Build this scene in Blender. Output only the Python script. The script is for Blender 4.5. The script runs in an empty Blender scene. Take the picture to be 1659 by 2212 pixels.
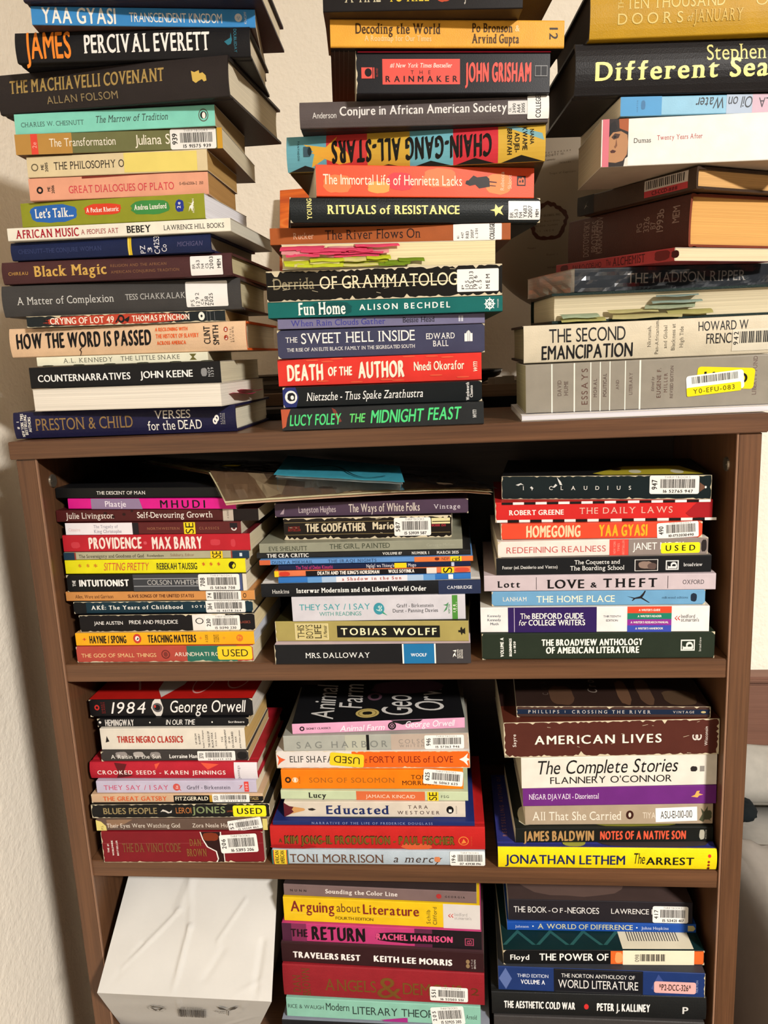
import bpy, bmesh, math, random
from math import radians as rad, sin, cos, pi
from mathutils import Vector, Matrix
random.seed(7)
SC = bpy.context.scene
COL = SC.collection

# ------------------------------------------------------------------ camera
def cam_matrix(p, yaw, pitch, roll):
    Rz = Matrix.Rotation(yaw, 3, 'Z'); Rx = Matrix.Rotation(pitch, 3, 'X'); Ry = Matrix.Rotation(roll, 3, 'Y')
    M = Rz @ Rx @ Ry                                   # columns: right, forward, up
    r, f, u = M.col[0], M.col[1], M.col[2]
    R = Matrix((r, u, -f)).transposed()
    return Matrix.Translation(p) @ R.to_4x4()
cd = bpy.data.cameras.new('camera'); cam = bpy.data.objects.new('camera', cd); COL.objects.link(cam)
cam.matrix_world = cam_matrix(Vector((0.08692, -0.76214, 0.08400)), 0.100803, -0.194913, 0.047719)
cd.sensor_fit = 'VERTICAL'; cd.sensor_height = 24.0; cd.lens = 24.0 * 1661.13 / 2212.0
cd.clip_start = 0.02; cd.clip_end = 50
SC.camera = cam

# ------------------------------------------------------------------ world, lamp, exposure
w = bpy.data.worlds.new('room_ambient'); SC.world = w; w.use_nodes = True
bg = w.node_tree.nodes['Background']; bg.inputs[0].default_value = (1.0, .95, .88, 1); bg.inputs[1].default_value = 0.03
SC.view_settings.view_transform = 'Standard'; SC.view_settings.look = 'None'
SC.view_settings.exposure = 0.0; SC.view_settings.gamma = 1.0
SC.view_settings.use_curve_mapping = False
ld = bpy.data.lights.new('ceiling_lamp', 'AREA'); ld.shape = 'DISK'; ld.size = .44; ld.energy = 445; ld.color = (1.0, .96, .91)   # flush ceiling light, facing down
lo = bpy.data.objects.new('ceiling_lamp', ld); COL.objects.link(lo); lo.location = (1.98, -2.62, 1.52)

# ------------------------------------------------------------------ colours and materials
def lin(h, k=1.0):
    if len(h) == 3: h = ''.join(c + c for c in h)
    c = [int(h[i:i + 2], 16) / 255 for i in (0, 2, 4)]
    return tuple(((x / 12.92) if x <= .04045 else ((x + .055) / 1.055) ** 2.4) * k for x in c) + (1,)
MATS = {}
def mat(key, h, rough=.45, bump=0.0, bscale=600, spec=.15, mottle=.06, mscale=60, metal=0):
    k = (key, h)
    if k in MATS: return MATS[k]
    m = bpy.data.materials.new(key + '_' + h); m.use_nodes = True
    nt = m.node_tree; b = nt.nodes['Principled BSDF']
    b.inputs['Roughness'].default_value = rough; b.inputs['Specular IOR Level'].default_value = spec
    b.inputs['Metallic'].default_value = metal
    c = lin(h, .80)
    if mottle:
        tc = nt.nodes.new('ShaderNodeTexCoord'); n = nt.nodes.new('ShaderNodeTexNoise'); n.inputs['Scale'].default_value = mscale
        n.inputs['Detail'].default_value = 4
        nt.links.new(tc.outputs['Object'], n.inputs['Vector'])
        r = nt.nodes.new('ShaderNodeMapRange'); r.inputs['From Min'].default_value = .3; r.inputs['From Max'].default_value = .7
        r.inputs['To Min'].default_value = 1 - mottle; r.inputs['To Max'].default_value = 1 + mottle
        nt.links.new(n.outputs['Fac'], r.inputs['Value'])
        mx = nt.nodes.new('ShaderNodeVectorMath'); mx.operation = 'SCALE'; mx.inputs[0].default_value = c[:3]
        nt.links.new(r.outputs[0], mx.inputs['Scale']); nt.links.new(mx.outputs[0], b.inputs['Base Color'])
    else:
        b.inputs['Base Color'].default_value = c
    if bump:
        tc = nt.nodes.new('ShaderNodeTexCoord'); n = nt.nodes.new('ShaderNodeTexNoise'); n.inputs['Scale'].default_value = bscale
        nt.links.new(tc.outputs['Object'], n.inputs['Vector'])
        bp = nt.nodes.new('ShaderNodeBump'); bp.inputs['Strength'].default_value = bump; bp.inputs['Distance'].default_value = .0006
        nt.links.new(n.outputs['Fac'], bp.inputs['Height']); nt.links.new(bp.outputs[0], b.inputs['Normal'])
    MATS[k] = m
    return m
def page_mat(h):
    k = ('pages', h)
    if k in MATS: return MATS[k]
    m = bpy.data.materials.new('pages_' + h); m.use_nodes = True; nt = m.node_tree; b = nt.nodes['Principled BSDF']
    b.inputs['Roughness'].default_value = .85; b.inputs['Specular IOR Level'].default_value = .1
    tc = nt.nodes.new('ShaderNodeTexCoord'); mp = nt.nodes.new('ShaderNodeMapping'); mp.inputs['Scale'].default_value = (4, 4, 1500)
    nt.links.new(tc.outputs['Object'], mp.inputs['Vector'])
    n = nt.nodes.new('ShaderNodeTexNoise'); n.inputs['Scale'].default_value = 1; n.inputs['Detail'].default_value = 3
    nt.links.new(mp.outputs[0], n.inputs['Vector'])
    r = nt.nodes.new('ShaderNodeMapRange'); r.inputs['From Min'].default_value = .3; r.inputs['From Max'].default_value = .7
    r.inputs['To Min'].default_value = .80; r.inputs['To Max'].default_value = 1.06
    nt.links.new(n.outputs['Fac'], r.inputs['Value'])
    mx = nt.nodes.new('ShaderNodeVectorMath'); mx.operation = 'SCALE'; mx.inputs[0].default_value = lin(h, .86)[:3]
    nt.links.new(r.outputs[0], mx.inputs['Scale']); nt.links.new(mx.outputs[0], b.inputs['Base Color'])
    bp = nt.nodes.new('ShaderNodeBump'); bp.inputs['Strength'].default_value = .5; bp.inputs['Distance'].default_value = .0004
    nt.links.new(n.outputs['Fac'], bp.inputs['Height']); nt.links.new(bp.outputs[0], b.inputs['Normal'])
    MATS[k] = m
    return m
def wood_mat(name, axis, h1='61412a', h2='452d1d', rough=.38):
    m = bpy.data.materials.new(name); m.use_nodes = True; nt = m.node_tree; b = nt.nodes['Principled BSDF']
    tc = nt.nodes.new('ShaderNodeTexCoord'); mp = nt.nodes.new('ShaderNodeMapping')
    s = [420, 420, 420]; s[axis] = 7
    mp.inputs['Scale'].default_value = s
    nt.links.new(tc.outputs['Object'], mp.inputs['Vector'])
    n = nt.nodes.new('ShaderNodeTexNoise'); n.inputs['Scale'].default_value = 1; n.inputs['Detail'].default_value = 5; n.inputs['Roughness'].default_value = .65
    nt.links.new(mp.outputs[0], n.inputs['Vector'])
    mp2 = nt.nodes.new('ShaderNodeMapping'); s2 = [40, 40, 40]; s2[axis] = 1.6; mp2.inputs['Scale'].default_value = s2
    nt.links.new(tc.outputs['Object'], mp2.inputs['Vector'])
    n2 = nt.nodes.new('ShaderNodeTexNoise'); n2.inputs['Scale'].default_value = 1; nt.links.new(mp2.outputs[0], n2.inputs['Vector'])
    ad = nt.nodes.new('ShaderNodeMath'); ad.operation = 'MULTIPLY_ADD'; ad.inputs[1].default_value = .5
    nt.links.new(n2.outputs['Fac'], ad.inputs[0]); 
    hf = nt.nodes.new('ShaderNodeMath'); hf.operation = 'MULTIPLY'; hf.inputs[1].default_value = .5
    nt.links.new(n.outputs['Fac'], hf.inputs[0]); nt.links.new(hf.outputs[0], ad.inputs[2])
    cr = nt.nodes.new('ShaderNodeValToRGB'); cr.color_ramp.elements[0].position = .36; cr.color_ramp.elements[1].position = .60
    cr.color_ramp.elements[0].color = lin(h2); cr.color_ramp.elements[1].color = lin(h1)
    nt.links.new(ad.outputs[0], cr.inputs['Fac']); nt.links.new(cr.outputs[0], b.inputs['Base Color'])
    b.inputs['Roughness'].default_value = rough; b.inputs['Specular IOR Level'].default_value = .35
    bp = nt.nodes.new('ShaderNodeBump'); bp.inputs['Strength'].default_value = .25; bp.inputs['Distance'].default_value = .0003
    nt.links.new(n.outputs['Fac'], bp.inputs['Height']); nt.links.new(bp.outputs[0], b.inputs['Normal'])
    return m
def wall_mat(name, h, s=75, strength=.9):
    m = bpy.data.materials.new(name); m.use_nodes = True; nt = m.node_tree; b = nt.nodes['Principled BSDF']
    b.inputs['Base Color'].default_value = lin(h, .95); b.inputs['Roughness'].default_value = .7; b.inputs['Specular IOR Level'].default_value = .25
    tc = nt.nodes.new('ShaderNodeTexCoord'); n = nt.nodes.new('ShaderNodeTexNoise'); n.inputs['Scale'].default_value = s * 2.2; n.inputs['Detail'].default_value = 3
    n2 = nt.nodes.new('ShaderNodeTexNoise'); n2.inputs['Scale'].default_value = s * .8
    nt.links.new(tc.outputs['Object'], n.inputs['Vector']); nt.links.new(tc.outputs['Object'], n2.inputs['Vector'])
    ad = nt.nodes.new('ShaderNodeMath'); nt.links.new(n.outputs['Fac'], ad.inputs[0]); nt.links.new(n2.outputs['Fac'], ad.inputs[1])
    bp = nt.nodes.new('ShaderNodeBump'); bp.inputs['Strength'].default_value = strength; bp.inputs['Distance'].default_value = .0011
    nt.links.new(ad.outputs[0], bp.inputs['Height']); nt.links.new(bp.outputs[0], b.inputs['Normal'])
    return m

# ------------------------------------------------------------------ mesh helpers
def link(name, me, parent=None, kind=None):
    o = bpy.data.objects.new(name, me); COL.objects.link(o)
    if parent is not None: o.parent = parent
    if kind: o['kind'] = kind
    return o
def tag(o, label, cat, group=None):
    o['label'] = label; o['category'] = cat
    if group: o['group'] = group
    return o
def empty(name, loc=(0, 0, 0), M=None):
    o = bpy.data.objects.new(name, None); COL.objects.link(o); o.empty_display_size = .02
    if M is not None: o.matrix_world = M
    else: o.location = loc
    return o
def mesh_from(name, verts, faces, mats, midx=None, smooth=False):
    me = bpy.data.meshes.new(name); me.from_pydata(verts, [], faces)
    for m in mats: me.materials.append(m)
    if midx: me.polygons.foreach_set('material_index', midx)
    if smooth: me.polygons.foreach_set('use_smooth', [True] * len(me.polygons))
    me.update()
    return me
def bm_obj(name, bm, m, parent=None, smooth=False, bevel=0, seg=2, kind=None):
    if bevel:
        bmesh.ops.bevel(bm, geom=bm.edges[:], offset=bevel, segments=seg, affect='EDGES', clamp_overlap=True)
    me = bpy.data.meshes.new(name); bm.to_mesh(me); bm.free()
    for x in (m if isinstance(m, (list, tuple)) else [m]): me.materials.append(x)
    if smooth: me.polygons.foreach_set('use_smooth', [True] * len(me.polygons))
    return link(name, me, parent, kind)
def box(bm, x0, x1, y0, y1, z0, z1):
    v = [bm.verts.new(p) for p in ((x0, y0, z0), (x1, y0, z0), (x1, y1, z0), (x0, y1, z0), (x0, y0, z1), (x1, y0, z1), (x1, y1, z1), (x0, y1, z1))]
    for f in ((3, 2, 1, 0), (4, 5, 6, 7), (0, 1, 5, 4), (1, 2, 6, 5), (2, 3, 7, 6), (3, 0, 4, 7)): bm.faces.new([v[i] for i in f])

# ------------------------------------------------------------------ glyphs: built-in font, with slab serifs added in mesh for the serif faces
CHARS = set('HxloABCDEFGHIJKLMNOPQRSTUVWXYZabcdefghijklmnopqrstuvwxyz0123456789-,./')
GL = {}
def load_glyphs():
    styles = {'s': 0.0}
    tmp = []
    for st, off in styles.items():
        for ch in CHARS:
            c = bpy.data.curves.new('g', 'FONT'); c.body = ch; c.resolution_u = 4
            o = bpy.data.objects.new('g', c); COL.objects.link(o); tmp.append((st, ch, o, c))
    bpy.context.view_layer.update()
    dg = bpy.context.evaluated_depsgraph_get()
    for st, ch, o, c in tmp:
        ev = o.evaluated_get(dg); me = ev.to_mesh()
        vs = [(v.co.x, v.co.y) for v in me.vertices]; fs = [tuple(p.vertices) for p in me.polygons]
        cnt = {}
        for f in fs:
            for a, b in zip(f, f[1:] + f[:1]): cnt[(min(a, b), max(a, b))] = cnt.get((min(a, b), max(a, b)), 0) + 1
        ed = [e for e, n in cnt.items() if n == 1]
        ev.to_mesh_clear()
        GL[(st, ch)] = (vs, fs, ed)
    for st, ch, o, c in tmp:
        bpy.data.objects.remove(o); bpy.data.curves.remove(c)
    H = GL[('s', 'H')]; cap = max(v[1] for v in H[0]); X = max(v[1] for v in GL[('s', 'x')][0])
    asc = max(v[1] for v in GL[('s', 'l')][0])
    def serifed(src, w):
        vs, fs, ed = src; vs = [(v[0], v[1], 0) for v in vs]; fs = list(fs)
        for a, b in ed:
            p, q = src[0][a], src[0][b]
            if abs(p[1] - q[1]) > .004: continue
            L = abs(p[0] - q[0]); y = (p[1] + q[1]) / 2
            lv = None
            for t, s in ((0, 1), (cap, -1), (X, -1), (asc, -1)):
                if abs(y - t) < .02 + w: lv = s
            if lv is None or L < .03 or L > .20 + w: continue
            x0, x1 = min(p[0], q[0]) - .07, max(p[0], q[0]) + .07
            n = len(vs); h = .038 + w * .6
            vs += [(x0, y, 1), (x1, y, 1), (x1 - .03, y + lv * h, 1), (x0 + .03, y + lv * h, 1)]
            fs.append((n, n + 1, n + 2, n + 3) if lv > 0 else (n + 3, n + 2, n + 1, n))
        return vs, fs, ed
    def fat(src, ws):
        vs, fs, ed = src; V = []; F = []
        for k, w in enumerate(ws):
            n = len(V); V += [(v[0] + w, v[1] + (w * .35 if abs(w) > .001 else 0), (v[2] if len(v) > 2 else 0) + 2 * k) for v in vs]; F += [tuple(i + n for i in f) for f in fs]
        return V, F, ed
    for ch in CHARS:
        GL[('b', ch)] = fat(GL[('s', ch)], (0, .022, -.022)); GL[('x', ch)] = fat(GL[('s', ch)], (0, .03, -.03, .06, -.06))
        GL[('f', ch)] = serifed(GL[('s', ch)], 0) if ch.isalnum() else GL[('s', ch)]
        GL[('fb', ch)] = fat(GL[('f', ch)], (0, .02, -.02, .04))
    return cap
CAP = 1.0
TXT = {}
def text2d(s, st, asp=0):
    """outline of a line of text: verts scaled so cap height = 1 and width = 1; asp is the wanted width over cap height.
    A line set wider than its natural width is letter-spaced, a narrower one condensed"""
    if asp and len(s) > 1:
        V0, _ = text2d(s, st); nat = TXT[(s, st, 0)][2]; need = asp * CAP
        tr = max(0, (need - nat * 1.04) / (len(s) - 1 + .0))
        tr = round(min(tr, 2.0), 2)
    else: tr = 0
    key = (s, st, tr)
    if key in TXT: return TXT[key][:2]
    if 'c' in st: face = 'fb' if 'f' in st else ('x' if 'b' in st else 'b')
    else: face = ('fb' if 'b' in st else 'f') if 'f' in st else ('b' if 'b' in st else 's')
    sh = .24 if 'i' in st else 0
    V, F = [], []; x = 0
    for ch in s:
        if ch == ' ': x += .30 + tr; continue
        vs, fs, _ = GL.get((face, ch), GL[(face, 'o')])
        if not vs: x += .3; continue
        mn = min(v[0] for v in vs); mx = max(v[0] for v in vs)
        n = len(V); gap = .075 if 'f' not in st else .045
        V += [(x + v[0] - mn + sh * v[1], v[1], v[2] if len(v) > 2 else 0) for v in vs]; F += [tuple(i + n for i in f) for f in fs]
        x += mx - mn + gap + tr
    mn = min(v[0] for v in V); mx = max(v[0] for v in V); wid = mx - mn
    V = [((v[0] - mn) / (mx - mn), v[1] / CAP, v[2]) for v in V]
    TXT[key] = (V, F, wid)
    return V, F

class Flat:
    """flat print collected in (u, v, layer) metres, split by colour"""
    def __init__(s): s.V = []; s.F = []; s.C = []; s.cols = []; s.lay = 0; s.last = None
    def ci(s, c):
        if c not in s.cols: s.cols.append(c)
        return s.cols.index(c)
    def add(s, V, F, c, kind):
        if (kind, c) != s.last: s.lay += 1; s.last = (kind, c)
        n = len(s.V); s.V += [(q[0], q[1], s.lay + (q[2] * .4 if len(q) > 2 else 0)) for q in V]
        if kind == 't' and V and len(V[0]) > 2: s.lay += 3
        for f in F:
            f = [i + n for i in f]
            s.F.append(f); s.C.append(s.ci(c))
def rotp(P, cx, cy, a):
    a = rad(a); return [(cx + (q[0] - cx) * cos(a) - (q[1] - cy) * sin(a), cy + (q[0] - cx) * sin(a) + (q[1] - cy) * cos(a)) + tuple(q[2:]) for q in P]
def put_text(fl, s, x0, x1, y0, y1, c, st, rot=0):
    V, F = text2d(s, st, abs((x1 - x0) / (y1 - y0)) if rot in (0, 180) else abs((y1 - y0) / (x1 - x0)))
    if rot == 0: P = [(x0 + v[0] * (x1 - x0), y0 + v[1] * (y1 - y0), v[2]) for v in V]
    elif rot == 180: P = [(x1 - v[0] * (x1 - x0), y1 - v[1] * (y1 - y0), v[2]) for v in V]
    elif rot == 90: P = [(x1 - v[1] * (x1 - x0), y0 + v[0] * (y1 - y0), v[2]) for v in V]
    elif rot == -90: P = [(x0 + v[1] * (x1 - x0), y1 - v[0] * (y1 - y0), v[2]) for v in V]
    fl.add(P, F, c, 't')
def rrect(x0, x1, y0, y1, r):
    P = []
    for cx, cy, a0 in ((x1 - r, y0 + r, -90), (x1 - r, y1 - r, 0), (x0 + r, y1 - r, 90), (x0 + r, y0 + r, 180)):
        for k in range(4):
            a = rad(a0 + k * 30); P.append((cx + r * cos(a), cy + r * sin(a)))
    return P
def barcode(fl, x0, x1, y0, y1, rot=0, c='1a1a1a', cx=0, cy=0, seed=1):
    rn = random.Random(seed); x = x0; V = []; F = []
    while x < x1:
        wd = rn.choice((.25, .35, .5, .8)) * .0011
        xe = min(x + wd, x1); n = len(V)
        V += rotp([(x, y0), (xe, y0), (xe, y1), (x, y1)], cx, cy, rot); F.append((n, n + 1, n + 2, n + 3))
        x = xe + rn.choice((.3, .45, .6)) * .0010
    fl.add(V, F, c, 'bar')
def draw(fl, it, W, t):
    """one print item; u, v are fractions of the face"""
    k = it[0]
    if k == 't':
        _, s, u0, u1, v0, v1, c, st, rot = it; put_text(fl, s, u0 * W, u1 * W, v0 * t, v1 * t, c, st, rot); return
    if k == 'r':
        _, u0, u1, v0, v1, c, rot = it
        P = [(u0 * W, v0 * t), (u1 * W, v0 * t), (u1 * W, v1 * t), (u0 * W, v1 * t)]
        if rot: P = rotp(P, (u0 + u1) / 2 * W, (v0 + v1) / 2 * t, rot)
        fl.add(P, [(0, 1, 2, 3)], c, 'r'); return
    if k == 'e':
        _, u0, u1, v0, v1, c = it; n = 20
        P = [((u0 + u1) / 2 * W + (u1 - u0) / 2 * W * cos(2 * pi * i / n), (v0 + v1) / 2 * t + (v1 - v0) / 2 * t * sin(2 * pi * i / n)) for i in range(n)]
        fl.add(P, [tuple(range(n))], c, 'e'); return
    if k == 'o':
        _, u0, u1, v0, v1, c, wd = it; n = 22; P = []
        for r in (1, 1 - wd * 2):
            P += [((u0 + u1) / 2 * W + r * (u1 - u0) / 2 * W * cos(2 * pi * i / n), (v0 + v1) / 2 * t + r * (v1 - v0) / 2 * t * sin(2 * pi * i / n)) for i in range(n)]
        fl.add(P, [(i, (i + 1) % n, n + (i + 1) % n, n + i) for i in range(n)], c, 'o'); return
    if k == 'p':
        P = [(u * W, v * t) for u, v in it[1]]
        ar = sum(P[i - 1][0] * P[i][1] - P[i][0] * P[i - 1][1] for i in range(len(P)))
        if ar < 0: P = P[::-1]
        from mathutils.geometry import tessellate_polygon
        tr = tessellate_polygon([[Vector((x, y, 0)) for x, y in P]])
        F = []
        for a, b, c_ in tr:
            ar = (P[b][0] - P[a][0]) * (P[c_][1] - P[a][1]) - (P[c_][0] - P[a][0]) * (P[b][1] - P[a][1])
            F.append((a, b, c_) if ar > 0 else (a, c_, b))
        fl.add(P, F, it[2], 'p'); return
    if k == 'w':
        _, u0, u1, v0, v1, c = it; n = 22; rn = random.Random(int(u0 * 9999) + int(v0 * 77))
        P = []
        for i in range(n):
            a = 2 * pi * i / n; ca, sa = cos(a), sin(a)
            m = (abs(ca) ** 3 + abs(sa) ** 3) ** (-1 / 3) * (.88 + .12 * rn.random())
            P.append(((u0 + u1) / 2 * W + (u1 - u0) / 2 * W * ca * m, (v0 + v1) / 2 * t + (v1 - v0) / 2 * t * sa * m))
        cx, cy = (u0 + u1) / 2 * W, (v0 + v1) / 2 * t
        P.append((cx, cy)); fl.add(P, [(i, (i + 1) % n, n) for i in range(n)], c, 'w'); return
def sticker(fl, it, W, t):
    k = it[0]
    it = list(it); it[3] = max(it[3], .006); it[4] = min(it[4], .994); it = tuple(it)
    if k == 'TB':
        _, u0, u1, v0, v1, big, num, rot, hdr = it
        x0, x1, y0, y1 = u0 * W, u1 * W, v0 * t, v1 * t; cx, cy = (x0 + x1) / 2, (y0 + y1) / 2; w, h = x1 - x0, y1 - y0
        fl.add(rotp(rrect(x0, x1, y0, y1, min(w, h) * .10), cx, cy, rot), [tuple(range(16))], 'ebe8e2', 's')
        def tx(s, a, b, c, d, col, st, r=0):
            f2 = Flat(); put_text(f2, s, x0 + a * w, x0 + b * w, y0 + c * h, y0 + d * h, col, st, r)
            fl.add(rotp([(p[0], p[1], (p[2] - 1) / .4) for p in f2.V], cx, cy, rot), f2.F, col, 't')
        top = .80 if hdr else .86
        tx('THRIFTBOOKS', .30, .82, .85 if hdr else .89, .96 if hdr else .99, '77736e', 's')
        bot = .28 if num else .06
        barcode(fl, x0 + .22 * w, x0 + .92 * w, y0 + (bot + .04) * h, y0 + top * h, rot, '2a2826', cx, cy, hash_s(big + num))
        tx(big, .045, .155, .24, .78, '2a2826', 'sb', 90)
        if num: tx(num, .28, .88, .07, .23, '2a2826', 'sb')
    elif k == 'US':
        _, u0, u1, v0, v1, s, rot, col, st, r = it
        x0, x1, y0, y1 = u0 * W, u1 * W, v0 * t, v1 * t; cx, cy = (x0 + x1) / 2, (y0 + y1) / 2; w, h = x1 - x0, y1 - y0
        big = rot if abs(rot) < 60 or abs(rot) > 120 else 0
        rr = rot - 180 if rot > 120 else (0 if big == 0 else rot)
        fl.add(rotp(rrect(x0, x1, y0, y1, min(w, h) * (.16 if r else .02)), cx, cy, rr), [tuple(range(16))], col, 's')
        if not s: return
        if s == '|': barcode(fl, x0 + .1 * w, x1 - .1 * w, y0 + .55 * h, y1 - .08 * h, rr, '1a1a1a', cx, cy, 5); return
        f2 = Flat()
        if 60 < rot < 120: put_text(f2, s, x0 + .15 * w, x1 - .15 * w, y0 + .04 * h, y1 - .04 * h, '1c1a10', st, 90)
        else: put_text(f2, s, x0 + .12 * w, x1 - .12 * w, y0 + .24 * h, y1 - .24 * h, '1c1a10', st, 180 if rot > 120 else 0)
        fl.add(rotp([(p[0], p[1], (p[2] - 1) / .4) for p in f2.V], cx, cy, rr), f2.F, '1c1a10', 't')
    elif k == 'CL':
        _, u0, u1, v0, v1, lines, rot, col = it
        x0, x1, y0, y1 = u0 * W, u1 * W, v0 * t, v1 * t; w, h = x1 - x0, y1 - y0
        fl.add(rrect(x0, x1, y0, y1, min(w, h) * .05), [tuple(range(16))], col, 's')
        th = .0024 if len(lines) > 1 else .0044
        for s, xp, a, b in lines:
            hh = min(max((min(y0 + b * h, t) - (y0 + a * h)) / (.74 * max(len(s), 2)), .0018), .0038) if s != 'COLLEGE' else .0046
            put_text(fl, s, x0 + xp * w - hh / 2, x0 + xp * w + hh / 2, y0 + a * h, min(y0 + b * h, t * 1.0), '1e1c1c', 's' if s != 'COLLEGE' else 'sb', 90)
def hash_s(s): return sum((i + 1) * ord(c) for i, c in enumerate(s))
def flat_obj(name, fl, parent, place, rows=0, t=1, mkey='print', rough=.42):
    """place(u, v, layer) -> xyz"""
    bm = bmesh.new(); vs = [bm.verts.new((u, v, l)) for u, v, l in fl.V]
    for f, c in zip(fl.F, fl.C):
        try: fc = bm.faces.new([vs[i] for i in f]); fc.material_index = c
        except ValueError: pass
    if rows:
        for k in range(1, rows):
            bmesh.ops.bisect_plane(bm, geom=bm.verts[:] + bm.edges[:] + bm.faces[:], plane_co=(0, t * k / rows, 0), plane_no=(0, 1, 0))
    for v in bm.verts: v.co = place(*v.co)
    me = bpy.data.meshes.new(name); bm.to_mesh(me); bm.free()
    for c in fl.cols: me.materials.append(mat(mkey, c, rough, mottle=0.03))
    return link(name, me, parent)

# ------------------------------------------------------------------ books
WORN = 'cdc0a2'
def wear_items(code, W, t, seed):
    rn = random.Random(seed); out = []
    hv = 'x' in code
    def strip(edge):
        L = W if edge in 'tb' else t; n = max(6, int(L / .0028)); dep = (.0016 if hv else .0008)
        pts = [(0, 0)]; outp = []
        for i in range(n + 1):
            d = dep * rn.random() ** 3 * 1.6 + (.0005 if hv else .0002)
            if rn.random() < .08: d *= 2
            outp.append((i / n * L, d))
        poly = [(0, 0), (L, 0)] + outp[::-1]
        f = {'t': lambda a, d: (a, t - d), 'b': lambda a, d: (a, d), 'l': lambda a, d: (d, a), 'r': lambda a, d: (W - d, a)}[edge]
        return [f(*p) for p in poly]
    for e in 'tblr':
        if e in code: out.append(('worn_edge', [strip(e)]))
    if 'c' in code:
        for cx, cy in ((0, 0), (0, t), (W, 0), (W, t)):
            a, b = .001 + rn.random() * .003, .001 + rn.random() * .002
            sx = 1 if cx == 0 else -1; sy = 1 if cy == 0 else -1
            out.append(('scuffed_corner', [[(cx, cy), (cx + sx * a, cy), (cx + sx * a * .5, cy + sy * b * .4), (cx + sx * .0006, cy + sy * b), (cx, cy + sy * b)]]))
    if hv:
        sc_ = []
        for _ in range(26):
            x, y = rn.random() * (W - .009) + .001, rn.random() * (t - .003) + .001; l = .001 + rn.random() * .006; a = rn.random() * .7 - .35
            sc_.append([(x, y), (x + l, y + l * a), (x + l, y + l * a + .0003), (x, y + .0004)])
        out += [('scratch', [q]) for q in sc_[:10]]
    return out
def profile(W, t, D, ty, bulge):
    """outer cover outline in (y, z), from back cover fore edge round the spine to the front cover fore edge"""
    P = []
    r = .0009 if ty == 'pb' else .0016
    def arc(cx, cz, a0, a1, n):
        return [(cx + r * cos(rad(a0 + (a1 - a0) * k / n)), cz + r * sin(rad(a0 + (a1 - a0) * k / n))) for k in range(n + 1)]
    P.append((D, 0, 'b'))
    if ty == 'hc': P += [(.0105, 0, 'b'), (.0085, .0007, 'b'), (.0060, .0007, 'b'), (.0045, 0, 'b')]
    P += [(y, z, 's') for y, z in arc(r, r, 270, 180, 3)]
    n = 8 if bulge > 0 else 1
    for k in range(1, n):
        v = k / n; P.append((-bulge * t * 4 * v * (1 - v), r + (t - 2 * r) * v, 's'))
    P += [(y, z, 's') for y, z in arc(r, t - r, 180, 90, 3)]
    if ty == 'hc': P += [(.0045, t, 't'), (.0060, t - .0007, 't'), (.0085, t - .0007, 't'), (.0105, t, 't')]
    P.append((D, t, 't'))
    return P
ENDS = {}
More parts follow.
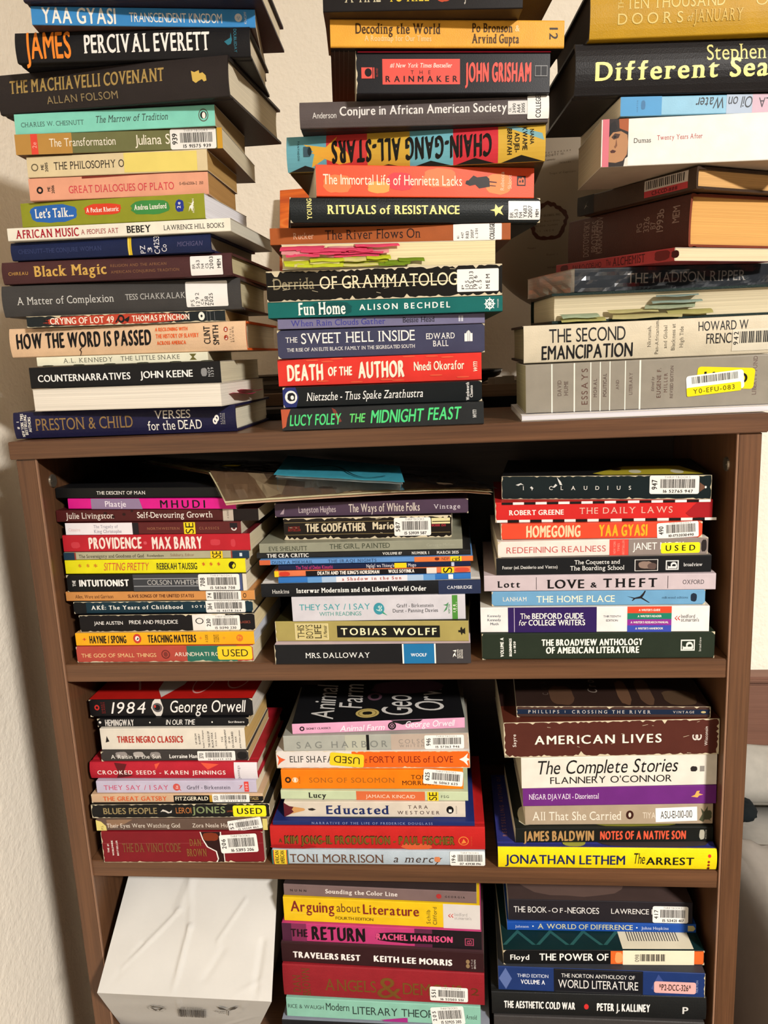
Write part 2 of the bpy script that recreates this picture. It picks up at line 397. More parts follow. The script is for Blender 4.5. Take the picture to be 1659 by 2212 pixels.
def make_book(name, M, W, t, D, d):
    ty = d.get('ty', 'pb'); fo = d.get('fo', 0); bulge = d.get('bu', .07 if ty == 'hc' else 0)
    root = empty(name, M=M)
    inner = Matrix.Identity(4)
    if fo: inner = Matrix.Translation((W, D, 0)) @ Matrix.Rotation(pi, 4, 'Z')
    tc = .0005 if ty == 'pb' else .0024
    P = profile(W, t, D, ty, bulge)
    n = len(P)
    # inner offset path
    Q = []
    for y, z, c in P:
        zz = min(max(z, tc), t - tc); yy = y
        if c == 's': yy = max(y, 0) + tc + (min(0, y))
        Q.append((yy, zz))
    V = []; F = []; mi = []
    for x in (0, W):
        V += [(x, p[0], p[1]) for p in P]; V += [(x, q[0], q[1]) for q in Q]
    def vi(e, k, inn): return e * 2 * n + (n if inn else 0) + k
    ms = {'s': 0, 't': 1, 'b': 2}
    for k in range(n - 1):
        c = P[k][2] if P[k][2] == P[k + 1][2] else (P[k + 1][2] if P[k][2] == 's' else P[k][2])
        F.append((vi(0, k, 0), vi(0, k + 1, 0), vi(1, k + 1, 0), vi(1, k, 0))[::-1]); mi.append(ms[c])
        F.append((vi(0, k, 1), vi(0, k + 1, 1), vi(1, k + 1, 1), vi(1, k, 1))); mi.append(3)
        F.append((vi(0, k, 0), vi(0, k + 1, 0), vi(0, k + 1, 1), vi(0, k, 1))); mi.append(3)
        F.append((vi(1, k, 0), vi(1, k + 1, 0), vi(1, k + 1, 1), vi(1, k, 1))[::-1]); mi.append(3)
    for k in (0, n - 1):
        F.append((vi(0, k, 0), vi(1, k, 0), vi(1, k, 1), vi(0, k, 1))); mi.append(3)
    hs = (d['sp'], d.get('top', d['sp']), d.get('bot', d['sp']))
    cloth = .35 if ty == 'hc' else .08
    rg = d.get('rg', .38 if ty == 'pb' else .45)
    mm = [mat('cover', h, rg, bump=cloth, bscale=900) for h in hs]
    ec = d.get('oc', 0) or (d['sp'] if ty == 'hc' else 'cfc6b4')
    mm.append(mat('cover', ec, .5, bump=cloth, bscale=900))
    me = mesh_from('cover', V, F, mm, mi)
    co = link('cover', me, root); co.matrix_local = inner
    # page block
    ins = .0004 if ty == 'pb' else .0032; fe = .0003 if ty == 'pb' else .0035
    bm = bmesh.new(); z0, z1 = tc + .0001, t - tc - .0001; y0 = tc + .0008 if bulge <= 0 else tc + .001
    nn = 6; ring = [(y0, z0)] + [(y0, z1)] if bulge <= 0 else [(y0 - min(bulge * t * 4 * (k / nn) * (1 - k / nn), .9 * bulge * t), z0 + (z1 - z0) * k / nn) for k in range(nn + 1)]
    fb = .0 if ty == 'pb' else min(.004, .10 * t)
    ring2 = [(D - fe - fb * 4 * (k / nn) * (1 - k / nn), z1 - (z1 - z0) * k / nn) for k in range(nn + 1)]
    pr_ = ring + ring2
    a = [bm.verts.new((ins, y, z)) for y, z in pr_]; b = [bm.verts.new((W - ins, y, z)) for y, z in pr_]
    for k in range(len(pr_)):
        k2 = (k + 1) % len(pr_); bm.faces.new((a[k], b[k], b[k2], a[k2]))
    bm.faces.new(a); bm.faces.new(b[::-1])
    bmesh.ops.recalc_face_normals(bm, faces=bm.faces[:])
    pg = bm_obj('pages', bm, page_mat(d.get('pg', 'ded0b0')), root); pg.matrix_local = inner
    # print on the spine (or, for a book turned round, on its page edge)
    def place(base):
        def f(u, v, l):
            vv = min(max(v / t, 0), 1)
            y = -(bulge * t * 4 * vv * (1 - vv) if not fo else -fe) - base - l * .00002
            return (u, y, v)
        return f
    rows = 8 if (bulge > 0 and not fo) else 0
    deco = d.get('deco', [])
    sh = Flat(); tx = Flat()
    # prints that stand apart become parts of their own: a title, an author's name, a publisher's mark
    def ext(it):
        if it[0] == 'p': us = [q[0] for q in it[1]]; return min(us) * W, max(us) * W
        if it[0] == 't': return it[2] * W, it[3] * W
        return it[1] * W, it[2] * W
    todo = [it for it in deco if it[0] not in ('TB', 'US', 'CL')]
    groups = []                                          # [u0, u1, items]
    for k, it in enumerate(todo):
        a, b = ext(it); mine = [a, b, [(k, it)]]; rest = []
        for g in groups:
            if g[0] - .012 < b and a < g[1] + .012 and (g[0] - .003 < b and a < g[1] + .003): mine = [min(mine[0], g[0]), max(mine[1], g[1]), mine[2] + g[2]]
            else: rest.append(g)
        a, b = mine[0], mine[1]; again = []
        for g in rest:
            if g[0] - .003 < b and a < g[1] + .003: mine = [min(mine[0], g[0]), max(mine[1], g[1]), mine[2] + g[2]]
            else: again.append(g)
        groups = again + [mine]
    top_lay = 0
    for a, b, its in sorted(groups, key=lambda g: g[0]):
        fl = Flat()
        for k, it in sorted(its, key=lambda q: q[0]): draw(fl, it, W, t)
        top_lay = max(top_lay, fl.lay)
        flat_obj('spine_lettering' if any(i[1][0] == 't' for i in its) else 'printed_emblem', fl, root, place(.00010), rows, t)
    for nm_, poly in wear_items(d.get('wear', ''), W, t, hash_s(d['sp']) + int(W * 1e4)):
        fl = Flat(); fl.lay = top_lay
        for q in poly: draw(fl, ('p', [(x / W, y / t) for x, y in q], WORN), W, t)
        flat_obj(nm_, fl, root, place(.00010), rows, t)
    base = .00010 + (top_lay + 3) * .00002
    nm = {'TB': 'barcode_sticker', 'US': 'paper_sticker', 'CL': 'call_number_label'}
    for it in deco:
        if it[0] in nm:
            fl = Flat(); sticker(fl, it, W, t)
            flat_obj(nm[it[0]], fl, root, place(base), rows, t, 'sticker', .35)
            base += (fl.lay + 1) * .00002
    tops = d.get('tops', [])
    if tops:
        lay = 0
        runs = []
        for it in tops:
            if runs and runs[-1][0][0] == it[0] == 'r' and len(tops) > 9: runs[-1].append(it)
            else: runs.append([it])
        for run in runs:
            fl = Flat(); fl.lay = lay
            for it in run: draw(fl, it, W, D)
            lay = fl.lay
            flat_obj('cover_lettering' if run[0][0] == 't' else 'cover_print', fl, root, lambda u, v, l: (u, v + .002, t + .0001 + l * .00002))
    tabs = d.get('tabs')
    if tabs:
        rn = random.Random(5)
        if tabs == 'many':
            L = []
            for i in range(16): L.append(('ff5c86' if i % 4 else 'ffb4b8', .0 + rn.random() * .34, .68 + .30 * i / 16, .10 + rn.random() * .12))
            for i in range(15): L.append(('e4ec3e' if i % 3 else 'f4ec9a', .0 + rn.random() * .40, .14 + .42 * i / 15, .10 + rn.random() * .12))
            for i in range(3): L.append(('8fae2a', .44 + .05 * i, .22 + .08 * i, .12))
        elif tabs == 'faded':
            L = [('c9c27a', .03, .12, .18), ('b9c8a8', .03, .30, .15), ('cfc68a', .22, .38, .20), ('d2c88c', .25, .22, .28), ('a8bcae', .40, .62, .2), ('9ab0a8', .42, .80, .17), ('c9c27a', .46, .3, .18), ('b4bfa0', .38, .5, .2)]
        else: L = []
        for c, u0, v0, du in L:
            bm = bmesh.new(); m_ = 6; out = .0025 + rn.random() * .004; dn = (.0035 + rn.random() * .003) if tabs == 'many' else (.002 + rn.random() * .003); sk = (rn.random() - .5) * .006
            rows_ = []
            for j in range(5):
                f = j / 4; zt = max(v0 * t, dn + .0008); zz = [zt - dn * f * f + .0005 * sin(k * 1.3 + v0 * 40) * f for k in range(m_ + 1)]
                rows_.append([bm.verts.new((u0 * W + du * W * k / m_ + sk * f, .003 - (out + .003) * sin(f * 1.5), min(max(zz[k], .0008), t - .0008))) for k in range(m_ + 1)])
            for j in range(4):
                for k in range(m_): bm.faces.new((rows_[j][k], rows_[j][k + 1], rows_[j + 1][k + 1], rows_[j + 1][k]))
            bmesh.ops.solidify(bm, geom=bm.faces[:], thickness=.00012)
            bm_obj('sticky_tab', bm, mat('tab', c, .6), root, smooth=False)
        if tabs == 'end':
            for c, y0, z0, w_ in (('e04a78', .02, .45, .05), ('e8638c', .045, .55, .05)):
                bm = bmesh.new(); rows_ = []
                for j in range(4):
                    f = j / 3; rows_.append([bm.verts.new((W - .006 + .018 * f, y0 + w_ * k / 4 + .004 * f, z0 * t + .0015 * sin(k + f * 2))) for k in range(5)])
                for j in range(3):
                    for k in range(4): bm.faces.new((rows_[j][k], rows_[j][k + 1], rows_[j + 1][k + 1], rows_[j + 1][k]))
                bmesh.ops.solidify(bm, geom=bm.faces[:], thickness=.00012)
                bm_obj('sticky_note', bm, mat('tab', c, .6), root)
    if d.get('ribs'):
        fl = Flat()
        for k in range(4): draw(fl, ('r', .015 + .02 * k, .018 + .02 * k, .05, .95, '45403c', 0), W, D)
        flat_obj('back_cover_print', fl, root, lambda u, v, l: (u, v, -.0001))
    if d.get('wrap'):
        m_ = bpy.data.materials.get('clear_plastic') or plastic()
        bm = bmesh.new(); rn = random.Random(3); nx, nz = 60, 6; e = .0012
        ring = [(D * .9, -.0001), (D * .5, -.0001), (.004, -.0001)] + [(-e, t * k / nz) for k in range(nz + 1)] + [(.004, t + .0001), (D * .5, t + .0001), (D * .9, t + .0001)]
        grid = [[bm.verts.new((-.002 + (W + .004) * i / nx, y - (.0006 + .0007 * sin(i * .55 + z * 260) + .0005 * sin(i * .21 - z * 500) * (1 + sin(i * .13))) * (1 if y < 0 else .0), z)) for y, z in ring] for i in range(nx + 1)]
        for i in range(nx):
            for j in range(len(ring) - 1): bm.faces.new((grid[i][j], grid[i][j + 1], grid[i + 1][j + 1], grid[i + 1][j]))
        # crumpled end of the wrap
        g2 = [[bm.verts.new((-.003 + (rn.random() - .8) * .0022, D * .9 * k / 10, t * j / 5)) for j in range(6)] for k in range(11)]
        for i in range(10):
            for j in range(5): bm.faces.new((g2[i][j], g2[i][j + 1], g2[i + 1][j + 1], g2[i + 1][j]))
        bm_obj('plastic_wrap', bm, m_, root)
    tag(root, d['label'], 'book', d.get('g'))
    return root
def plastic():
    m = bpy.data.materials.new('clear_plastic'); m.use_nodes = True; nt = m.node_tree
    nt.nodes.remove(nt.nodes['Principled BSDF']); out = nt.nodes['Material Output']
    tr = nt.nodes.new('ShaderNodeBsdfTransparent'); tr.inputs[0].default_value = (.93, .93, .92, 1)
    gl = nt.nodes.new('ShaderNodeBsdfGlossy'); gl.inputs['Roughness'].default_value = .12
    fr = nt.nodes.new('ShaderNodeFresnel'); fr.inputs['IOR'].default_value = 1.5
    mx = nt.nodes.new('ShaderNodeMixShader'); nt.links.new(fr.outputs[0], mx.inputs[0]); nt.links.new(tr.outputs[0], mx.inputs[1]); nt.links.new(gl.outputs[0], mx.inputs[2])
    nt.links.new(mx.outputs[0], out.inputs['Surface'])
    return m

FLOOR, CEIL = -1.2, 1.54
SHELVES = (-.2294, -.4715, -.7136, -.9557, -1.14)

BOOKS = [  # x, y, z, yaw, pitch, roll, spine length, thickness, depth, description
(-0.2922,-0.024,0.41599,0.04428,-0.01347,0.02644,0.21341,0.02483,0.13534,{'label': "dark navy hardcover cropped by the frame, topmost, top board's left stack", 'sp': '2a2636', 'ty': 'hc', 'bot': '2c2530', 'pg': 'e6d9bd'}),
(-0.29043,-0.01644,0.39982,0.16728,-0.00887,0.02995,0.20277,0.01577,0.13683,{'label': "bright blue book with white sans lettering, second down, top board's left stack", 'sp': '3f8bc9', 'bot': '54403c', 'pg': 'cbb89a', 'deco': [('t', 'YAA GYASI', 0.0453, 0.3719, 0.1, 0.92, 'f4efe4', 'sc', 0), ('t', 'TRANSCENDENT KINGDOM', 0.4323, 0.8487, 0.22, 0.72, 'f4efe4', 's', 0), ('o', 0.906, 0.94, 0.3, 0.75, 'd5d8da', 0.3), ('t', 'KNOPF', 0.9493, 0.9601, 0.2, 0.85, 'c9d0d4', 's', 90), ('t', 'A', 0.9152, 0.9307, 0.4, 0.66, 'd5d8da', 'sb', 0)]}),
(-0.31584,-0.00373,0.37388,0.07466,-0.01046,0.0282,0.22032,0.02607,0.10909,{'label': "black jacketed hardcover with an orange first word, third down, top board's left stack", 'sp': '1b1a1c', 'ty': 'hc', 'pg': 'e6d9bd', 'deco': [('t', 'JAMES', 0.0407, 0.2373, 0.12, 0.98, 'f08a30', 'sc', 0), ('t', 'PERCIVAL EVERETT', 0.2919, 0.8293, 0.25, 0.84, 'f2efe8', 'fc', 0), ('t', 'DOUBLEDAY', 0.9327, 0.9446, 0.15, 0.92, '3b7d90', 's', -90), ('p', ((0.8921, 0.5), (0.918, 0.62), (0.9202, 0.8), (0.9254, 0.55), (0.9202, 0.42), (0.9069, 0.38)), '2f7386')]}),
(-0.35321,0.02112,0.33849,-0.08114,-0.01536,0.02725,0.23763,0.03602,0.16065,{'label': "thick black hardcover with worn gilt lettering, jutting out sideways, fourth down, top board's left stack", 'sp': '2b2524', 'ty': 'hc', 'top': '191716', 'bot': '241c1e', 'pg': 'e6d9bd', 'deco': [('t', 'THE MACHIAVELLI COVENANT', 0.0598, 0.7355, 0.48, 0.8, 'a98d52', 'fc', 0), ('t', 'ALLAN FOLSOM', 0.2201, 0.5324, 0.16, 0.34, '94815c', 's', 0), ('p', ((0.8544, 0.42), (0.8499, 0.66), (0.8634, 0.62), (0.8822, 0.66), (0.8845, 0.58), (0.8973, 0.6), (0.9101, 0.52), (0.9123, 0.4), (0.9011, 0.38), (0.8935, 0.44), (0.8785, 0.4), (0.8672, 0.36)), 'd2b259')]}),
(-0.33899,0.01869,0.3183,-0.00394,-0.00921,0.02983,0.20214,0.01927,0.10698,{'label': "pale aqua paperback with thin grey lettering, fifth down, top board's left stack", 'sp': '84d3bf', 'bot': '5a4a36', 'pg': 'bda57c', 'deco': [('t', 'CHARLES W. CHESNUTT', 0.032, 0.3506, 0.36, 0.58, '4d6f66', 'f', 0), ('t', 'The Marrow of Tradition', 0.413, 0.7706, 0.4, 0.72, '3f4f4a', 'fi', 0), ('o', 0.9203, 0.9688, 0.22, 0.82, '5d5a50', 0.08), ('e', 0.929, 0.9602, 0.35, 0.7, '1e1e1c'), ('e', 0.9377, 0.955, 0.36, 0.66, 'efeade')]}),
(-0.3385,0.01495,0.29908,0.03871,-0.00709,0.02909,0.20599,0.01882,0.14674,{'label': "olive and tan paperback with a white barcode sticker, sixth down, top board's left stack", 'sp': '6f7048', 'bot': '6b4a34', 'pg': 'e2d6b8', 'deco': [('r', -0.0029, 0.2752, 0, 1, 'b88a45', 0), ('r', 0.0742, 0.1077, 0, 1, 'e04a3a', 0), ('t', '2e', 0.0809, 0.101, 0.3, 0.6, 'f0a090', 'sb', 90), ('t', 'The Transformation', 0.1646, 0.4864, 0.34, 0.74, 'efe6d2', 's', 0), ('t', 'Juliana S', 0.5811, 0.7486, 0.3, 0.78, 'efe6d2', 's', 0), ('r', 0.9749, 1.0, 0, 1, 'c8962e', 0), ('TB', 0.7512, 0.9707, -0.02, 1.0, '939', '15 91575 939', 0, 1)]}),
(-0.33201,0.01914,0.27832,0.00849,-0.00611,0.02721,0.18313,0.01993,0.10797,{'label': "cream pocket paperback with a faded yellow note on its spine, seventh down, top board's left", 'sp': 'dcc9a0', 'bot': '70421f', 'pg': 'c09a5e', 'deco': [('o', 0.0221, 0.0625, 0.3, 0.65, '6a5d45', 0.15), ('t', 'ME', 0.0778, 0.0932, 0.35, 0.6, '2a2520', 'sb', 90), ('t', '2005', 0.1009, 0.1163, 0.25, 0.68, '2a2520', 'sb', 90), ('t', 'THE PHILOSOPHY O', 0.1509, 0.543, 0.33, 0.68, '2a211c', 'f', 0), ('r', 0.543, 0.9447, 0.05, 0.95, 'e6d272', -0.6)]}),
(-0.33259,0.01848,0.25647,0.0208,-0.00395,0.02528,0.18234,0.0212,0.10513,{'label': "pink pocket paperback with a torn spine edge, eighth down, top board's left stack", 'sp': 'e3a183', 'pg': 'b98d55', 'deco': [('p', ((0.3028, 1.0), (0.3028, 0.9), (0.4167, 0.92), (0.6099, 0.97), (0.8107, 1.0)), '7a2f24'), ('o', 0.042, 0.0787, 0.3, 0.62, '221d1c', 0.25), ('t', 'ME', 0.1038, 0.1193, 0.4, 0.6, '2a2520', 'sb', 90), ('t', '2006', 0.127, 0.1424, 0.3, 0.66, '2a2520', 'sb', 90), ('t', 'GREAT DIALOGUES OF PLATO', 0.2236, 0.8107, 0.28, 0.6, 'cf3f4c', 'f', 0), ('t', '0-451-62006-2  350', 0.8416, 0.973, 0.45, 0.58, '3a2e2a', 's', 0)]}),
(-0.34758,0.02467,0.23285,-0.05732,-0.00315,0.02456,0.19478,0.02349,0.12928,{'label': "olive green book with blue, red and green splashes, ninth down, top board's left stack", 'sp': '8f9429', 'pg': 'eceaf0', 'deco': [('w', 0.0415, 0.3154, 0.14, 0.9, '2d66b4'), ('t', "Let's Talk...", 0.0765, 0.2908, 0.36, 0.72, 'f4efe4', 'fb', 0), ('w', 0.3456, 0.5609, 0.34, 0.82, 'd9432a'), ('t', 'A Pocket Rhetoric', 0.3626, 0.5401, 0.48, 0.66, 'f4efe4', 'fb', 0), ('w', 0.6025, 0.8178, 0.26, 0.86, '3f8a45'), ('t', 'Andrea Lunsford', 0.6242, 0.7989, 0.48, 0.68, 'f4efe4', 'fb', 0), ('w', 0.8442, 0.8914, 0.3, 0.8, '26378f'), ('t', '2e', 0.8555, 0.8725, 0.45, 0.7, 'f4efe4', 'sb', 90), ('p', ((0.9103, 0.66), (0.933, 0.6), (0.9197, 0.5), (0.9141, 0.3), (0.9254, 0.46), (0.933, 0.3), (0.9386, 0.5), (0.9443, 0.72), (0.9311, 0.62)), 'f4efe4'), ('t', 'NORTON', 0.9348, 0.9443, 0.25, 0.8, 'f4efe4', 's', 90)]}),
(-0.36238,0.02016,0.21999,-0.02972,-0.00056,0.02278,0.23381,0.01249,0.15438,{'label': "white paperback with crimson and black capitals, tenth down, top board's left stack", 'sp': 'ece7d6', 'pg': 'd9d4c4', 'deco': [('t', 'AFRICAN MUSIC', 0.0376, 0.3278, 0.18, 0.8, 'a8182e', 'fb', 0), ('t', "A PEOPLE'S ART", 0.3371, 0.5062, 0.28, 0.64, 'a8484a', 'f', 0), ('t', 'BEBEY', 0.5419, 0.6521, 0.22, 0.74, '1a1817', 'fb', 0), ('t', 'LAWRENCE HILL BOOKS', 0.7071, 0.9717, 0.3, 0.66, '22201e', 'f', 0)]}),
(-0.36498,0.02767,0.2018,-0.04794,0.00017,0.021,0.21394,0.0176,0.14659,{'label': "navy cloth hardcover with a yellow band and white call number, eleventh down, top board's left", 'sp': '182348', 'ty': 'hc', 'pg': '9c8f7e', 'deco': [('t', 'CHESNUTT--THE CONJURE WOMAN', 0.0395, 0.4631, 0.36, 0.6, '37416a', 'f', 0), ('r', 0.5951, 0.6141, 0.02, 0.98, 'd9b92c', 0), ('r', 0.5985, 0.6011, 0.02, 0.98, 'f6e98a', 0), ('t', 'PZ', 0.6558, 0.6801, 0.08, 0.5, 'e6e4ea', 's', 90), ('t', '3', 0.6923, 0.7131, 0.12, 0.38, 'e6e4ea', 's', 90), ('t', 'C4253', 0.7253, 0.7513, 0.02, 0.98, 'e6e4ea', 's', 90), ('t', 'Co', 0.7617, 0.786, 0.12, 0.5, 'e6e4ea', 's', 90), ('t', 'MICHIGAN', 0.8364, 0.9648, 0.36, 0.6, '59567a', 'fi', 0)]}),
(-0.37861,0.02945,0.17904,-0.01914,0.00351,0.01935,0.24475,0.02218,0.16152,{'label': "maroon cloth hardcover with golden title and white label, twelfth down, top board's left stack", 'sp': '4a2b2c', 'ty': 'hc', 'pg': 'c9bb94', 'deco': [('t', 'CHIREAU', 0.0295, 0.1163, 0.4, 0.54, 'c99c4e', 's', 0), ('t', 'Black Magic', 0.142, 0.4637, 0.3, 0.76, 'cfa655', 'fb', 0), ('t', 'RELIGION AND THE AFRICAN', 0.4826, 0.7243, 0.58, 0.7, '8a6244', 's', 0), ('t', 'AMERICAN CONJURING TRADITION', 0.4826, 0.7772, 0.3, 0.42, '8a6244', 's', 0), ('CL', 0.8263, 0.9622, 0.06, 0.9, (('BR', 0.1, 0.35, 0.6), ('563', 0.24, 0.35, 0.78), ('N4', 0.38, 0.35, 0.6), ('C5', 0.52, 0.35, 0.6), ('2003', 0.66, 0.3, 0.95), ('MEM', 0.9, 0.35, 0.8)), 0, 'eeebe6')]}),
(-0.38227,0.02923,0.14608,0.04406,0.00682,0.01535,0.25121,0.03165,0.14009,{'label': "dark grey hardcover with a large white call-number label, thirteenth down, top board's left stack", 'sp': '3f3d3c', 'ty': 'hc', 'pg': 'c8bd9c', 'deco': [('t', 'A Matter of Complexion', 0.0622, 0.4725, 0.38, 0.62, 'c9c7c2', 'f', 0), ('t', 'TESS CHAKKALAK', 0.5213, 0.7723, 0.42, 0.6, 'b4b2ae', 'f', 0), ('CL', 0.7737, 0.9469, 0.12, 0.92, (('PS', 0.15, 0.04, 0.28), ('1292', 0.27, 0.04, 0.55), ('.C6', 0.38, 0.04, 0.3), ('Z58', 0.49, 0.04, 0.4), ('2025', 0.6, 0.04, 0.52)), 0, 'eeebe6')]}),
(-0.35542,0.02236,0.13423,0.07726,0.00711,0.01499,0.20709,0.01118,0.13195,{'label': "thin black and red paperback with a muted horn emblem, fourteenth down, top board's left stack", 'sp': '1d2325', 'pg': 'c8a878', 'wear': 'tb', 'deco': [('w', 0.0697, 0.8279, 0.04, 0.96, 'b8402c'), ('t', 'THE', 0.0845, 0.1107, 0.3, 0.7, '1a1a1a', 'sbc', 0), ('t', 'CRYING OF LOT 49', 0.1176, 0.4401, 0.22, 0.78, 'f0e3d0', 'sb', 0), ('o', 0.4593, 0.4941, 0.15, 0.9, '1d1a1a', 0.25), ('p', ((0.4444, 0.2), (0.4662, 0.8), (0.4715, 0.8), (0.454, 0.2)), '1d1a1a'), ('p', ((0.488, 0.4), (0.5203, 0.75), (0.5168, 0.4), (0.5098, 0.2)), '1d1a1a'), ('t', 'THOMAS PYNCHON', 0.5316, 0.8218, 0.26, 0.76, 'f0e3d0', 'fb', 0), ('e', 0.8654, 0.8967, 0.14, 0.9, 'efe9dc'), ('e', 0.8758, 0.8863, 0.4, 0.66, '1d2325'), ('r', 0.9072, 0.9089, 0.1, 0.9, '777', 0), ('r', 0.9237, 0.9255, 0.1, 0.9, '777', 0), ('r', 0.9455, 0.9473, 0.1, 0.9, '777', 0)]}),
(-0.38167,0.03175,0.10467,0.02704,0.00597,0.01579,0.25326,0.02988,0.16031,{'label': "cream jacketed hardcover with orange boards and heavy black capitals, fifteenth down, top board's left stack", 'sp': 'dcb995', 'ty': 'hc', 'pg': 'e8dcc0', 'oc': 'd8591f', 'deco': [('t', 'HOW THE WORD IS PASSED', 0.029, 0.6044, 0.3, 0.8, '151314', 'sbc', 0), ('t', 'A RECKONING WITH', 0.622, 0.7585, 0.74, 0.86, 'e2622e', 'sbc', 0), ('t', 'THE HISTORY OF SLAVERY', 0.6235, 0.804, 0.5, 0.64, 'e2622e', 'sbc', 0), ('t', 'ACROSS AMERICA', 0.6264, 0.7483, 0.28, 0.4, 'e2622e', 'sbc', 0), ('t', 'CLINT', 0.8246, 0.851, 0.26, 0.86, '151314', 'sb', 90), ('t', 'SMITH', 0.8628, 0.8862, 0.22, 0.88, '151314', 'sb', 90), ('e', 0.9083, 0.9259, 0.36, 0.54, 'a03a20'), ('e', 0.9083, 0.9259, 0.64, 0.82, 'a03a20'), ('t', 'L', 0.9134, 0.9207, 0.39, 0.5, 'f4efe4', 'sb', 90), ('t', 'B', 0.9134, 0.9207, 0.68, 0.78, 'f4efe4', 'sb', 90), ('t', 'LITTLE,', 0.9332, 0.9406, 0.3, 0.8, '6b5b4c', 's', 90), ('t', 'BROWN', 0.9435, 0.9508, 0.3, 0.8, '6b5b4c', 's', 90), ('p', ((0.2939, 0.0), (0.2991, 0.14), (0.2932, 0.2), (0.3064, 0.3), (0.3108, 0.36), (0.305, 0.24), (0.2991, 0.2), (0.3035, 0.14), (0.2961, 0.0)), '3a2a20')]}),
(-0.35078,0.02356,0.0942,0.06276,0.00772,0.01478,0.18113,0.00955,0.11114,{'label': "slim cream paperback with spaced grey capitals, sixteenth down, top board's left stack", 'sp': 'e9e6cc', 'pg': 'd5c9a8', 'deco': [('t', 'A.L. KENNEDY', 0.1542, 0.4464, 0.3, 0.78, '6b6a5e', 'f', 0), ('t', 'THE LITTLE SNAKE', 0.4919, 0.8357, 0.34, 0.82, '6b6a5e', 'f', 0), ('p', ((0.8923, 0.85), (0.9348, 0.85), (0.9166, 0.5), (0.9348, 0.18), (0.8923, 0.18), (0.9085, 0.5)), '6a6432'), ('w', 0.0268, 0.0976, -0.05, 0.12, '3c3c30'), ('w', 0.2088, 0.2796, -0.05, 0.12, '3c3c30'), ('w', 0.3908, 0.4616, -0.05, 0.12, '3c3c30'), ('w', 0.5829, 0.6537, -0.05, 0.12, '3c3c30'), ('w', 0.775, 0.8458, -0.05, 0.12, '3c3c30'), ('w', 0.957, 1.0278, -0.05, 0.12, '3c3c30')]}),
(-0.35711,0.01695,0.07199,-0.0278,0.00835,0.01275,0.20665,0.02142,0.13677,{'label': "black paperback with bold white capitals between two pale books, seventeenth down, top board's left stack", 'sp': '161618', 'pg': 'cdc3a8', 'deco': [('t', 'COUNTERNARRATIVES', 0.0426, 0.5338, 0.3, 0.62, 'f0efec', 'sb', 0), ('t', 'JOHN KEENE', 0.5845, 0.8564, 0.32, 0.64, 'f0efec', 'sb', 0), ('w', 0.899, 0.9307, 0.3, 0.72, '8a8a8a'), ('t', 'NDP', 0.9343, 0.947, 0.3, 0.72, 'c9c9c9', 's', 90), ('t', '1339', 0.9506, 0.9633, 0.3, 0.72, 'c9c9c9', 's', 90)]}),
(-0.35081,0.00699,0.04848,-0.07169,0.00568,0.00997,0.20494,0.02266,0.13444,{'label': "page block facing out with a pink sticky note, second from bottom, top board's left stack", 'sp': 'd6cdbf', 'fo': 1, 'pg': 'e3dbcd', 'tabs': 'end'}),
(-0.38043,0.01576,0.01984,0.00518,0.00241,0.00475,0.2398,0.02773,0.15137,{'label': "dark blue jacketed hardcover with bronze and white lettering, lowest, top board's left stack", 'sp': '1d1c3c', 'ty': 'hc', 'pg': 'ddd6bf', 'deco': [('t', '#1', 0.0149, 0.0258, 0.38, 0.66, 'f4efe4', 'sb', 90), ('t', 'NEW YORK TIMES', 0.0336, 0.0461, 0.08, 0.95, 'f4efe4', 'sb', 90), ('t', 'BESTSELLING', 0.0493, 0.0618, 0.15, 0.9, 'f4efe4', 'sb', 90), ('t', 'AUTHORS', 0.068, 0.0805, 0.25, 0.82, 'f4efe4', 'sb', 90), ('t', 'PRESTON & CHILD', 0.0993, 0.5434, 0.3, 0.74, '8f7145', 'f', 0), ('t', 'VERSES', 0.6411, 0.803, 0.58, 0.88, 'f4efe4', 'f', 0), ('t', 'for the DEAD', 0.6075, 0.8499, 0.16, 0.5, 'f4efe4', 'f', 0), ('o', 0.8999, 0.9203, 0.3, 0.55, 'f4efe4', 0.3), ('o', 0.9077, 0.9281, 0.4, 0.65, 'f4efe4', 0.3), ('t', 'GRAND', 0.9343, 0.939, 0.3, 0.7, 'f4efe4', 's', 90), ('t', 'CENTRAL', 0.9421, 0.9468, 0.3, 0.7, 'f4efe4', 's', 90), ('t', 'PUBLISHING', 0.95, 0.9539, 0.3, 0.7, 'f4efe4', 's', 90)]}),
(-0.01949,-0.03278,0.4051,0.1189,-0.00825,0.02925,0.20889,0.03322,0.16,{'label': "olive gold book cropped by the frame, highest, topmost, top board's centre stack", 'sp': '4a3816', 'ty': 'hc', 'bot': '5a4520', 'pg': 'e6d9bd'}),
(-0.01894,-0.03296,0.38108,0.09256,-0.00844,0.02929,0.17242,0.02384,0.09738,{'label': "black paperback cut by the frame with gold capitals, second down, top board's centre stack", 'sp': '1d1a1a', 'bot': '3a2a1e', 'pg': 'e6d9bd', 'deco': [('t', 'A TIME', 0.1091, 0.2894, 0.3, 0.72, 'c9c0a0', 'f', 0), ('t', 'TO KILL', 0.3273, 0.5313, 0.3, 0.72, 'd9bf3c', 'f', 0), ('w', 0.5645, 0.6404, 0.25, 0.7, 'b8482c'), ('t', 'JOHN GRISHAM', 0.7068, 0.9725, 0.32, 0.76, 'b9b3a8', 'f', 0)]}),
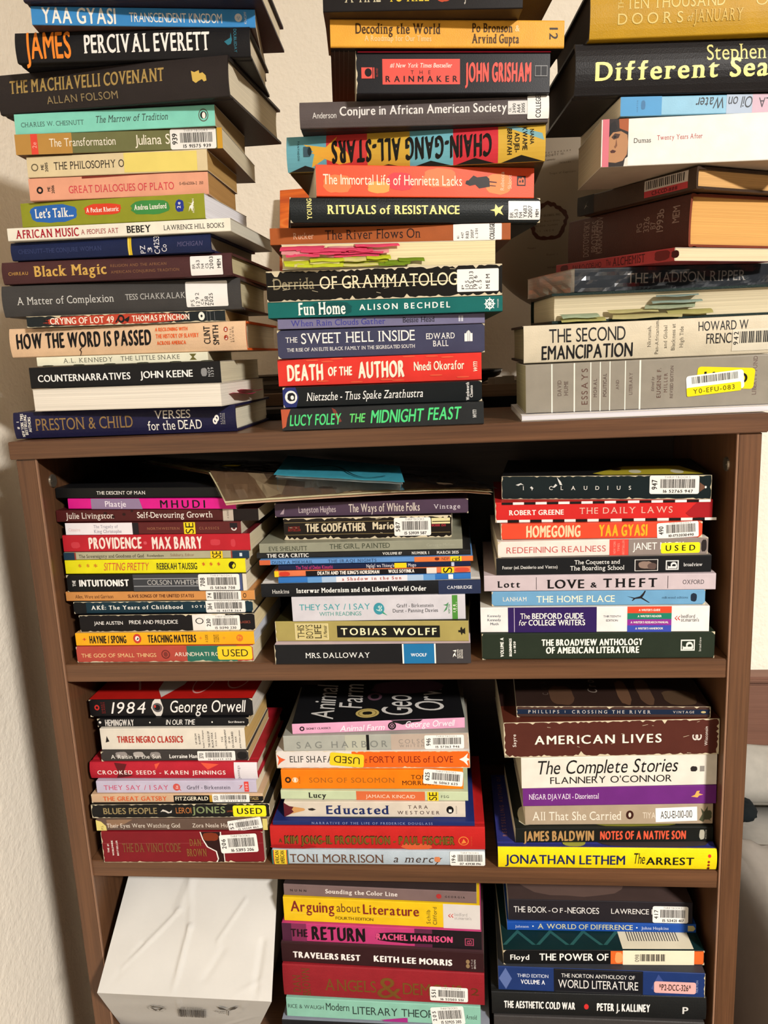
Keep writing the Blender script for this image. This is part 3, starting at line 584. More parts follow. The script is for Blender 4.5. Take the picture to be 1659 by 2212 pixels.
(-0.01591,-0.02027,0.35778,0.14449,-0.00835,0.0306,0.20953,0.02295,0.14258,{'label': "golden amber book with black ornate lettering, third down, top board's centre stack", 'sp': 'e6a63a', 'ty': 'hc', 'bot': '191513', 'pg': 'e6d9bd', 'bu': 0, 'ribs': 1, 'deco': [('t', 'Decoding the World', 0.1066, 0.4672, 0.48, 0.84, '4a3012', 'fb', 0), ('t', 'A Roadmap for Our Times', 0.1447, 0.4283, 0.22, 0.42, 'f0c98a', 'sb', 0), ('t', 'Po Bronson', 0.6009, 0.7767, 0.55, 0.86, '4a3012', 'fb', 0), ('t', '&', 0.7873, 0.8059, 0.58, 0.8, 'f0d09a', 'fb', 0), ('t', 'Arvind Gupta', 0.6009, 0.8043, 0.16, 0.48, '4a3012', 'fb', 0), ('t', '12', 0.9356, 0.9712, 0.3, 0.72, '2c1c10', 'sb', -90)]}),
(0.00394,-0.00953,0.32145,0.13738,-0.00884,0.02922,0.17668,0.03527,0.1059,{'label': "chunky black pocket paperback with a coral red panel, fourth down, top board's centre stack", 'sp': '1e1d20', 'bot': '1b191a', 'pg': 'e6d9bd', 'wear': 'l', 'deco': [('r', 0.0098, 1.0029, 0.97, 1.0, 'c93048', 0), ('r', 0.135, 0.5333, 0.22, 0.82, 'e4574c', 0), ('t', '#1 New York Times Bestseller', 0.1742, 0.4932, 0.62, 0.72, 'f4efe4', 'fi', 0), ('t', 'THE', 0.2798, 0.3816, 0.46, 0.55, '1a1416', 's', 0), ('t', 'RAINMAKER', 0.1507, 0.5205, 0.28, 0.42, '1a1416', 'sb', 0), ('t', 'JOHN GRISHAM', 0.5597, 0.9022, 0.28, 0.72, 'ee5a4e', 'sbc', 0), ('r', 0.0274, 0.0939, 0.36, 0.62, 'e4574c', 0), ('e', 0.044, 0.0802, 0.4, 0.6, '1a1416'), ('r', 0.0841, 0.0881, 0.36, 0.62, '1a1416', 0), ('t', 'ISLAND', 0.1018, 0.1115, 0.4, 0.6, 'a04038', 's', 90), ('r', 0.9217, 0.9863, 0.4, 0.66, '8a8a8a', 0), ('r', 0.9247, 0.9511, 0.42, 0.64, '1e1d20', 0), ('r', 0.954, 0.9834, 0.42, 0.64, '1e1d20', 0)]}),
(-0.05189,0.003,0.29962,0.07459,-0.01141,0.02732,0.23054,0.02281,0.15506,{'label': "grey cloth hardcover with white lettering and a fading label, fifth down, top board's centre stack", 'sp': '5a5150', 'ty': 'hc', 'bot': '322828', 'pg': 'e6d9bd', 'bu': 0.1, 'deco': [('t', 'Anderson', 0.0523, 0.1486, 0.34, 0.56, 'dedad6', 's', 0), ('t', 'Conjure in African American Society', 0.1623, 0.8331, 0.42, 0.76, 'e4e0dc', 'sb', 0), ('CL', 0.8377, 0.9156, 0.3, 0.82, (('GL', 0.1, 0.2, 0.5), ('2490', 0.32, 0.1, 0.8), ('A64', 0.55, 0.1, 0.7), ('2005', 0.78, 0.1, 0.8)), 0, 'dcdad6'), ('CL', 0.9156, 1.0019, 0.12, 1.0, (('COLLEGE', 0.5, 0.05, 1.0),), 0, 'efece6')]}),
(-0.07025,0.02652,0.26721,-0.00291,-0.01259,0.02539,0.24555,0.0321,0.15506,{'label': "yellow, red and blue patchwork jacket with upside-down black letters, sixth down, top board's centre stack", 'sp': 'c9a23c', 'ty': 'hc', 'bot': '4a3618', 'pg': 'e6d9bd', 'bu': 0.12, 'deco': [('r', -0.0026, 0.1555, 0, 1, '66a3b0', 0), ('p', ((0.0949, 0.1), (0.1097, 0.5), (0.0654, 0.75), (0.1836, 0.6), (0.2132, 0.3), (0.1555, 0.35)), 'd9a93c'), ('r', 0.1555, 0.3166, 0, 1, 'c83a38', 0), ('p', ((0.1555, 0.3), (0.0949, 0.5), (0.1555, 0.65), (0.1984, 0.95), (0.1836, 0.7), (0.2353, 0.5), (0.2575, 0.2), (0.2058, 0.15)), 'dfa53a'), ('r', 0.3166, 0.4828, 0, 1, 'c9a03a', 0), ('r', 0.4828, 0.6505, 0, 1, '6aa8b4', 0), ('r', 0.6505, 0.8227, 0, 1, 'c8323c', 0), ('r', 0.8227, 1.0015, 0, 1, 'cda53e', 0), ('p', ((0.8485, 0.98), (0.9963, 0.55), (0.9889, 0.75), (0.8855, 1.0)), '7aa9b0'), ('t', 'CHAIN-GANG ALL-STARS', 0.1762, 0.7983, 0.2, 0.8, '15130f', 'sbc', 180), ('p', ((0.0063, 0), (0.0691, 0.16), (0.1393, 0)), '1c1814'), ('p', ((0.3314, 0), (0.3979, 0.1), (0.4717, 0)), '1c1814'), ('p', ((0.4939, 0), (0.5641, 0.14), (0.6417, 0)), '1c1814'), ('p', ((0.6601, 0), (0.734, 0.16), (0.8116, 0)), '1c1814'), ('p', ((0.8338, 0), (0.9113, 0.18), (0.9963, 0)), '1c1814'), ('t', 'NANA', 0.9431, 0.9579, 0.45, 0.88, '181410', 'sb', -90), ('t', 'KWAME', 0.915, 0.9328, 0.3, 0.95, '181410', 'sb', -90), ('t', 'ADJEI-', 0.8855, 0.9032, 0.25, 0.8, '181410', 'sb', -90), ('t', 'BRENYAH', 0.8574, 0.8751, 0.2, 0.92, '181410', 'sb', -90), ('t', 'PANTHEON', 0.0417, 0.0491, 0.3, 0.85, '1c2a30', 's', -90), ('r', 0.0654, 0.092, 0.4, 0.68, '3c5560', 0), ('e', 0.0816, 0.0979, 0.42, 0.66, '1c2a30')]}),
(-0.03941,-0.00233,0.2381,0.23669,-0.0052,0.02677,0.21257,0.02825,0.13206,{'label': "coral orange paperback with thin white lettering, seventh down, top board's centre stack", 'sp': 'e8532f', 'pg': 'e6d9bd', 'deco': [('w', 0.027, 0.1575, 0.1, 0.7, 'ee7d45'), ('w', 0.314, 0.4358, 0.2, 0.8, 'd83a44'), ('w', 0.2271, 0.3314, 0.1, 0.5, 'f2a04c'), ('w', 0.4793, 0.6359, 0.3, 0.95, 'ee7a48'), ('w', 0.7664, 0.8969, 0.1, 0.8, 'ee8a4a'), ('t', 'The Immortal Life of Henrietta Lacks', 0.0313, 0.6603, 0.38, 0.7, 'f3e6cf', 's', 0), ('p', ((0.6751, 0.45), (0.7142, 0.72), (0.7316, 0.66), (0.7751, 0.7), (0.7882, 0.62), (0.7908, 0.36), (0.7403, 0.3), (0.7229, 0.42), (0.6968, 0.38)), '2a2320'), ('p', ((0.7882, 0.55), (0.823, 0.52), (0.823, 0.48), (0.7882, 0.5)), '5a2a20'), ('p', ((0.7882, 0.42), (0.8186, 0.4), (0.8186, 0.37), (0.7882, 0.38)), '5a2a20'), ('e', 0.6777, 0.6968, 0.42, 0.56, '1a1512'), ('t', 'Rebecca', 0.8404, 0.8578, 0.25, 0.85, 'f0c9a8', 's', 90), ('t', 'Skloot', 0.8752, 0.8926, 0.3, 0.75, 'f0c9a8', 's', 90), ('r', 0.9187, 0.9595, 0.4, 0.72, '2a1512', 0), ('t', 'B', 0.9247, 0.9543, 0.44, 0.68, 'ee6a40', 'sb', 90)]}),
(-0.06512,-0.0059,0.21532,0.22016,-0.00491,0.02503,0.24367,0.02286,0.15506,{'label': "black cloth hardcover with pale yellow title and emblem, eighth down, top board's centre stack", 'sp': '1b1e1e', 'ty': 'hc', 'pg': 'e6d9bd', 'wear': 'c', 'bu': 0.08, 'deco': [('t', 'YOUNG', 0.0649, 0.0832, 0.12, 0.95, 'e4dc8c', 'fb', 90), ('t', 'RITUALS of RESISTANCE', 0.1424, 0.6681, 0.34, 0.68, 'ebe392', 'fb', 0), ('p', ((0.7919, 0.5), (0.8109, 0.55), (0.8147, 0.75), (0.8261, 0.6), (0.8473, 0.7), (0.8352, 0.5), (0.8473, 0.3), (0.8261, 0.4), (0.8147, 0.25), (0.8109, 0.45)), 'e4dc8c'), ('CL', 0.8678, 0.9992, 0.12, 0.88, (('BR', 0.1, 0.1, 0.4), ('563', 0.24, 0.1, 0.55), ('N4', 0.38, 0.1, 0.4), ('Y683', 0.52, 0.1, 0.75), ('2007', 0.68, 0.1, 0.75), ('MEM', 0.9, 0.15, 0.55)), 0, 'eeebe6')]}),
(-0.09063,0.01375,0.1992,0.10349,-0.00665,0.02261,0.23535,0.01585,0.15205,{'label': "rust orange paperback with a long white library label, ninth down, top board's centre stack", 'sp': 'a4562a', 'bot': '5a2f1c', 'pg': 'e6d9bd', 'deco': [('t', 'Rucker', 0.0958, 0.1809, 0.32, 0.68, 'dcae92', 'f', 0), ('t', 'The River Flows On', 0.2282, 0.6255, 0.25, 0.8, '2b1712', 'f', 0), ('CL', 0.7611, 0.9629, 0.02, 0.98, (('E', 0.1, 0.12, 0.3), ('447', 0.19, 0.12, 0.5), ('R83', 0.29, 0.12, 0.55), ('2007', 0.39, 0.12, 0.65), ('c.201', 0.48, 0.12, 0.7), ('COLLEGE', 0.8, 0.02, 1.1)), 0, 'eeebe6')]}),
(-0.07911,0.00756,0.17491,0.12041,-0.00503,0.02086,0.20894,0.02343,0.13505,{'label': "page block facing out with pink and yellow sticky tabs, tenth down, top board's centre stack", 'sp': 'd8cba4', 'fo': 1, 'pg': 'e2d3a6', 'tabs': 'many'}),
(-0.09726,0.01136,0.14512,0.05288,-0.00542,0.01859,0.23107,0.02947,0.15206,{'label': "battered black paperback with scuffed cream edges, eleventh down, top board's centre stack", 'sp': '16130f', 'pg': 'e6d9bd', 'wear': 'tbcx', 'deco': [('t', 'Derrida', 0.0294, 0.2042, 0.4, 0.76, '8d8266', 'f', 0), ('t', 'OF GRAMMATOLOG', 0.2284, 0.8131, 0.38, 0.78, 'e8dcb8', 'f', 0), ('r', 0.0052, 0.7745, 0.5, 0.525, 'e0d4b0', 0), ('CL', 0.8107, 0.9855, 0.14, 0.86, (('P', 0.14, 0.12, 0.3), ('105', 0.24, 0.12, 0.5), ('D5313', 0.34, 0.12, 0.9), ('1976', 0.44, 0.12, 0.7), ('c.5', 0.54, 0.12, 0.5), ('MEM', 0.74, 0.12, 0.75)), 0, 'eeebe6')]}),
(-0.09656,0.00767,0.12941,0.07101,-0.00367,0.01727,0.23086,0.01508,0.15208,{'label': "teal paperback with a white gothic title, twelfth down, top board's centre stack", 'sp': '15635f', 'bot': '12403c', 'pg': 'e6d9bd', 'deco': [('w', 0.1731, 0.3672, 0.05, 0.95, '0f4d4b'), ('t', 'Fun Home', 0.1286, 0.3316, 0.16, 0.92, 'efece4', 'fb', 0), ('t', 'ALISON BECHDEL', 0.3914, 0.778, 0.36, 0.72, 'f0eee8', 'sb', 0), ('o', 0.9268, 0.964, 0.18, 0.82, 'e8ece8', 0.14), ('r', 0.9438, 0.947, 0.1, 0.9, 'e8ece8', 0), ('r', 0.922, 0.9689, 0.47, 0.53, 'e8ece8', 0), ('r', 0.9438, 0.947, 0.1, 0.9, 'e8ece8', 45), ('r', 0.9438, 0.947, 0.1, 0.9, 'e8ece8', -45), ('e', 0.9406, 0.9503, 0.4, 0.6, 'e8ece8'), ('t', 'MARINER', 0.977, 0.9834, 0.25, 0.8, 'c9d6d2', 's', 90)]}),
(-0.08834,0.01067,0.11871,0.10908,-0.00166,0.01602,0.20604,0.00998,0.13205,{'label': "slim lavender grey paperback with blue lettering, thirteenth down, top board's centre stack", 'sp': '75718f', 'pg': 'e6d9bd', 'deco': [('t', 'When Rain Clouds Gather', 0.0619, 0.5192, 0.24, 0.8, '3b3a8e', 'f', 0), ('t', 'Bessie Head', 0.6017, 0.7576, 0.3, 0.8, '1f1c22', 'f', 0), ('r', 0.8731, 0.8822, 0.25, 0.8, 'c9c8d2', 0), ('r', 0.8859, 0.8951, 0.25, 0.8, 'c9c8d2', 0)]}),
(-0.09073,0.01376,0.08985,0.10211,-0.00085,0.0135,0.20772,0.02815,0.13203,{'label': "slate blue paperback with scuffed corners and white small capitals, fourteenth down, top board's centre stack", 'sp': '3f4058', 'pg': 'e6d9bd', 'wear': 'c', 'deco': [('t', 'THE', 0.0394, 0.0962, 0.56, 0.74, 'e6e3e0', 'f', 0), ('t', 'SWEET HELL INSIDE', 0.1146, 0.6627, 0.5, 0.86, 'eae7e2', 'f', 0), ('t', 'THE RISE OF AN ELITE BLACK FAMILY IN THE SEGREGATED SOUTH', 0.0431, 0.6627, 0.24, 0.36, 'e6e3e0', 'f', 0), ('t', 'EDWARD', 0.7177, 0.8552, 0.52, 0.72, 'eae7e2', 'f', 0), ('t', 'BALL', 0.7489, 0.824, 0.26, 0.46, 'eae7e2', 'f', 0), ('r', 0.9028, 0.9413, 0.4, 0.68, 'eae7e2', 0), ('e', 0.9102, 0.934, 0.44, 0.78, 'eae7e2'), ('r', 0.9175, 0.9193, 0.4, 0.8, '3f4058', 0), ('r', 0.9267, 0.9285, 0.4, 0.8, '3f4058', 0)]}),
(-0.09328,0.01796,0.0624,0.02007,-0.00119,0.0109,0.20514,0.02677,0.13505,{'label': "bright red book with tall white capitals and wavy ornament, fifteenth down, top board's centre stack", 'sp': 'd9372e', 'pg': 'e6d9bd', 'deco': [('t', 'DEATH', 0.0452, 0.2243, 0.2, 0.78, 'f2e6cf', 'sbc', 0), ('t', 'OF THE', 0.2486, 0.368, 0.34, 0.66, 'f2e6cf', 'sbc', 0), ('t', 'AUTHOR', 0.3979, 0.6255, 0.22, 0.8, 'f2e6cf', 'sbc', 0), ('t', 'Nnedi Okorafor', 0.6721, 0.9165, 0.42, 0.74, 'f2e6cf', 'sc', 0), ('t', 'wm', 0.9501, 0.9799, 0.32, 0.68, 'f2e6cf', 'si', 90), ('w', 0.1404, 0.2057, 0.9, 0.96, 'e2583c'), ('w', 0.215, 0.2803, 0.84, 0.9, 'e2583c'), ('w', 0.5042, 0.5695, 0.1, 0.16, 'e2583c'), ('w', 0.5602, 0.6255, 0.06, 0.12, 'e2583c'), ('w', 0.8027, 0.868, 0.85, 0.91, 'e2583c'), ('w', 0.8773, 0.9426, 0.1, 0.16, 'e2583c'), ('w', 0.187, 0.2523, 0.12, 0.18, 'e2583c'), ('w', 0.3549, 0.4202, 0.05, 0.11, 'e2583c'), ('w', 0.7467, 0.812, 0.2, 0.26, 'e2583c'), ('w', 0.2617, 0.327, 0.93, 0.99, 'e2583c'), ('w', 0.6161, 0.6814, 0.92, 0.98, 'e2583c'), ('w', 0.7281, 0.7934, 0.9, 0.96, 'e2583c')]}),
(-0.08717,0.00663,0.04161,-0.00071,0.0,0.00756,0.1984,0.0198,0.12603,{'label': "black paperback with a round portrait on blue, second from bottom, top board's centre stack", 'sp': '15191b', 'pg': 'e6d9bd', 'wear': 'c', 'deco': [('p', ((-0.0014, 0), (-0.0014, 1), (0.0654, 1), (0.0798, 0.5), (0.0654, 0)), '28306b'), ('e', 0.0091, 0.0721, 0.18, 0.84, 'e6e6e2'), ('w', 0.0205, 0.0626, 0.3, 0.74, '1c1c20'), ('e', 0.0377, 0.0549, 0.38, 0.6, 'e6e6e2'), ('t', 'Nietzsche - Thus Spake Zarathustra', 0.118, 0.7082, 0.3, 0.7, 'eeece8', 'fi', 0), ('t', 'Wordsworth', 0.9222, 0.9374, 0.06, 0.94, 'e6e4e0', 'fb', 90), ('t', 'Classics', 0.9413, 0.9546, 0.2, 0.78, 'e6e4e0', 'fb', 90)]}),
(-0.08751,-0.00591,0.01931,-5e-05,0.00063,0.00305,0.19968,0.02122,0.13496,{'label': "charcoal book with bright green brush lettering, lowest, top board's centre stack", 'sp': '27292a', 'pg': 'e6d9bd', 'deco': [('p', ((-0.0005, 1), (0.0484, 1), (0.0296, 0.6), (0.0202, 0.2), (0.0014, 0.1)), 'b5563a'), ('p', ((0.255, 1), (0.2738, 0.9), (0.302, 0.35), (0.2879, 0.3), (0.2644, 0.7)), '7a3a30'), ('t', 'LUCY FOLEY', 0.039, 0.302, 0.22, 0.72, '4fd07c', 'sbi', 0), ('t', 'THE', 0.3434, 0.4223, 0.28, 0.68, '63cf6c', 'sbi', 0), ('t', 'MIDNIGHT', 0.4448, 0.7116, 0.22, 0.8, '4fd07c', 'sbi', 0), ('t', 'FEAST', 0.7266, 0.8938, 0.26, 0.82, '4fd07c', 'sbi', 0), ('t', 'wm', 0.9371, 0.9652, 0.3, 0.66, 'cfcfcc', 'si', 90)]}),
(0.21059,-0.00798,0.34994,0.07738,-0.00273,0.01542,0.21316,0.04245,0.15789,{'label': "metallic yellow jacketed hardcover cropped by the frame, topmost, top board's right stack", 'sp': 'b98e1f', 'ty': 'hc', 'pg': '2a2018', 'oc': '1c1713', 'bu': 0.06, 'deco': [('t', 'THE', 0.1121, 0.133, 0.52, 0.8, 'd6bc6a', 'f', 90), ('t', 'TEN THOUSAND', 0.146, 0.5424, 0.52, 0.74, 'd9c070', 'f', 0), ('t', 'DOORS', 0.1121, 0.3755, 0.24, 0.44, 'd9c070', 'f', 0), ('t', 'of', 0.3937, 0.4166, 0.26, 0.4, 'd9c070', 'fi', 0), ('t', 'JANUARY', 0.4198, 0.6186, 0.24, 0.46, 'cfae50', 'f', 0), ('o', 0.6675, 0.7132, 0.5, 0.68, 'd9c070', 0.1)]}),
(0.1985,-0.00252,0.30671,0.08855,-0.00072,0.01782,0.21443,0.04308,0.1306,{'label': "massive black hardcover with pale gold lettering, second down, top board's right stack", 'sp': '1f1c1c', 'ty': 'hc', 'bot': '2a2523', 'pg': '3a3026', 'bu': 0.1, 'deco': [('t', 'Stephen King', 0.5378, 0.9584, 0.58, 0.88, 'd9cf86', 'f', 0), ('t', 'Different Seasons', 0.0812, 1.0183, 0.26, 0.6, 'f0e896', 'fb', 0)]}),
(0.23988,0.0023,0.28874,0.11947,0.00672,0.0159,0.19303,0.01593,0.13008,{'label': "slim sky blue paperback with upside-down handwriting, third down, top board's right stack", 'sp': '7fb4cf', 'pg': 'e6d9bd', 'deco': [('r', 0.0011, 0.193, 0, 1, '3f8fc4', 0), ('r', 0.4975, 0.6193, 0, 1, 'a9b8cc', 0), ('r', 0.6193, 1.0, 0, 1, 'c9a9b8', 0), ('t', 'Oil on Water', 0.3529, 0.6193, 0.3, 0.88, '22262c', 'si', 180), ('t', 'HELON HABILA', 0.6498, 0.9543, 0.3, 0.8, '3a3038', 's', 180), ('t', 'NORTON', 0.0758, 0.0818, 0.2, 0.8, '244a66', 's', 90), ('w', 0.0955, 0.1169, 0.3, 0.8, '2c6a98')]}),
(0.22364,0.00538,0.24759,0.04478,0.01379,0.01595,0.18572,0.04033,0.10624,{'label': "thick white paperback with a pink edge and small red title, fourth down, top board's right", 'sp': 'e9e4da', 'bot': 'b9a38c', 'pg': 'b7a488', 'deco': [('r', 0.005, 0.0366, 0, 1, 'cf6f7c', 0), ('r', 0.0366, 0.1292, 0, 1, '2a201c', 0), ('p', ((0.0366, 0.1), (0.0366, 0.62), (0.0551, 0.72), (0.0937, 0.74), (0.1246, 0.66), (0.1292, 0.5), (0.1246, 0.25), (0.1053, 0.12), (0.0706, 0.08)), 'b08058'), ('p', ((0.0821, 1.0), (0.086, 0.8), (0.1292, 0.72), (0.1292, 1.0)), 'a4562e'), ('p', ((0.0474, 0.62), (0.0644, 0.7), (0.0899, 0.68), (0.0821, 0.6), (0.059, 0.57)), '4a3024'), ('e', 0.0582, 0.0721, 0.6, 0.65, '120e0c'), ('p', ((0.0721, 0.6), (0.0767, 0.44), (0.0675, 0.38), (0.0613, 0.42), (0.0675, 0.46)), '7a5036'), ('p', ((0.0428, 0.33), (0.0551, 0.36), (0.0721, 0.33), (0.0644, 0.29), (0.0474, 0.29)), '4a241c'), ('p', ((0.0366, 0.62), (0.0428, 0.9), (0.0629, 0.96), (0.0767, 0.8), (0.0551, 0.73)), '1a1412'), ('p', ((0.1091, 0), (0.1153, 0.16), (0.1292, 0.2), (0.1292, 0)), 'd8d0c4'), ('t', 'Dumas', 0.157, 0.2387, 0.48, 0.58, '2b2523', 'f', 0), ('t', 'Twenty Years After', 0.268, 0.4855, 0.52, 0.62, 'b04a52', 'f', 0)]}),
(0.22697,0.16027,0.23078,-1.05277,-0.00517,0.03395,0.16962,0.01951,0.12776,{'label': "worn brown leather book turned sideways with a red barcode sticker, fifth down, top board's right", 'sp': '3f2f24', 'ty': 'hc', 'bot': '4a3222', 'pg': 'd2a368', 'bu': 0.02, 'deco': [('r', -0.0082, 0.1557, 0, 1, '1d1b1a', 0), ('p', ((0.0601, 0.3), (0.1011, 0.75), (0.0806, 0.5), (0.1148, 0.3), (0.0874, 0.45)), '8a8478'), ('r', 0.6066, 0.9413, 0.3, 0.92, 'b5a79a', 0), ('r', 0.6066, 0.9413, 0.12, 0.42, 'a8383a', 0), ('t', 'C3-CCD-###', 0.668, 0.8661, 0.18, 0.36, '2a1414', 'sb', 0), ('r', 0.6202, 0.6257, 0.5, 0.88, '201a18', 0), ('r', 0.6352, 0.6434, 0.5, 0.88, '201a18', 0), ('r', 0.6503, 0.6585, 0.5, 0.88, '201a18', 0), ('r', 0.6653, 0.6708, 0.5, 0.88, '201a18', 0), ('r', 0.6803, 0.6885, 0.5, 0.88, '201a18', 0), ('r', 0.6954, 0.7036, 0.5, 0.88, '201a18', 0), ('r', 0.7104, 0.7158, 0.5, 0.88, '201a18', 0), ('r', 0.7254, 0.7336, 0.5, 0.88, '201a18', 0), ('r', 0.7404, 0.7486, 0.5, 0.88, '201a18', 0), ('r', 0.7555, 0.7609, 0.5, 0.88, '201a18', 0), ('r', 0.7705, 0.7787, 0.5, 0.88, '201a18', 0), ('r', 0.7855, 0.7937, 0.5, 0.88, '201a18', 0), ('r', 0.8005, 0.806, 0.5, 0.88, '201a18', 0), ('r', 0.8156, 0.8238, 0.5, 0.88, '201a18', 0), ('r', 0.8306, 0.8388, 0.5, 0.88, '201a18', 0), ('r', 0.8456, 0.8511, 0.5, 0.88, '201a18', 0), ('r', 0.8607, 0.8689, 0.5, 0.88, '201a18', 0), ('r', 0.8757, 0.8839, 0.5, 0.88, '201a18', 0), ('r', 0.8907, 0.8962, 0.5, 0.88, '201a18', 0), ('r', 0.9057, 0.9139, 0.5, 0.88, '201a18', 0)]}),
(0.22199,0.20331,0.18411,-1.09729,-0.00821,0.04041,0.19412,0.04806,0.14543,{'label': "maroon library hardcover turned sideways with its tail edge showing, sixth down, top board's right stack", 'sp': '4a2a22', 'ty': 'hc', 'pg': 'd9a35e', 'oc': '7a3a26', 'bu': 0.02, 'deco': [('t', 'DOSTOYEVSKY', 0.152, 0.2053, 0.12, 0.92, '8d7468', 's', 90), ('t', 'BROTHERS', 0.2293, 0.2853, 0.2, 0.88, '8d7468', 's', 90), ('t', 'KARAMAZOV', 0.272, 0.328, 0.15, 0.95, '8d7468', 's', 90), ('t', 'PG', 0.6187, 0.6587, 0.45, 0.62, '8d7468', 's', 90), ('t', '3326', 0.672, 0.7147, 0.42, 0.72, '8d7468', 's', 90), ('t', 'B7', 0.7253, 0.7653, 0.46, 0.6, '8d7468', 's', 90), ('t', '1993b', 0.772, 0.8213, 0.38, 0.82, '8d7468', 's', 90), ('t', 'MEM', 0.8827, 0.932, 0.5, 0.82, '8d7468', 's', 90)]}),
(0.20571,0.18656,0.17091,-1.08614,-0.00117,0.04158,0.19055,0.01195,0.13341,{'label': "red paperback turned sideways with dark ornate lettering, seventh down, top board's right stack", 'sp': 'a83a3a', 'pg': 'e0cda8', 'deco': [('w', 0.0443, 0.1261, 0.1, 0.9, '5a2020'), ('t', 'PAULO COELHO', 0.167, 0.4329, 0.25, 0.72, '4a1c1c', 's', 0), ('t', 'The', 0.4738, 0.5147, 0.3, 0.8, '4a1c1c', 'si', 0), ('t', 'ALCHEMIST', 0.5283, 0.7873, 0.2, 0.85, '4a1c1c', 'f', 0), ('w', 0.8555, 0.9714, 0.1, 0.95, '6a2422'), ('w', 0.9782, 1.0327, 0.2, 0.8, '4a1a1a')]}),
(0.20763,0.05753,0.14201,0.21073,0.03737,0.00623,0.25749,0.02274,0.15728,{'label': "plastic-wrapped black book with thin silver capitals, eighth down, top board's right stack", 'sp': '22262c', 'pg': 'ddd4ca', 'wrap': 1, 'deco': [('t', 'THE MADISON RIPPER', 0.2161, 0.7121, 0.3, 0.74, 'aaa39c', 'f', 0)]}),
(0.18382,0.04587,0.11179,0.04283,0.02851,0.00749,0.24371,0.02918,0.15177,{'label': "green-boarded hardcover with fore-edge out and faded sticky tabs, ninth down, top board's right stack", 'sp': '12241f', 'ty': 'hc', 'fo': 1, 'pg': 'c9bd9f', 'tabs': 'faded'}),
(0.15485,0.03936,0.07373,0.01032,0.02107,0.0042,0.24146,0.0371,0.15216,{'label': "cream jacketed hardcover with black capitals over a barcode, tenth down, top board's right stack", 'sp': 'cfc3aa', 'ty': 'hc', 'pg': '8f8468', 'oc': '1d1d18', 'bu': 0.04, 'deco': [('t', 'THE SECOND', 0.1048, 0.4133, 0.52, 0.88, '1c1c1e', 's', 0), ('t', 'EMANCIPATION', 0.0737, 0.4437, 0.08, 0.44, '1c1c1e', 'sb', 0), ('t', 'Nkrumah,', 0.5019, 0.5149, 0.3, 0.85, '5f594c', 'f', 90), ('t', 'Pan-Africanism,', 0.533, 0.5459, 0.1, 1.0, '5f594c', 'f', 90), ('t', 'and Global', 0.5666, 0.5796, 0.25, 0.85, '5f594c', 'f', 90), ('t', 'Blackness at', 0.5977, 0.6119, 0.18, 0.88, '5f594c', 'f', 90), ('t', 'High Tide', 0.63, 0.6442, 0.25, 0.8, '5f594c', 'f', 90), ('t', 'HOWARD W', 0.7038, 0.8991, 0.66, 0.9, '1c1c1e', 's', 0), ('t', 'FRENCH', 0.7361, 0.8564, 0.32, 0.58, '1c1c1e', 's', 0), ('r', 0.8383, 1.0, 0.1, 0.66, 'd8cfba', 0), ('t', '942', 0.8435, 0.8616, 0.26, 0.6, '1a1a1a', 'sb', 90), ('r', 0.8668, 0.8687, 0.3, 0.6, '1a1a1a', 0), ('r', 0.8739, 0.8784, 0.3, 0.6, '1a1a1a', 0), ('r', 0.881, 0.8855, 0.3, 0.6, '1a1a1a', 0), ('r', 0.8881, 0.8926, 0.3, 0.6, '1a1a1a', 0), ('r', 0.8952, 0.8972, 0.3, 0.6, '1a1a1a', 0), ('r', 0.9023, 0.9069, 0.3, 0.6, '1a1a1a', 0), ('r', 0.9094, 0.914, 0.3, 0.6, '1a1a1a', 0), ('r', 0.9166, 0.9211, 0.3, 0.6, '1a1a1a', 0), ('r', 0.9237, 0.9256, 0.3, 0.6, '1a1a1a', 0), ('r', 0.9308, 0.9353, 0.3, 0.6, '1a1a1a', 0), ('r', 0.9379, 0.9424, 0.3, 0.6, '1a1a1a', 0), ('r', 0.945, 0.9495, 0.3, 0.6, '1a1a1a', 0), ('r', 0.9521, 0.9541, 0.3, 0.6, '1a1a1a', 0), ('r', 0.9592, 0.9638, 0.3, 0.6, '1a1a1a', 0), ('r', 0.9664, 0.9709, 0.3, 0.6, '1a1a1a', 0), ('r', 0.9735, 0.978, 0.3, 0.6, '1a1a1a', 0), ('r', 0.9806, 0.9825, 0.3, 0.6, '1a1a1a', 0), ('r', 0.9877, 0.9922, 0.3, 0.6, '1a1a1a', 0)]}),
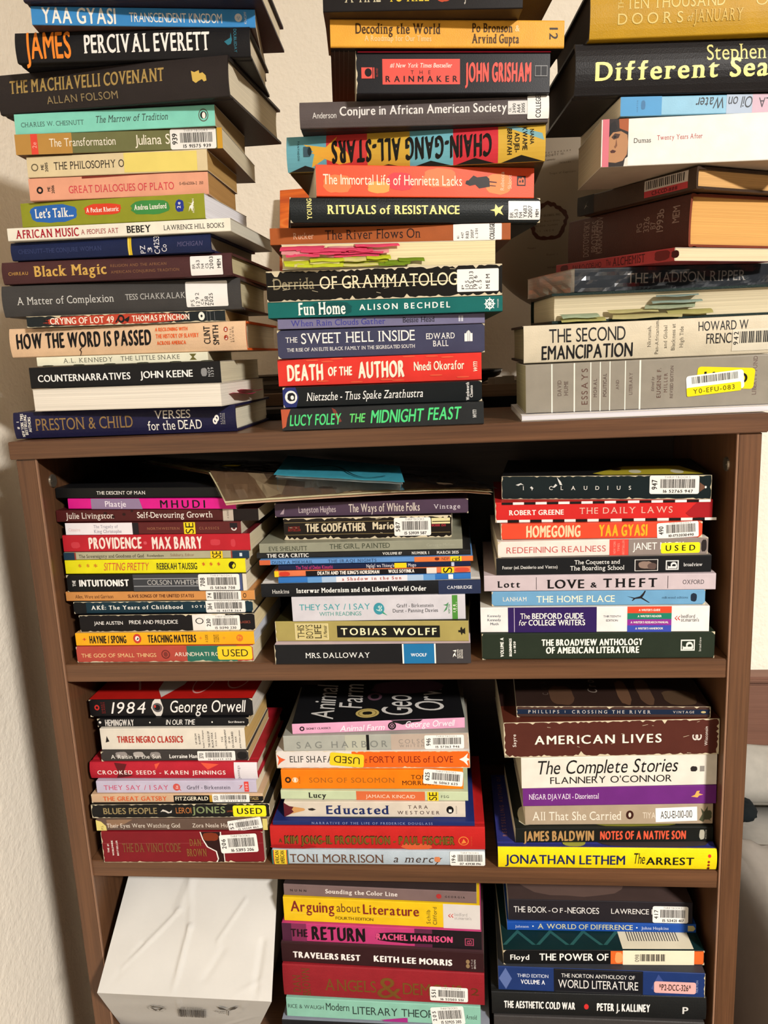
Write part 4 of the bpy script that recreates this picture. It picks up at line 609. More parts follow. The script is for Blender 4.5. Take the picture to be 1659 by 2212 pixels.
(0.15457,0.01544,0.02523,-0.00772,0.01136,0.00045,0.23423,0.04717,0.13843,{'label': "thick stone-grey paperback divided by white rules, second from bottom, top board's right stack", 'sp': '8f887b', 'pg': 'a59f80', 'bu': 0.0, 'deco': [('r', 0.1055, 0.1107, 0, 1, 'e9e6da', 0), ('r', 0.1977, 0.2029, 0, 1, 'e9e6da', 0), ('r', 0.2652, 0.2691, 0, 1, 'e9e6da', 0), ('r', 0.3041, 0.308, 0, 1, 'e9e6da', 0), ('r', 0.3431, 0.347, 0, 1, 'e9e6da', 0), ('r', 0.4054, 0.4093, 0, 1, 'e9e6da', 0), ('r', 0.4638, 0.4703, 0, 1, 'e9e6da', 0), ('t', 'DAVID', 0.1315, 0.147, 0.34, 0.66, '5c4a44', 'f', 90), ('t', 'HUME', 0.1587, 0.1743, 0.34, 0.64, '5c4a44', 'f', 90), ('t', 'ESSAYS', 0.2301, 0.2548, 0.14, 0.88, '5c4038', 'f', 90), ('t', 'MORAL', 0.2795, 0.2924, 0.28, 0.66, '5c4a44', 'f', 90), ('t', 'POLITICAL', 0.3184, 0.3314, 0.28, 0.76, '5c4a44', 'f', 90), ('t', 'AND', 0.3703, 0.382, 0.42, 0.62, '5c4a44', 'f', 90), ('t', 'LITERARY', 0.4236, 0.4365, 0.3, 0.76, '5c4a44', 'f', 90), ('t', 'Edited by', 0.5131, 0.5235, 0.36, 0.66, '5c4a44', 'fi', 90), ('t', 'EUGENE F.', 0.5352, 0.5508, 0.22, 0.82, '5c4038', 'f', 90), ('t', 'MILLER', 0.5638, 0.5768, 0.32, 0.72, '5c4038', 'f', 90), ('t', 'REVISED EDITION', 0.5884, 0.6001, 0.2, 0.86, '5c4a44', 'f', 90), ('t', 'LIBERTY FUND', 0.9143, 0.9299, 0.2, 0.98, '6a5550', 'f', 90), ('US', 0.6936, 0.9208, 0.36, 0.78, 'USED', -4, 'efd51c', 'sb', 1), ('US', 0.6527, 0.8799, 0.3, 0.68, '|', 5, 'f0efe8', 'sb', 1), ('US', 0.6547, 0.8702, 0.26, 0.44, 'Y0-EFU-083', 5, 'efd81c', 's', 1)]}),
(0.14937,0.00636,0.0187,-0.00695,0.0041,-0.00166,0.24269,0.00589,0.16521,{'label': "thin white notepad overhanging beneath the stack, lowest, top board's right stack", 'sp': 'e9e6ea', 'fo': 1, 'pg': 'dcd8dc', 'deco': [('r', 0.0009, 0.5485, 0.8, 1.0, 'c9c4cc', 0)]}),
(-0.35228,0.02896,-0.04739,-0.02014,-0.01065,0.02172,0.20257,0.01132,0.14003,{'label': "black paperback with small white serif capitals, topmost, upper shelf's left stack", 'sp': '141414', 'top': '1a1a1c', 'pg': 'e6d9bd', 'deco': [('t', 'THE DESCENT OF MAN', 0.2316, 0.5045, 0.34, 0.66, 'eae6e0', 'f', 0)]}),
(-0.33962,0.02888,-0.05972,-0.04455,-0.00918,0.02016,0.19033,0.01146,0.12806,{'label': "magenta and mauve paperback, second down, upper shelf's left stack", 'sp': 'd61b87', 'pg': 'e6d9bd', 'deco': [('r', 0.1413, 0.4269, 0, 1, '8f7a99', 0), ('p', ((0.4269, 0), (0.4211, 1), (0.4327, 1), (0.4501, 0)), '8f7a99'), ('t', 'Plaatje', 0.2262, 0.3517, 0.22, 0.76, 'efe6ee', 's', 0), ('t', 'MHUDI', 0.5562, 0.8215, 0.12, 0.84, '151013', 'sb', 0)]}),
(-0.35221,0.024,-0.07305,-0.00298,-0.00652,0.01854,0.22533,0.01289,0.15206,{'label': "maroon paperback with network dots, third down, upper shelf's left stack", 'sp': '4d1c1c', 'pg': 'c9bda4', 'deco': [('t', 'Julie Livingston', 0.0489, 0.2909, 0.28, 0.78, 'ece2d8', 'f', 0), ('t', 'Self-Devouring Growth', 0.4062, 0.778, 0.3, 0.8, 'ece2d8', 'f', 0), ('e', 0.2396, 0.2572, 0.6, 0.85, '2a1412'), ('e', 0.2796, 0.2957, 0.3, 0.55, '2a1412'), ('e', 0.3325, 0.3502, 0.5, 0.75, '2a1412'), ('e', 0.3758, 0.3886, 0.8, 1.0, '2a1412'), ('r', 0.8285, 0.879, 0, 1, 'b8ab9c', 0), ('r', 0.879, 1.0008, 0, 1, '1c1514', 0), ('t', 'A SERIES', 0.8486, 0.8566, 0.2, 0.9, '4a4038', 's', 90)]}),
(-0.3416,0.02065,-0.08682,-0.00565,-0.00507,0.01705,0.19586,0.013,0.13205,{'label': "white and maroon paperback with a yellow sticker scrap, fourth down, upper shelf's left stack", 'sp': '5a2222', 'pg': 'c9bda4', 'deco': [('r', -0.0009, 0.3869, 0, 1, 'e6e0e4', 0), ('t', 'Césaire', 0.0157, 0.084, 0.3, 0.55, 'd9b0b0', 'f', 0), ('t', 'The Tragedy of', 0.1634, 0.3038, 0.56, 0.82, '8f8a9a', 'f', 0), ('t', 'King Christophe', 0.1634, 0.3223, 0.14, 0.42, '8f8a9a', 'f', 0), ('r', 0.3869, 0.422, 0, 1, '201a1e', 0), ('t', 'NORTHWESTERN', 0.47, 0.6547, 0.38, 0.58, '9c6a4c', 'f', 0), ('t', 'CLASSICS', 0.7655, 0.8763, 0.38, 0.58, '9c6a4c', 'f', 0), ('US', 0.6796, 0.7442, -0.02, 1.0, 'SE', 90, 'e8cc1e', 's', 0), ('o', 0.9446, 0.976, 0.25, 0.75, 'd8cfc8', 0.2), ('r', 0.9381, 0.9797, 0.5, 0.9, '201a1e', 0)]}),
(-0.34609,0.01944,-0.10557,0.00438,-0.00398,0.01594,0.20871,0.01838,0.13505,{'label': "red honeycomb-patterned book with tall white capitals, fifth down, upper shelf's left stack", 'sp': 'b4202c', 'top': '6a1c22', 'pg': 'cfc2a2', 'deco': [('t', 'PROVIDENCE', 0.1396, 0.425, 0.18, 0.84, 'ecd9cf', 'sbc', 0), ('t', 'MAX BARRY', 0.4803, 0.7484, 0.14, 0.84, 'ecd9cf', 'sbc', 0), ('w', 0.4354, 0.4544, 0.4, 0.6, 'd0505a'), ('w', 0.789, 0.8452, 0.3, 0.7, 'c33a44'), ('w', 0.8971, 0.923, 0.2, 0.7, 'c33a44'), ('w', 0.0411, 0.093, 0.2, 0.6, 'c33a44')]}),
(-0.34605,0.01809,-0.11437,0.01071,-0.00291,0.01445,0.20662,0.00826,0.13206,{'label': "slim grey-green paperback with navy ends, sixth down, upper shelf's left stack", 'sp': 'a8a387', 'pg': 'cfc2a2', 'deco': [('r', -0.0013, 0.0581, 0, 1, '1d3548', 0), ('r', 0.0581, 0.066, 0, 1, '8f3a2c', 0), ('t', 'The Sovereignty and Goodness of God', 0.0817, 0.4364, 0.24, 0.68, '1f1c18', 'f', 0), ('t', 'Rowlandson', 0.4539, 0.543, 0.3, 0.64, '1f1c18', 's', 0), ('t', 'Salisbury, Editor', 0.5797, 0.7073, 0.34, 0.7, '8a6a54', 's', 0), ('r', 0.903, 0.91, 0, 1, '8f3a2c', 0), ('r', 0.91, 1.0, 0, 1, '1c3448', 0), ('r', 0.9484, 0.9624, 0.25, 0.7, 'c9d4da', 0), ('US', 0.7947, 0.8593, -0.02, 1.0, 'SE', 96, 'e8c41e', 's', 0)]}),
(-0.34666,0.01878,-0.13056,-0.00272,-0.00219,0.01277,0.20268,0.01564,0.13205,{'label': "bright yellow paperback with red hand lettering and stars, seventh down, upper shelf's left stack", 'sp': 'dfd71a', 'pg': 'd6c7a4', 'deco': [('t', 'SITTING PRETTY', 0.2169, 0.4719, 0.24, 0.78, 'c8503a', 'si', 0), ('t', 'REBEKAH TAUSSIG', 0.5132, 0.736, 0.28, 0.74, '1a1818', 'sb', 0), ('t', '*', 0.0732, 0.093, 0.3, 0.7, 'c8702a', 'sb', 0), ('t', '*', 0.1199, 0.1379, 0.3, 0.7, 'c8702a', 'sb', 0), ('t', '*', 0.1603, 0.1828, 0.3, 0.7, 'c8702a', 'sb', 0), ('t', '*', 0.7629, 0.7809, 0.35, 0.75, 'c8402a', 'sb', 0), ('t', '*', 0.8042, 0.8222, 0.35, 0.75, 'c8402a', 'sb', 0), ('t', '*', 0.8455, 0.8635, 0.35, 0.75, 'c8402a', 'sb', 0), ('e', 0.9084, 0.9479, 0.28, 0.82, '1c1a14'), ('p', ((0.9264, 0.5), (0.9389, 0.7), (0.9443, 0.5), (0.9317, 0.3)), 'dfd71a')]}),
(-0.34571,0.01629,-0.15024,0.00158,-0.00136,0.01108,0.20212,0.01912,0.13204,{'label': "black and grey paperback with widely spaced white capitals, eighth down, upper shelf's left stack", 'sp': '131314', 'pg': 'e6d9bd', 'wear': 'c', 'deco': [('t', 'THE', 0.0311, 0.0491, 0.32, 0.68, 'eceae6', 'sb', 90), ('t', 'INTUITIONIST', 0.0689, 0.3498, 0.32, 0.7, 'eceae6', 'sbc', 0), ('r', 0.3733, 1.0, 0, 1, '3c3e42', 0), ('r', 0.376, 0.7407, 0.72, 0.76, 'a4a6aa', 0), ('r', 0.376, 0.7407, 0.28, 0.32, 'a4a6aa', 0), ('t', 'COLSON WHITEHEAD', 0.4525, 0.7947, 0.38, 0.66, 'b4b2b0', 's', 0), ('r', 0.9613, 0.9748, 0, 1, '46527a', 0), ('r', 0.9784, 1.0, 0, 1, 'd9d2c2', 0), ('TB', 0.7362, 0.9613, 0.04, 0.98, '708', '15 58368 708', 0, 1)]}),
(-0.34939,0.01721,-0.16127,-0.00234,-0.00078,0.00919,0.21317,0.0105,0.14003,{'label': "slim tan orange paperback with dark red small capitals, ninth down, upper shelf's left stack", 'sp': 'c98a4c', 'pg': 'd9b484', 'deco': [('t', 'Allen, Ware and Garrison', 0.0506, 0.2549, 0.3, 0.68, '4a1f16', 's', 0), ('t', 'SLAVE SONGS OF THE UNITED STATES', 0.3339, 0.6841, 0.34, 0.68, '4a1a14', 'sb', 0), ('TB', 0.7476, 0.9305, -0.02, 1.0, '74', '', 0, 0), ('o', 0.9399, 0.9571, 0.25, 0.75, '2a1a10', 0.15)]}),
(-0.34091,0.01537,-0.1753,0.00495,-0.00016,0.00766,0.2018,0.01346,0.13202,{'label': "dark blue paperback with chipped edge and wide serif title, tenth down, upper shelf's left stack", 'sp': '14303c', 'pg': 'e0cfa6', 'wear': 'tc', 'deco': [('r', -0.0018, 0.0706, 0, 1, '141618', 0), ('t', 'AKÉ: The Years of Childhood', 0.0977, 0.6154, 0.34, 0.66, 'e6e4dc', 'fb', 0), ('t', 'SOYINKA', 0.6643, 0.8145, 0.42, 0.62, 'e6e4dc', 'fb', 0), ('TB', 0.7421, 0.9593, -0.02, 1.0, '364', '16 46178 364', 0, 0)]}),
(-0.33428,0.01124,-0.19505,0.00935,0.00021,0.00589,0.19691,0.01922,0.128,{'label': "black paperback with bird emblem and barcode sticker, eleventh down, upper shelf's left stack", 'sp': '141214', 'pg': 'e2cfa2', 'wear': 'tbc', 'deco': [('t', 'JANE AUSTEN', 0.0832, 0.2497, 0.42, 0.62, 'ece8e4', 's', 0), ('t', 'PRIDE AND PREJUDICE', 0.2866, 0.5659, 0.44, 0.66, 'ece8e4', 's', 0), ('r', 0.6491, 0.8359, 0.02, 1.0, 'e4dfd8', 0), ('o', 0.6657, 0.712, 0.4, 0.76, '222', 0.12), ('t', 'CLASSICS', 0.9098, 0.9746, 0.42, 0.56, 'a04a3a', 's', 0), ('TB', 0.7203, 0.9172, 0.04, 0.9, '230', '15 51390 230', 0, 1)]}),
(-0.33958,0.00804,-0.21006,0.00306,0.00019,0.00381,0.20131,0.01451,0.13199,{'label': "yellow paperback with black condensed capitals and red target, second from bottom, upper shelf's left stack", 'sp': 'eaa91c', 'top': 'dcb070', 'pg': 'c9cbd4', 'deco': [('t', '+', 0.039, 0.0608, 0.38, 0.66, 'c8302a', 'sb', 0), ('t', 'HAYNIE / SPONG', 0.0789, 0.2875, 0.2, 0.78, '1b1712', 'sbc', 0), ('e', 0.3274, 0.3728, 0.16, 0.92, 'c23a32'), ('e', 0.3383, 0.3619, 0.34, 0.74, 'efe6da'), ('p', ((0.3438, 0.4), (0.3546, 0.66), (0.3583, 0.5)), '1b1712'), ('t', 'TEACHING MATTERS', 0.4091, 0.6794, 0.22, 0.8, '1b1712', 'sbc', 0), ('t', '+', 0.6957, 0.7138, 0.38, 0.68, 'd87a2a', 'sb', 0), ('t', '+', 0.8245, 0.8444, 0.4, 0.68, 'd8902a', 'sb', 0), ('t', 'A GUIDE', 0.7302, 0.7447, 0.2, 0.8, '5a4a18', 's', 90), ('t', 'STUDENTS', 0.7773, 0.8063, 0.2, 0.8, '5a4a18', 's', 90), ('e', 0.9025, 0.9388, 0.25, 0.8, 'd8702a'), ('t', 'P+', 0.9098, 0.9315, 0.4, 0.66, 'eaa91c', 'sb', 0)]}),
(-0.33966,0.00631,-0.22886,6e-05,9e-05,0.00172,0.19956,0.01828,0.13199,{'label': "salmon and green paperback with yellow used sticker, lowest, upper shelf's left stack", 'sp': 'b0483c', 'pg': 'ddd0b0', 'wear': 'cb', 'deco': [('r', 0.6307, 0.9106, 0, 1, '2c6a5a', 0), ('t', 'THE GOD OF SMALL THINGS', 0.0261, 0.4555, 0.32, 0.56, 'e4bc84', 's', 0), ('o', 0.4849, 0.5344, 0.2, 0.76, '6a2a24', 0.12), ('e', 0.4977, 0.5216, 0.32, 0.64, '7a342c'), ('t', 'ARUNDHATI ROY', 0.5601, 0.8372, 0.36, 0.6, 'efe0cc', 's', 0), ('US', 0.8023, 0.995, 0.12, 0.96, 'USED', 0, 'f0c828', 'f', 1)]}),
(-0.1125,0.03869,-0.0774,0.00232,-0.00334,0.00539,0.20782,0.01529,0.132,{'label': "purple paperback with narrow pale lettering, topmost, upper shelf's centre stack", 'sp': '4c3a4c', 'pg': 'e6d9bd', 'wear': 'c', 'deco': [('t', 'Langston Hughes', 0.1253, 0.3203, 0.28, 0.72, 'b0a2a4', 'sc', 0), ('t', 'The Ways of White Folks', 0.3878, 0.7539, 0.24, 0.82, 'c9bcb2', 'sc', 0), ('t', 'Vintage', 0.8245, 0.9595, 0.34, 0.66, 'cfc6cc', 'f', 0), ('p', ((0.0255, 0.2), (0.0518, 0.65), (0.0458, 0.2)), 'a8949c')]}),
(-0.10268,0.03277,-0.10156,-0.00584,-0.00277,0.00505,0.17981,0.02391,0.10601,{'label': "battered black pocket paperback with yellowed stripes, second down, upper shelf's centre stack", 'sp': '1c1612', 'pg': 'e6d9bd', 'wear': 'tbcx', 'deco': [('t', 'A FAMOUS', 0.0247, 0.0965, 0.52, 0.62, '9a2c26', 'fi', 0), ('t', 'BESTSELLER', 0.0247, 0.1026, 0.4, 0.5, '9a2c26', 'fi', 0), ('t', 'THE GODFATHER', 0.1312, 0.4957, 0.36, 0.72, 'd0c2a4', 'sbc', 0), ('t', 'Mario Puzo', 0.5355, 0.7848, 0.42, 0.74, 'd0c2a4', 'sbc', 0), ('r', 0.0056, 0.9926, 0.78, 0.8, '8a7850', 0), ('r', 0.0056, 0.9926, 0.22, 0.24, '8a7850', 0), ('r', 0.8844, 0.9926, 0.62, 0.88, 'd8cf9a', 0), ('r', 0.8887, 0.9926, 0.7, 0.74, '2a1c12', 0), ('t', '01388 150', 0.8844, 0.9667, 0.5, 0.6, 'c8384a', 's', 0), ('TB', 0.6636, 0.8801, 0.1, 0.92, '587', '15 53939 587', 0, 1)]}),
(-0.1275,0.01914,-0.11221,0.01063,-0.00167,0.00422,0.21579,0.01041,0.14001,{'label': "wide pale grey-green paperback, third down, upper shelf's centre stack", 'sp': '8d8d7a', 'top': '8b8b78', 'pg': 'e6d9bd', 'deco': [('t', 'EVE SHELNUTT', 0.0479, 0.2393, 0.22, 0.66, '3a3e30', 'f', 0), ('t', 'THE GIRL, PAINTED', 0.3507, 0.6479, 0.3, 0.8, '3a4032', 'f', 0), ('t', 'Carnegie-Mellon', 0.8264, 0.9607, 0.36, 0.62, 'a3a390', 'f', 0)]}),
(-0.13114,0.01933,-0.11818,0.00084,-0.00113,0.00368,0.22763,0.00568,0.15201,{'label': "thin charcoal journal with slab lettering, fourth down, upper shelf's centre stack", 'sp': '232323', 'pg': 'e6d9bd', 'deco': [('t', 'THE CEA CRITIC', 0.0485, 0.2479, 0.16, 0.86, 'e6e2da', 'fb', 0), ('t', 'VOLUME 87', 0.5938, 0.6846, 0.3, 0.78, 'dad6ce', 'fb', 0), ('t', 'NUMBER 1', 0.7294, 0.8108, 0.28, 0.78, 'dad6ce', 'fb', 0), ('t', 'MARCH 2025', 0.8447, 0.9451, 0.28, 0.8, 'dad6ce', 'fb', 0)]}),
(-0.12693,0.0135,-0.12384,0.0105,-0.00057,0.00323,0.22544,0.00538,0.14501,{'label': "thin sky blue and orange paperback, fifth down, upper shelf's centre stack", 'sp': '5d8cc4', 'pg': 'e6d9bd', 'deco': [('r', -0.001, 0.0514, 0, 1, 'c8603a', 0), ('r', 0.7305, 1.0007, 0, 1, 'd9733a', 0), ('t', 'DUNYA MIKHAIL', 0.0595, 0.2542, 0.18, 0.78, '1f3a5c', 'f', 0), ('t', 'THE IRAQI NIGHTS', 0.3263, 0.5536, 0.22, 0.84, '2a3a5a', 'f', 0), ('w', 0.8244, 0.8462, 0.2, 0.85, '6a2a1a'), ('t', 'NDP', 0.8564, 0.8904, 0.25, 0.8, '6a2a1a', 'f', 0), ('US', 0.8972, 0.9483, -0.1, 1.02, 'EL', 90, 'e8cc20', 's', 0)]}),
(-0.10653,0.01113,-0.12947,0.01823,-8e-05,0.00278,0.20252,0.0053,0.13201,{'label': "thin navy paperback with a crimson title, sixth down, upper shelf's centre stack", 'sp': '15203f', 'pg': 'e6d9bd', 'deco': [('t', 'The Trial of Dedan Kimathi', 0.0925, 0.2873, 0.16, 0.84, 'cf3a78', 'f', 0), ('t', "Ngũgĩ wa Thiong'o - Micere Mugo", 0.4624, 0.7206, 0.22, 0.84, 'e0dce0', 'f', 0), ('US', 0.6089, 0.6716, 0, 1.0, '', 0, 'e8c81c', 's', 0), ('r', 0.9018, 0.9169, 0.1, 0.9, 'b9bdd0', 0)]}),
(-0.11072,0.00946,-0.13606,0.0212,0.00025,0.00222,0.20653,0.00635,0.13201,{'label': "thin orange-marbled paperback with black title band, seventh down, upper shelf's centre stack", 'sp': 'd8734a', 'pg': 'e6d9bd', 'deco': [('r', -0.0007, 0.0215, 0, 1, 'e6c21e', 0), ('w', 0.0229, 0.0822, 0.1, 0.9, 'c83a2a'), ('r', 0.1621, 0.7779, 0, 0.92, '171315', 0), ('t', "DEATH AND THE KING'S HORSEMAN", 0.2228, 0.5396, 0.2, 0.78, 'e8e0d6', 'sbc', 0), ('t', 'WOLE SOYINKA', 0.5855, 0.7172, 0.24, 0.8, 'e8e0d6', 'sbc', 0), ('r', 0.7794, 0.8298, 0, 1, 'e0d3c4', 0), ('w', 0.9186, 0.9963, 0.1, 0.9, 'c84a34'), ('US', 0.8534, 0.9171, -0.05, 1.0, 'S', 90, 'e8cc20', 's', 0)]}),
(-0.10637,0.0067,-0.14244,0.02157,0.00061,0.00171,0.20216,0.00612,0.13201,{'label': "thin blue paperback fading to white at its middle, eighth down, upper shelf's centre stack", 'sp': '2f6db4', 'pg': 'e6d9bd', 'deco': [('r', 0.154, 0.2294, 0, 1, '5f93c8', 0), ('r', 0.2294, 0.3049, 0, 1, 'a4bcd6', 0), ('r', 0.3049, 0.6747, 0, 1, 'e2dce0', 0), ('r', 0.6747, 0.7577, 0, 1, 'a4bcd6', 0), ('r', 0.7577, 0.8181, 0, 1, '5f93c8', 0), ('t', 'a Shadow in the Sun', 0.3351, 0.6445, 0.26, 0.8, 'a0483a', 'fb', 0), ('r', 0.886, 0.9102, 0.1, 0.9, 'e6e6ea', 0)]}),
(-0.12549,0.00549,-0.15734,0.01243,0.00079,0.00131,0.23109,0.01471,0.155,{'label': "black hardcover with white serif title and navy publisher block, ninth down, upper shelf's centre stack", 'sp': '15171b', 'ty': 'hc', 'top': 'cfccc8', 'pg': 'e6d9bd', 'bu': 0.03, 'deco': [('t', 'Hankins', 0.0513, 0.13, 0.3, 0.58, 'dcdad6', 'f', 0), ('t', 'Interwar Modernism and the Liberal World Order', 0.1637, 0.7572, 0.3, 0.64, 'f0eeea', 'fb', 0), ('r', 0.8121, 1.0007, 0, 1, '27304c', 0), ('t', 'CAMBRIDGE', 0.8511, 0.9623, 0.38, 0.6, 'e0e0e4', 'f', 0)]}),
(-0.09357,0.00555,-0.18462,0.00313,0.00087,0.00114,0.18295,0.0271,0.11999,{'label': "white shrink-wrapped textbook with teal capitals, tenth down, upper shelf's centre stack", 'sp': 'c9c6cc', 'pg': 'e6d9bd', 'deco': [('t', 'THEY SAY / I SAY', 0.0427, 0.455, 0.46, 0.7, '3f9aa0', 's', 0), ('t', 'WITH READINGS', 0.1584, 0.403, 0.22, 0.38, '5a9c94', 's', 0), ('e', 0.4751, 0.5371, 0.24, 0.72, '3a8f9e'), ('p', ((0.5228, 0.4), (0.5538, 0.2), (0.527, 0.28)), '3a9a74'), ('t', '6e', 0.4902, 0.5237, 0.38, 0.6, 'cfe0d8', 's', 90), ('t', 'Graff - Birkenstein', 0.6091, 0.8203, 0.52, 0.66, '3a3a3c', 'f', 0), ('t', 'Durst - Panning Davies', 0.5857, 0.8437, 0.32, 0.46, '3a3a3c', 'f', 0), ('r', 0.925, 0.956, 0.02, 0.98, '4c8a3a', 0), ('t', '100', 0.9309, 0.9443, 0.3, 0.6, 'f4efe4', 'sb', 90), ('t', 'YEARS', 0.946, 0.9527, 0.35, 0.7, 'f4efe4', 's', 90), ('p', ((0.8747, 0.6), (0.8957, 0.55), (0.8873, 0.45), (0.8747, 0.3), (0.894, 0.4), (0.9057, 0.7), (0.8915, 0.62)), '4c8a5a'), ('t', 'NORTON', 0.9024, 0.9141, 0.25, 0.62, '4c8a5a', 's', 90)]}),
(-0.11375,0.00738,-0.20725,-0.02926,0.00058,0.00063,0.2058,0.02245,0.13199,{'label': "khaki paperback with black title plate, second from bottom, upper shelf's centre stack", 'sp': 'a39556', 'top': '2a2612', 'pg': 'e6d9bd', 'wear': 'l', 'deco': [('r', 0.1038, 0.2806, 0.08, 0.9, 'd9cb98', 0), ('r', 0.1091, 0.2753, 0.12, 0.86, 'c9ba7e', 0), ('t', 'THIS', 0.1166, 0.1527, 0.16, 0.82, '3c3420', 's', 90), ('t', "BOY'S", 0.1617, 0.1978, 0.16, 0.84, '3c3420', 's', 90), ('t', 'LIFE', 0.2068, 0.2429, 0.16, 0.84, '3c3420', 's', 90), ('t', 'A Memoir', 0.2535, 0.273, 0.2, 0.8, '3c3420', 'si', 90), ('r', 0.3257, 0.8552, 0.2, 0.78, '171713', 0), ('t', 'TOBIAS WOLFF', 0.3452, 0.8387, 0.32, 0.66, 'e6e0b8', 'sb', 0), ('p', ((0.9485, 0.55), (0.959, 0.55), (0.959, 0.65), (0.965, 0.72), (0.971, 0.58), (0.9831, 0.68), (0.9831, 0.35), (0.971, 0.42), (0.965, 0.3), (0.959, 0.45), (0.9485, 0.45)), '1c1a14')]}),
(-0.11376,-0.00306,-0.22916,-0.00393,0.00037,0.00021,0.20729,0.02171,0.13498,{'label': "black paperback with blue block framed in white, lowest, upper shelf's centre stack", 'sp': '17181b', 'top': 'cbb8c0', 'pg': 'ddd2b4', 'wear': 'l', 'deco': [('t', 'MRS. DALLOWAY', 0.1583, 0.492, 0.32, 0.58, 'eceae6', 'f', 0), ('r', 0.6567, 0.8257, 0, 1, 'f4efe4', 0), ('r', 0.6641, 0.8183, 0.0, 1, '1f6ea0', 0), ('t', 'WOOLF', 0.6997, 0.7798, 0.36, 0.52, 'eceaea', 'sb', 0), ('r', 0.8257, 1.0007, 0, 1, '3c393b', 0), ('t', 'NORTON', 0.9325, 0.9399, 0.25, 0.7, 'f4efe4', 's', 90), ('t', 'CRITICAL', 0.9429, 0.9503, 0.25, 0.7, 'f4efe4', 's', 90), ('t', 'EDITIONS', 0.9533, 0.9607, 0.25, 0.7, 'f4efe4', 's', 90), ('p', ((0.9103, 0.65), (0.9251, 0.58), (0.9132, 0.45), (0.9103, 0.3), (0.9192, 0.42), (0.9281, 0.32), (0.9221, 0.5), (0.9296, 0.68)), 'f4efe4')]}),
(0.13099,0.04629,-0.06617,-0.1154,-0.00593,0.00832,0.20752,0.02443,0.13106,{'label': "dark green-black paperback with spaced white capitals, topmost, upper shelf's right stack", 'sp': '152022', 'top': '1b1b1c', 'pg': '3a3428', 'wear': 'tlrbc', 'deco': [('t', 'I, CLAUDIUS', 0.1048, 0.6294, 0.4, 0.56, 'e4e0d8', 'f', 0), ('p', ((0.0703, 0.62), (0.0962, 0.7), (0.1117, 0.6), (0.0962, 0.64), (0.0833, 0.58)), 'cfcfca'), ('p', ((0.1411, 0.5), (0.1531, 0.42), (0.1583, 0.48), (0.148, 0.56)), 'cfcfca'), ('p', ((0.2731, 0.95), (0.2929, 0.75), (0.2998, 0.6), (0.2877, 0.62), (0.2791, 0.8)), 'd4d4ce'), ('p', ((0.2515, 0.5), (0.267, 0.66), (0.2757, 0.6), (0.2619, 0.5)), 'cfcfca'), ('p', ((0.9461, 0.3), (0.9763, 0.5), (0.9461, 0.7)), '6b4a3a'), ('e', 0.9694, 0.978, 0.45, 0.55, 'f4efe4'), ('TB', 0.7157, 0.9435, 0.22, 1.0, '947', '16 52765 947', 0, 1)], 'tops': [('p', ((0.45, 0.1), (0.62, 0.5), (0.9, 0.52), (0.97, 0.05), (0.5, 0.02)), 'b8a832'), ('e', 0.63, 0.69, 0.1, 0.3, 'd8d2b0'), ('e', 0.83, 0.89, 0.08, 0.3, 'd8d2b0'), ('e', 0.55, 0.6, 0.25, 0.42, '4a3a28')]}),
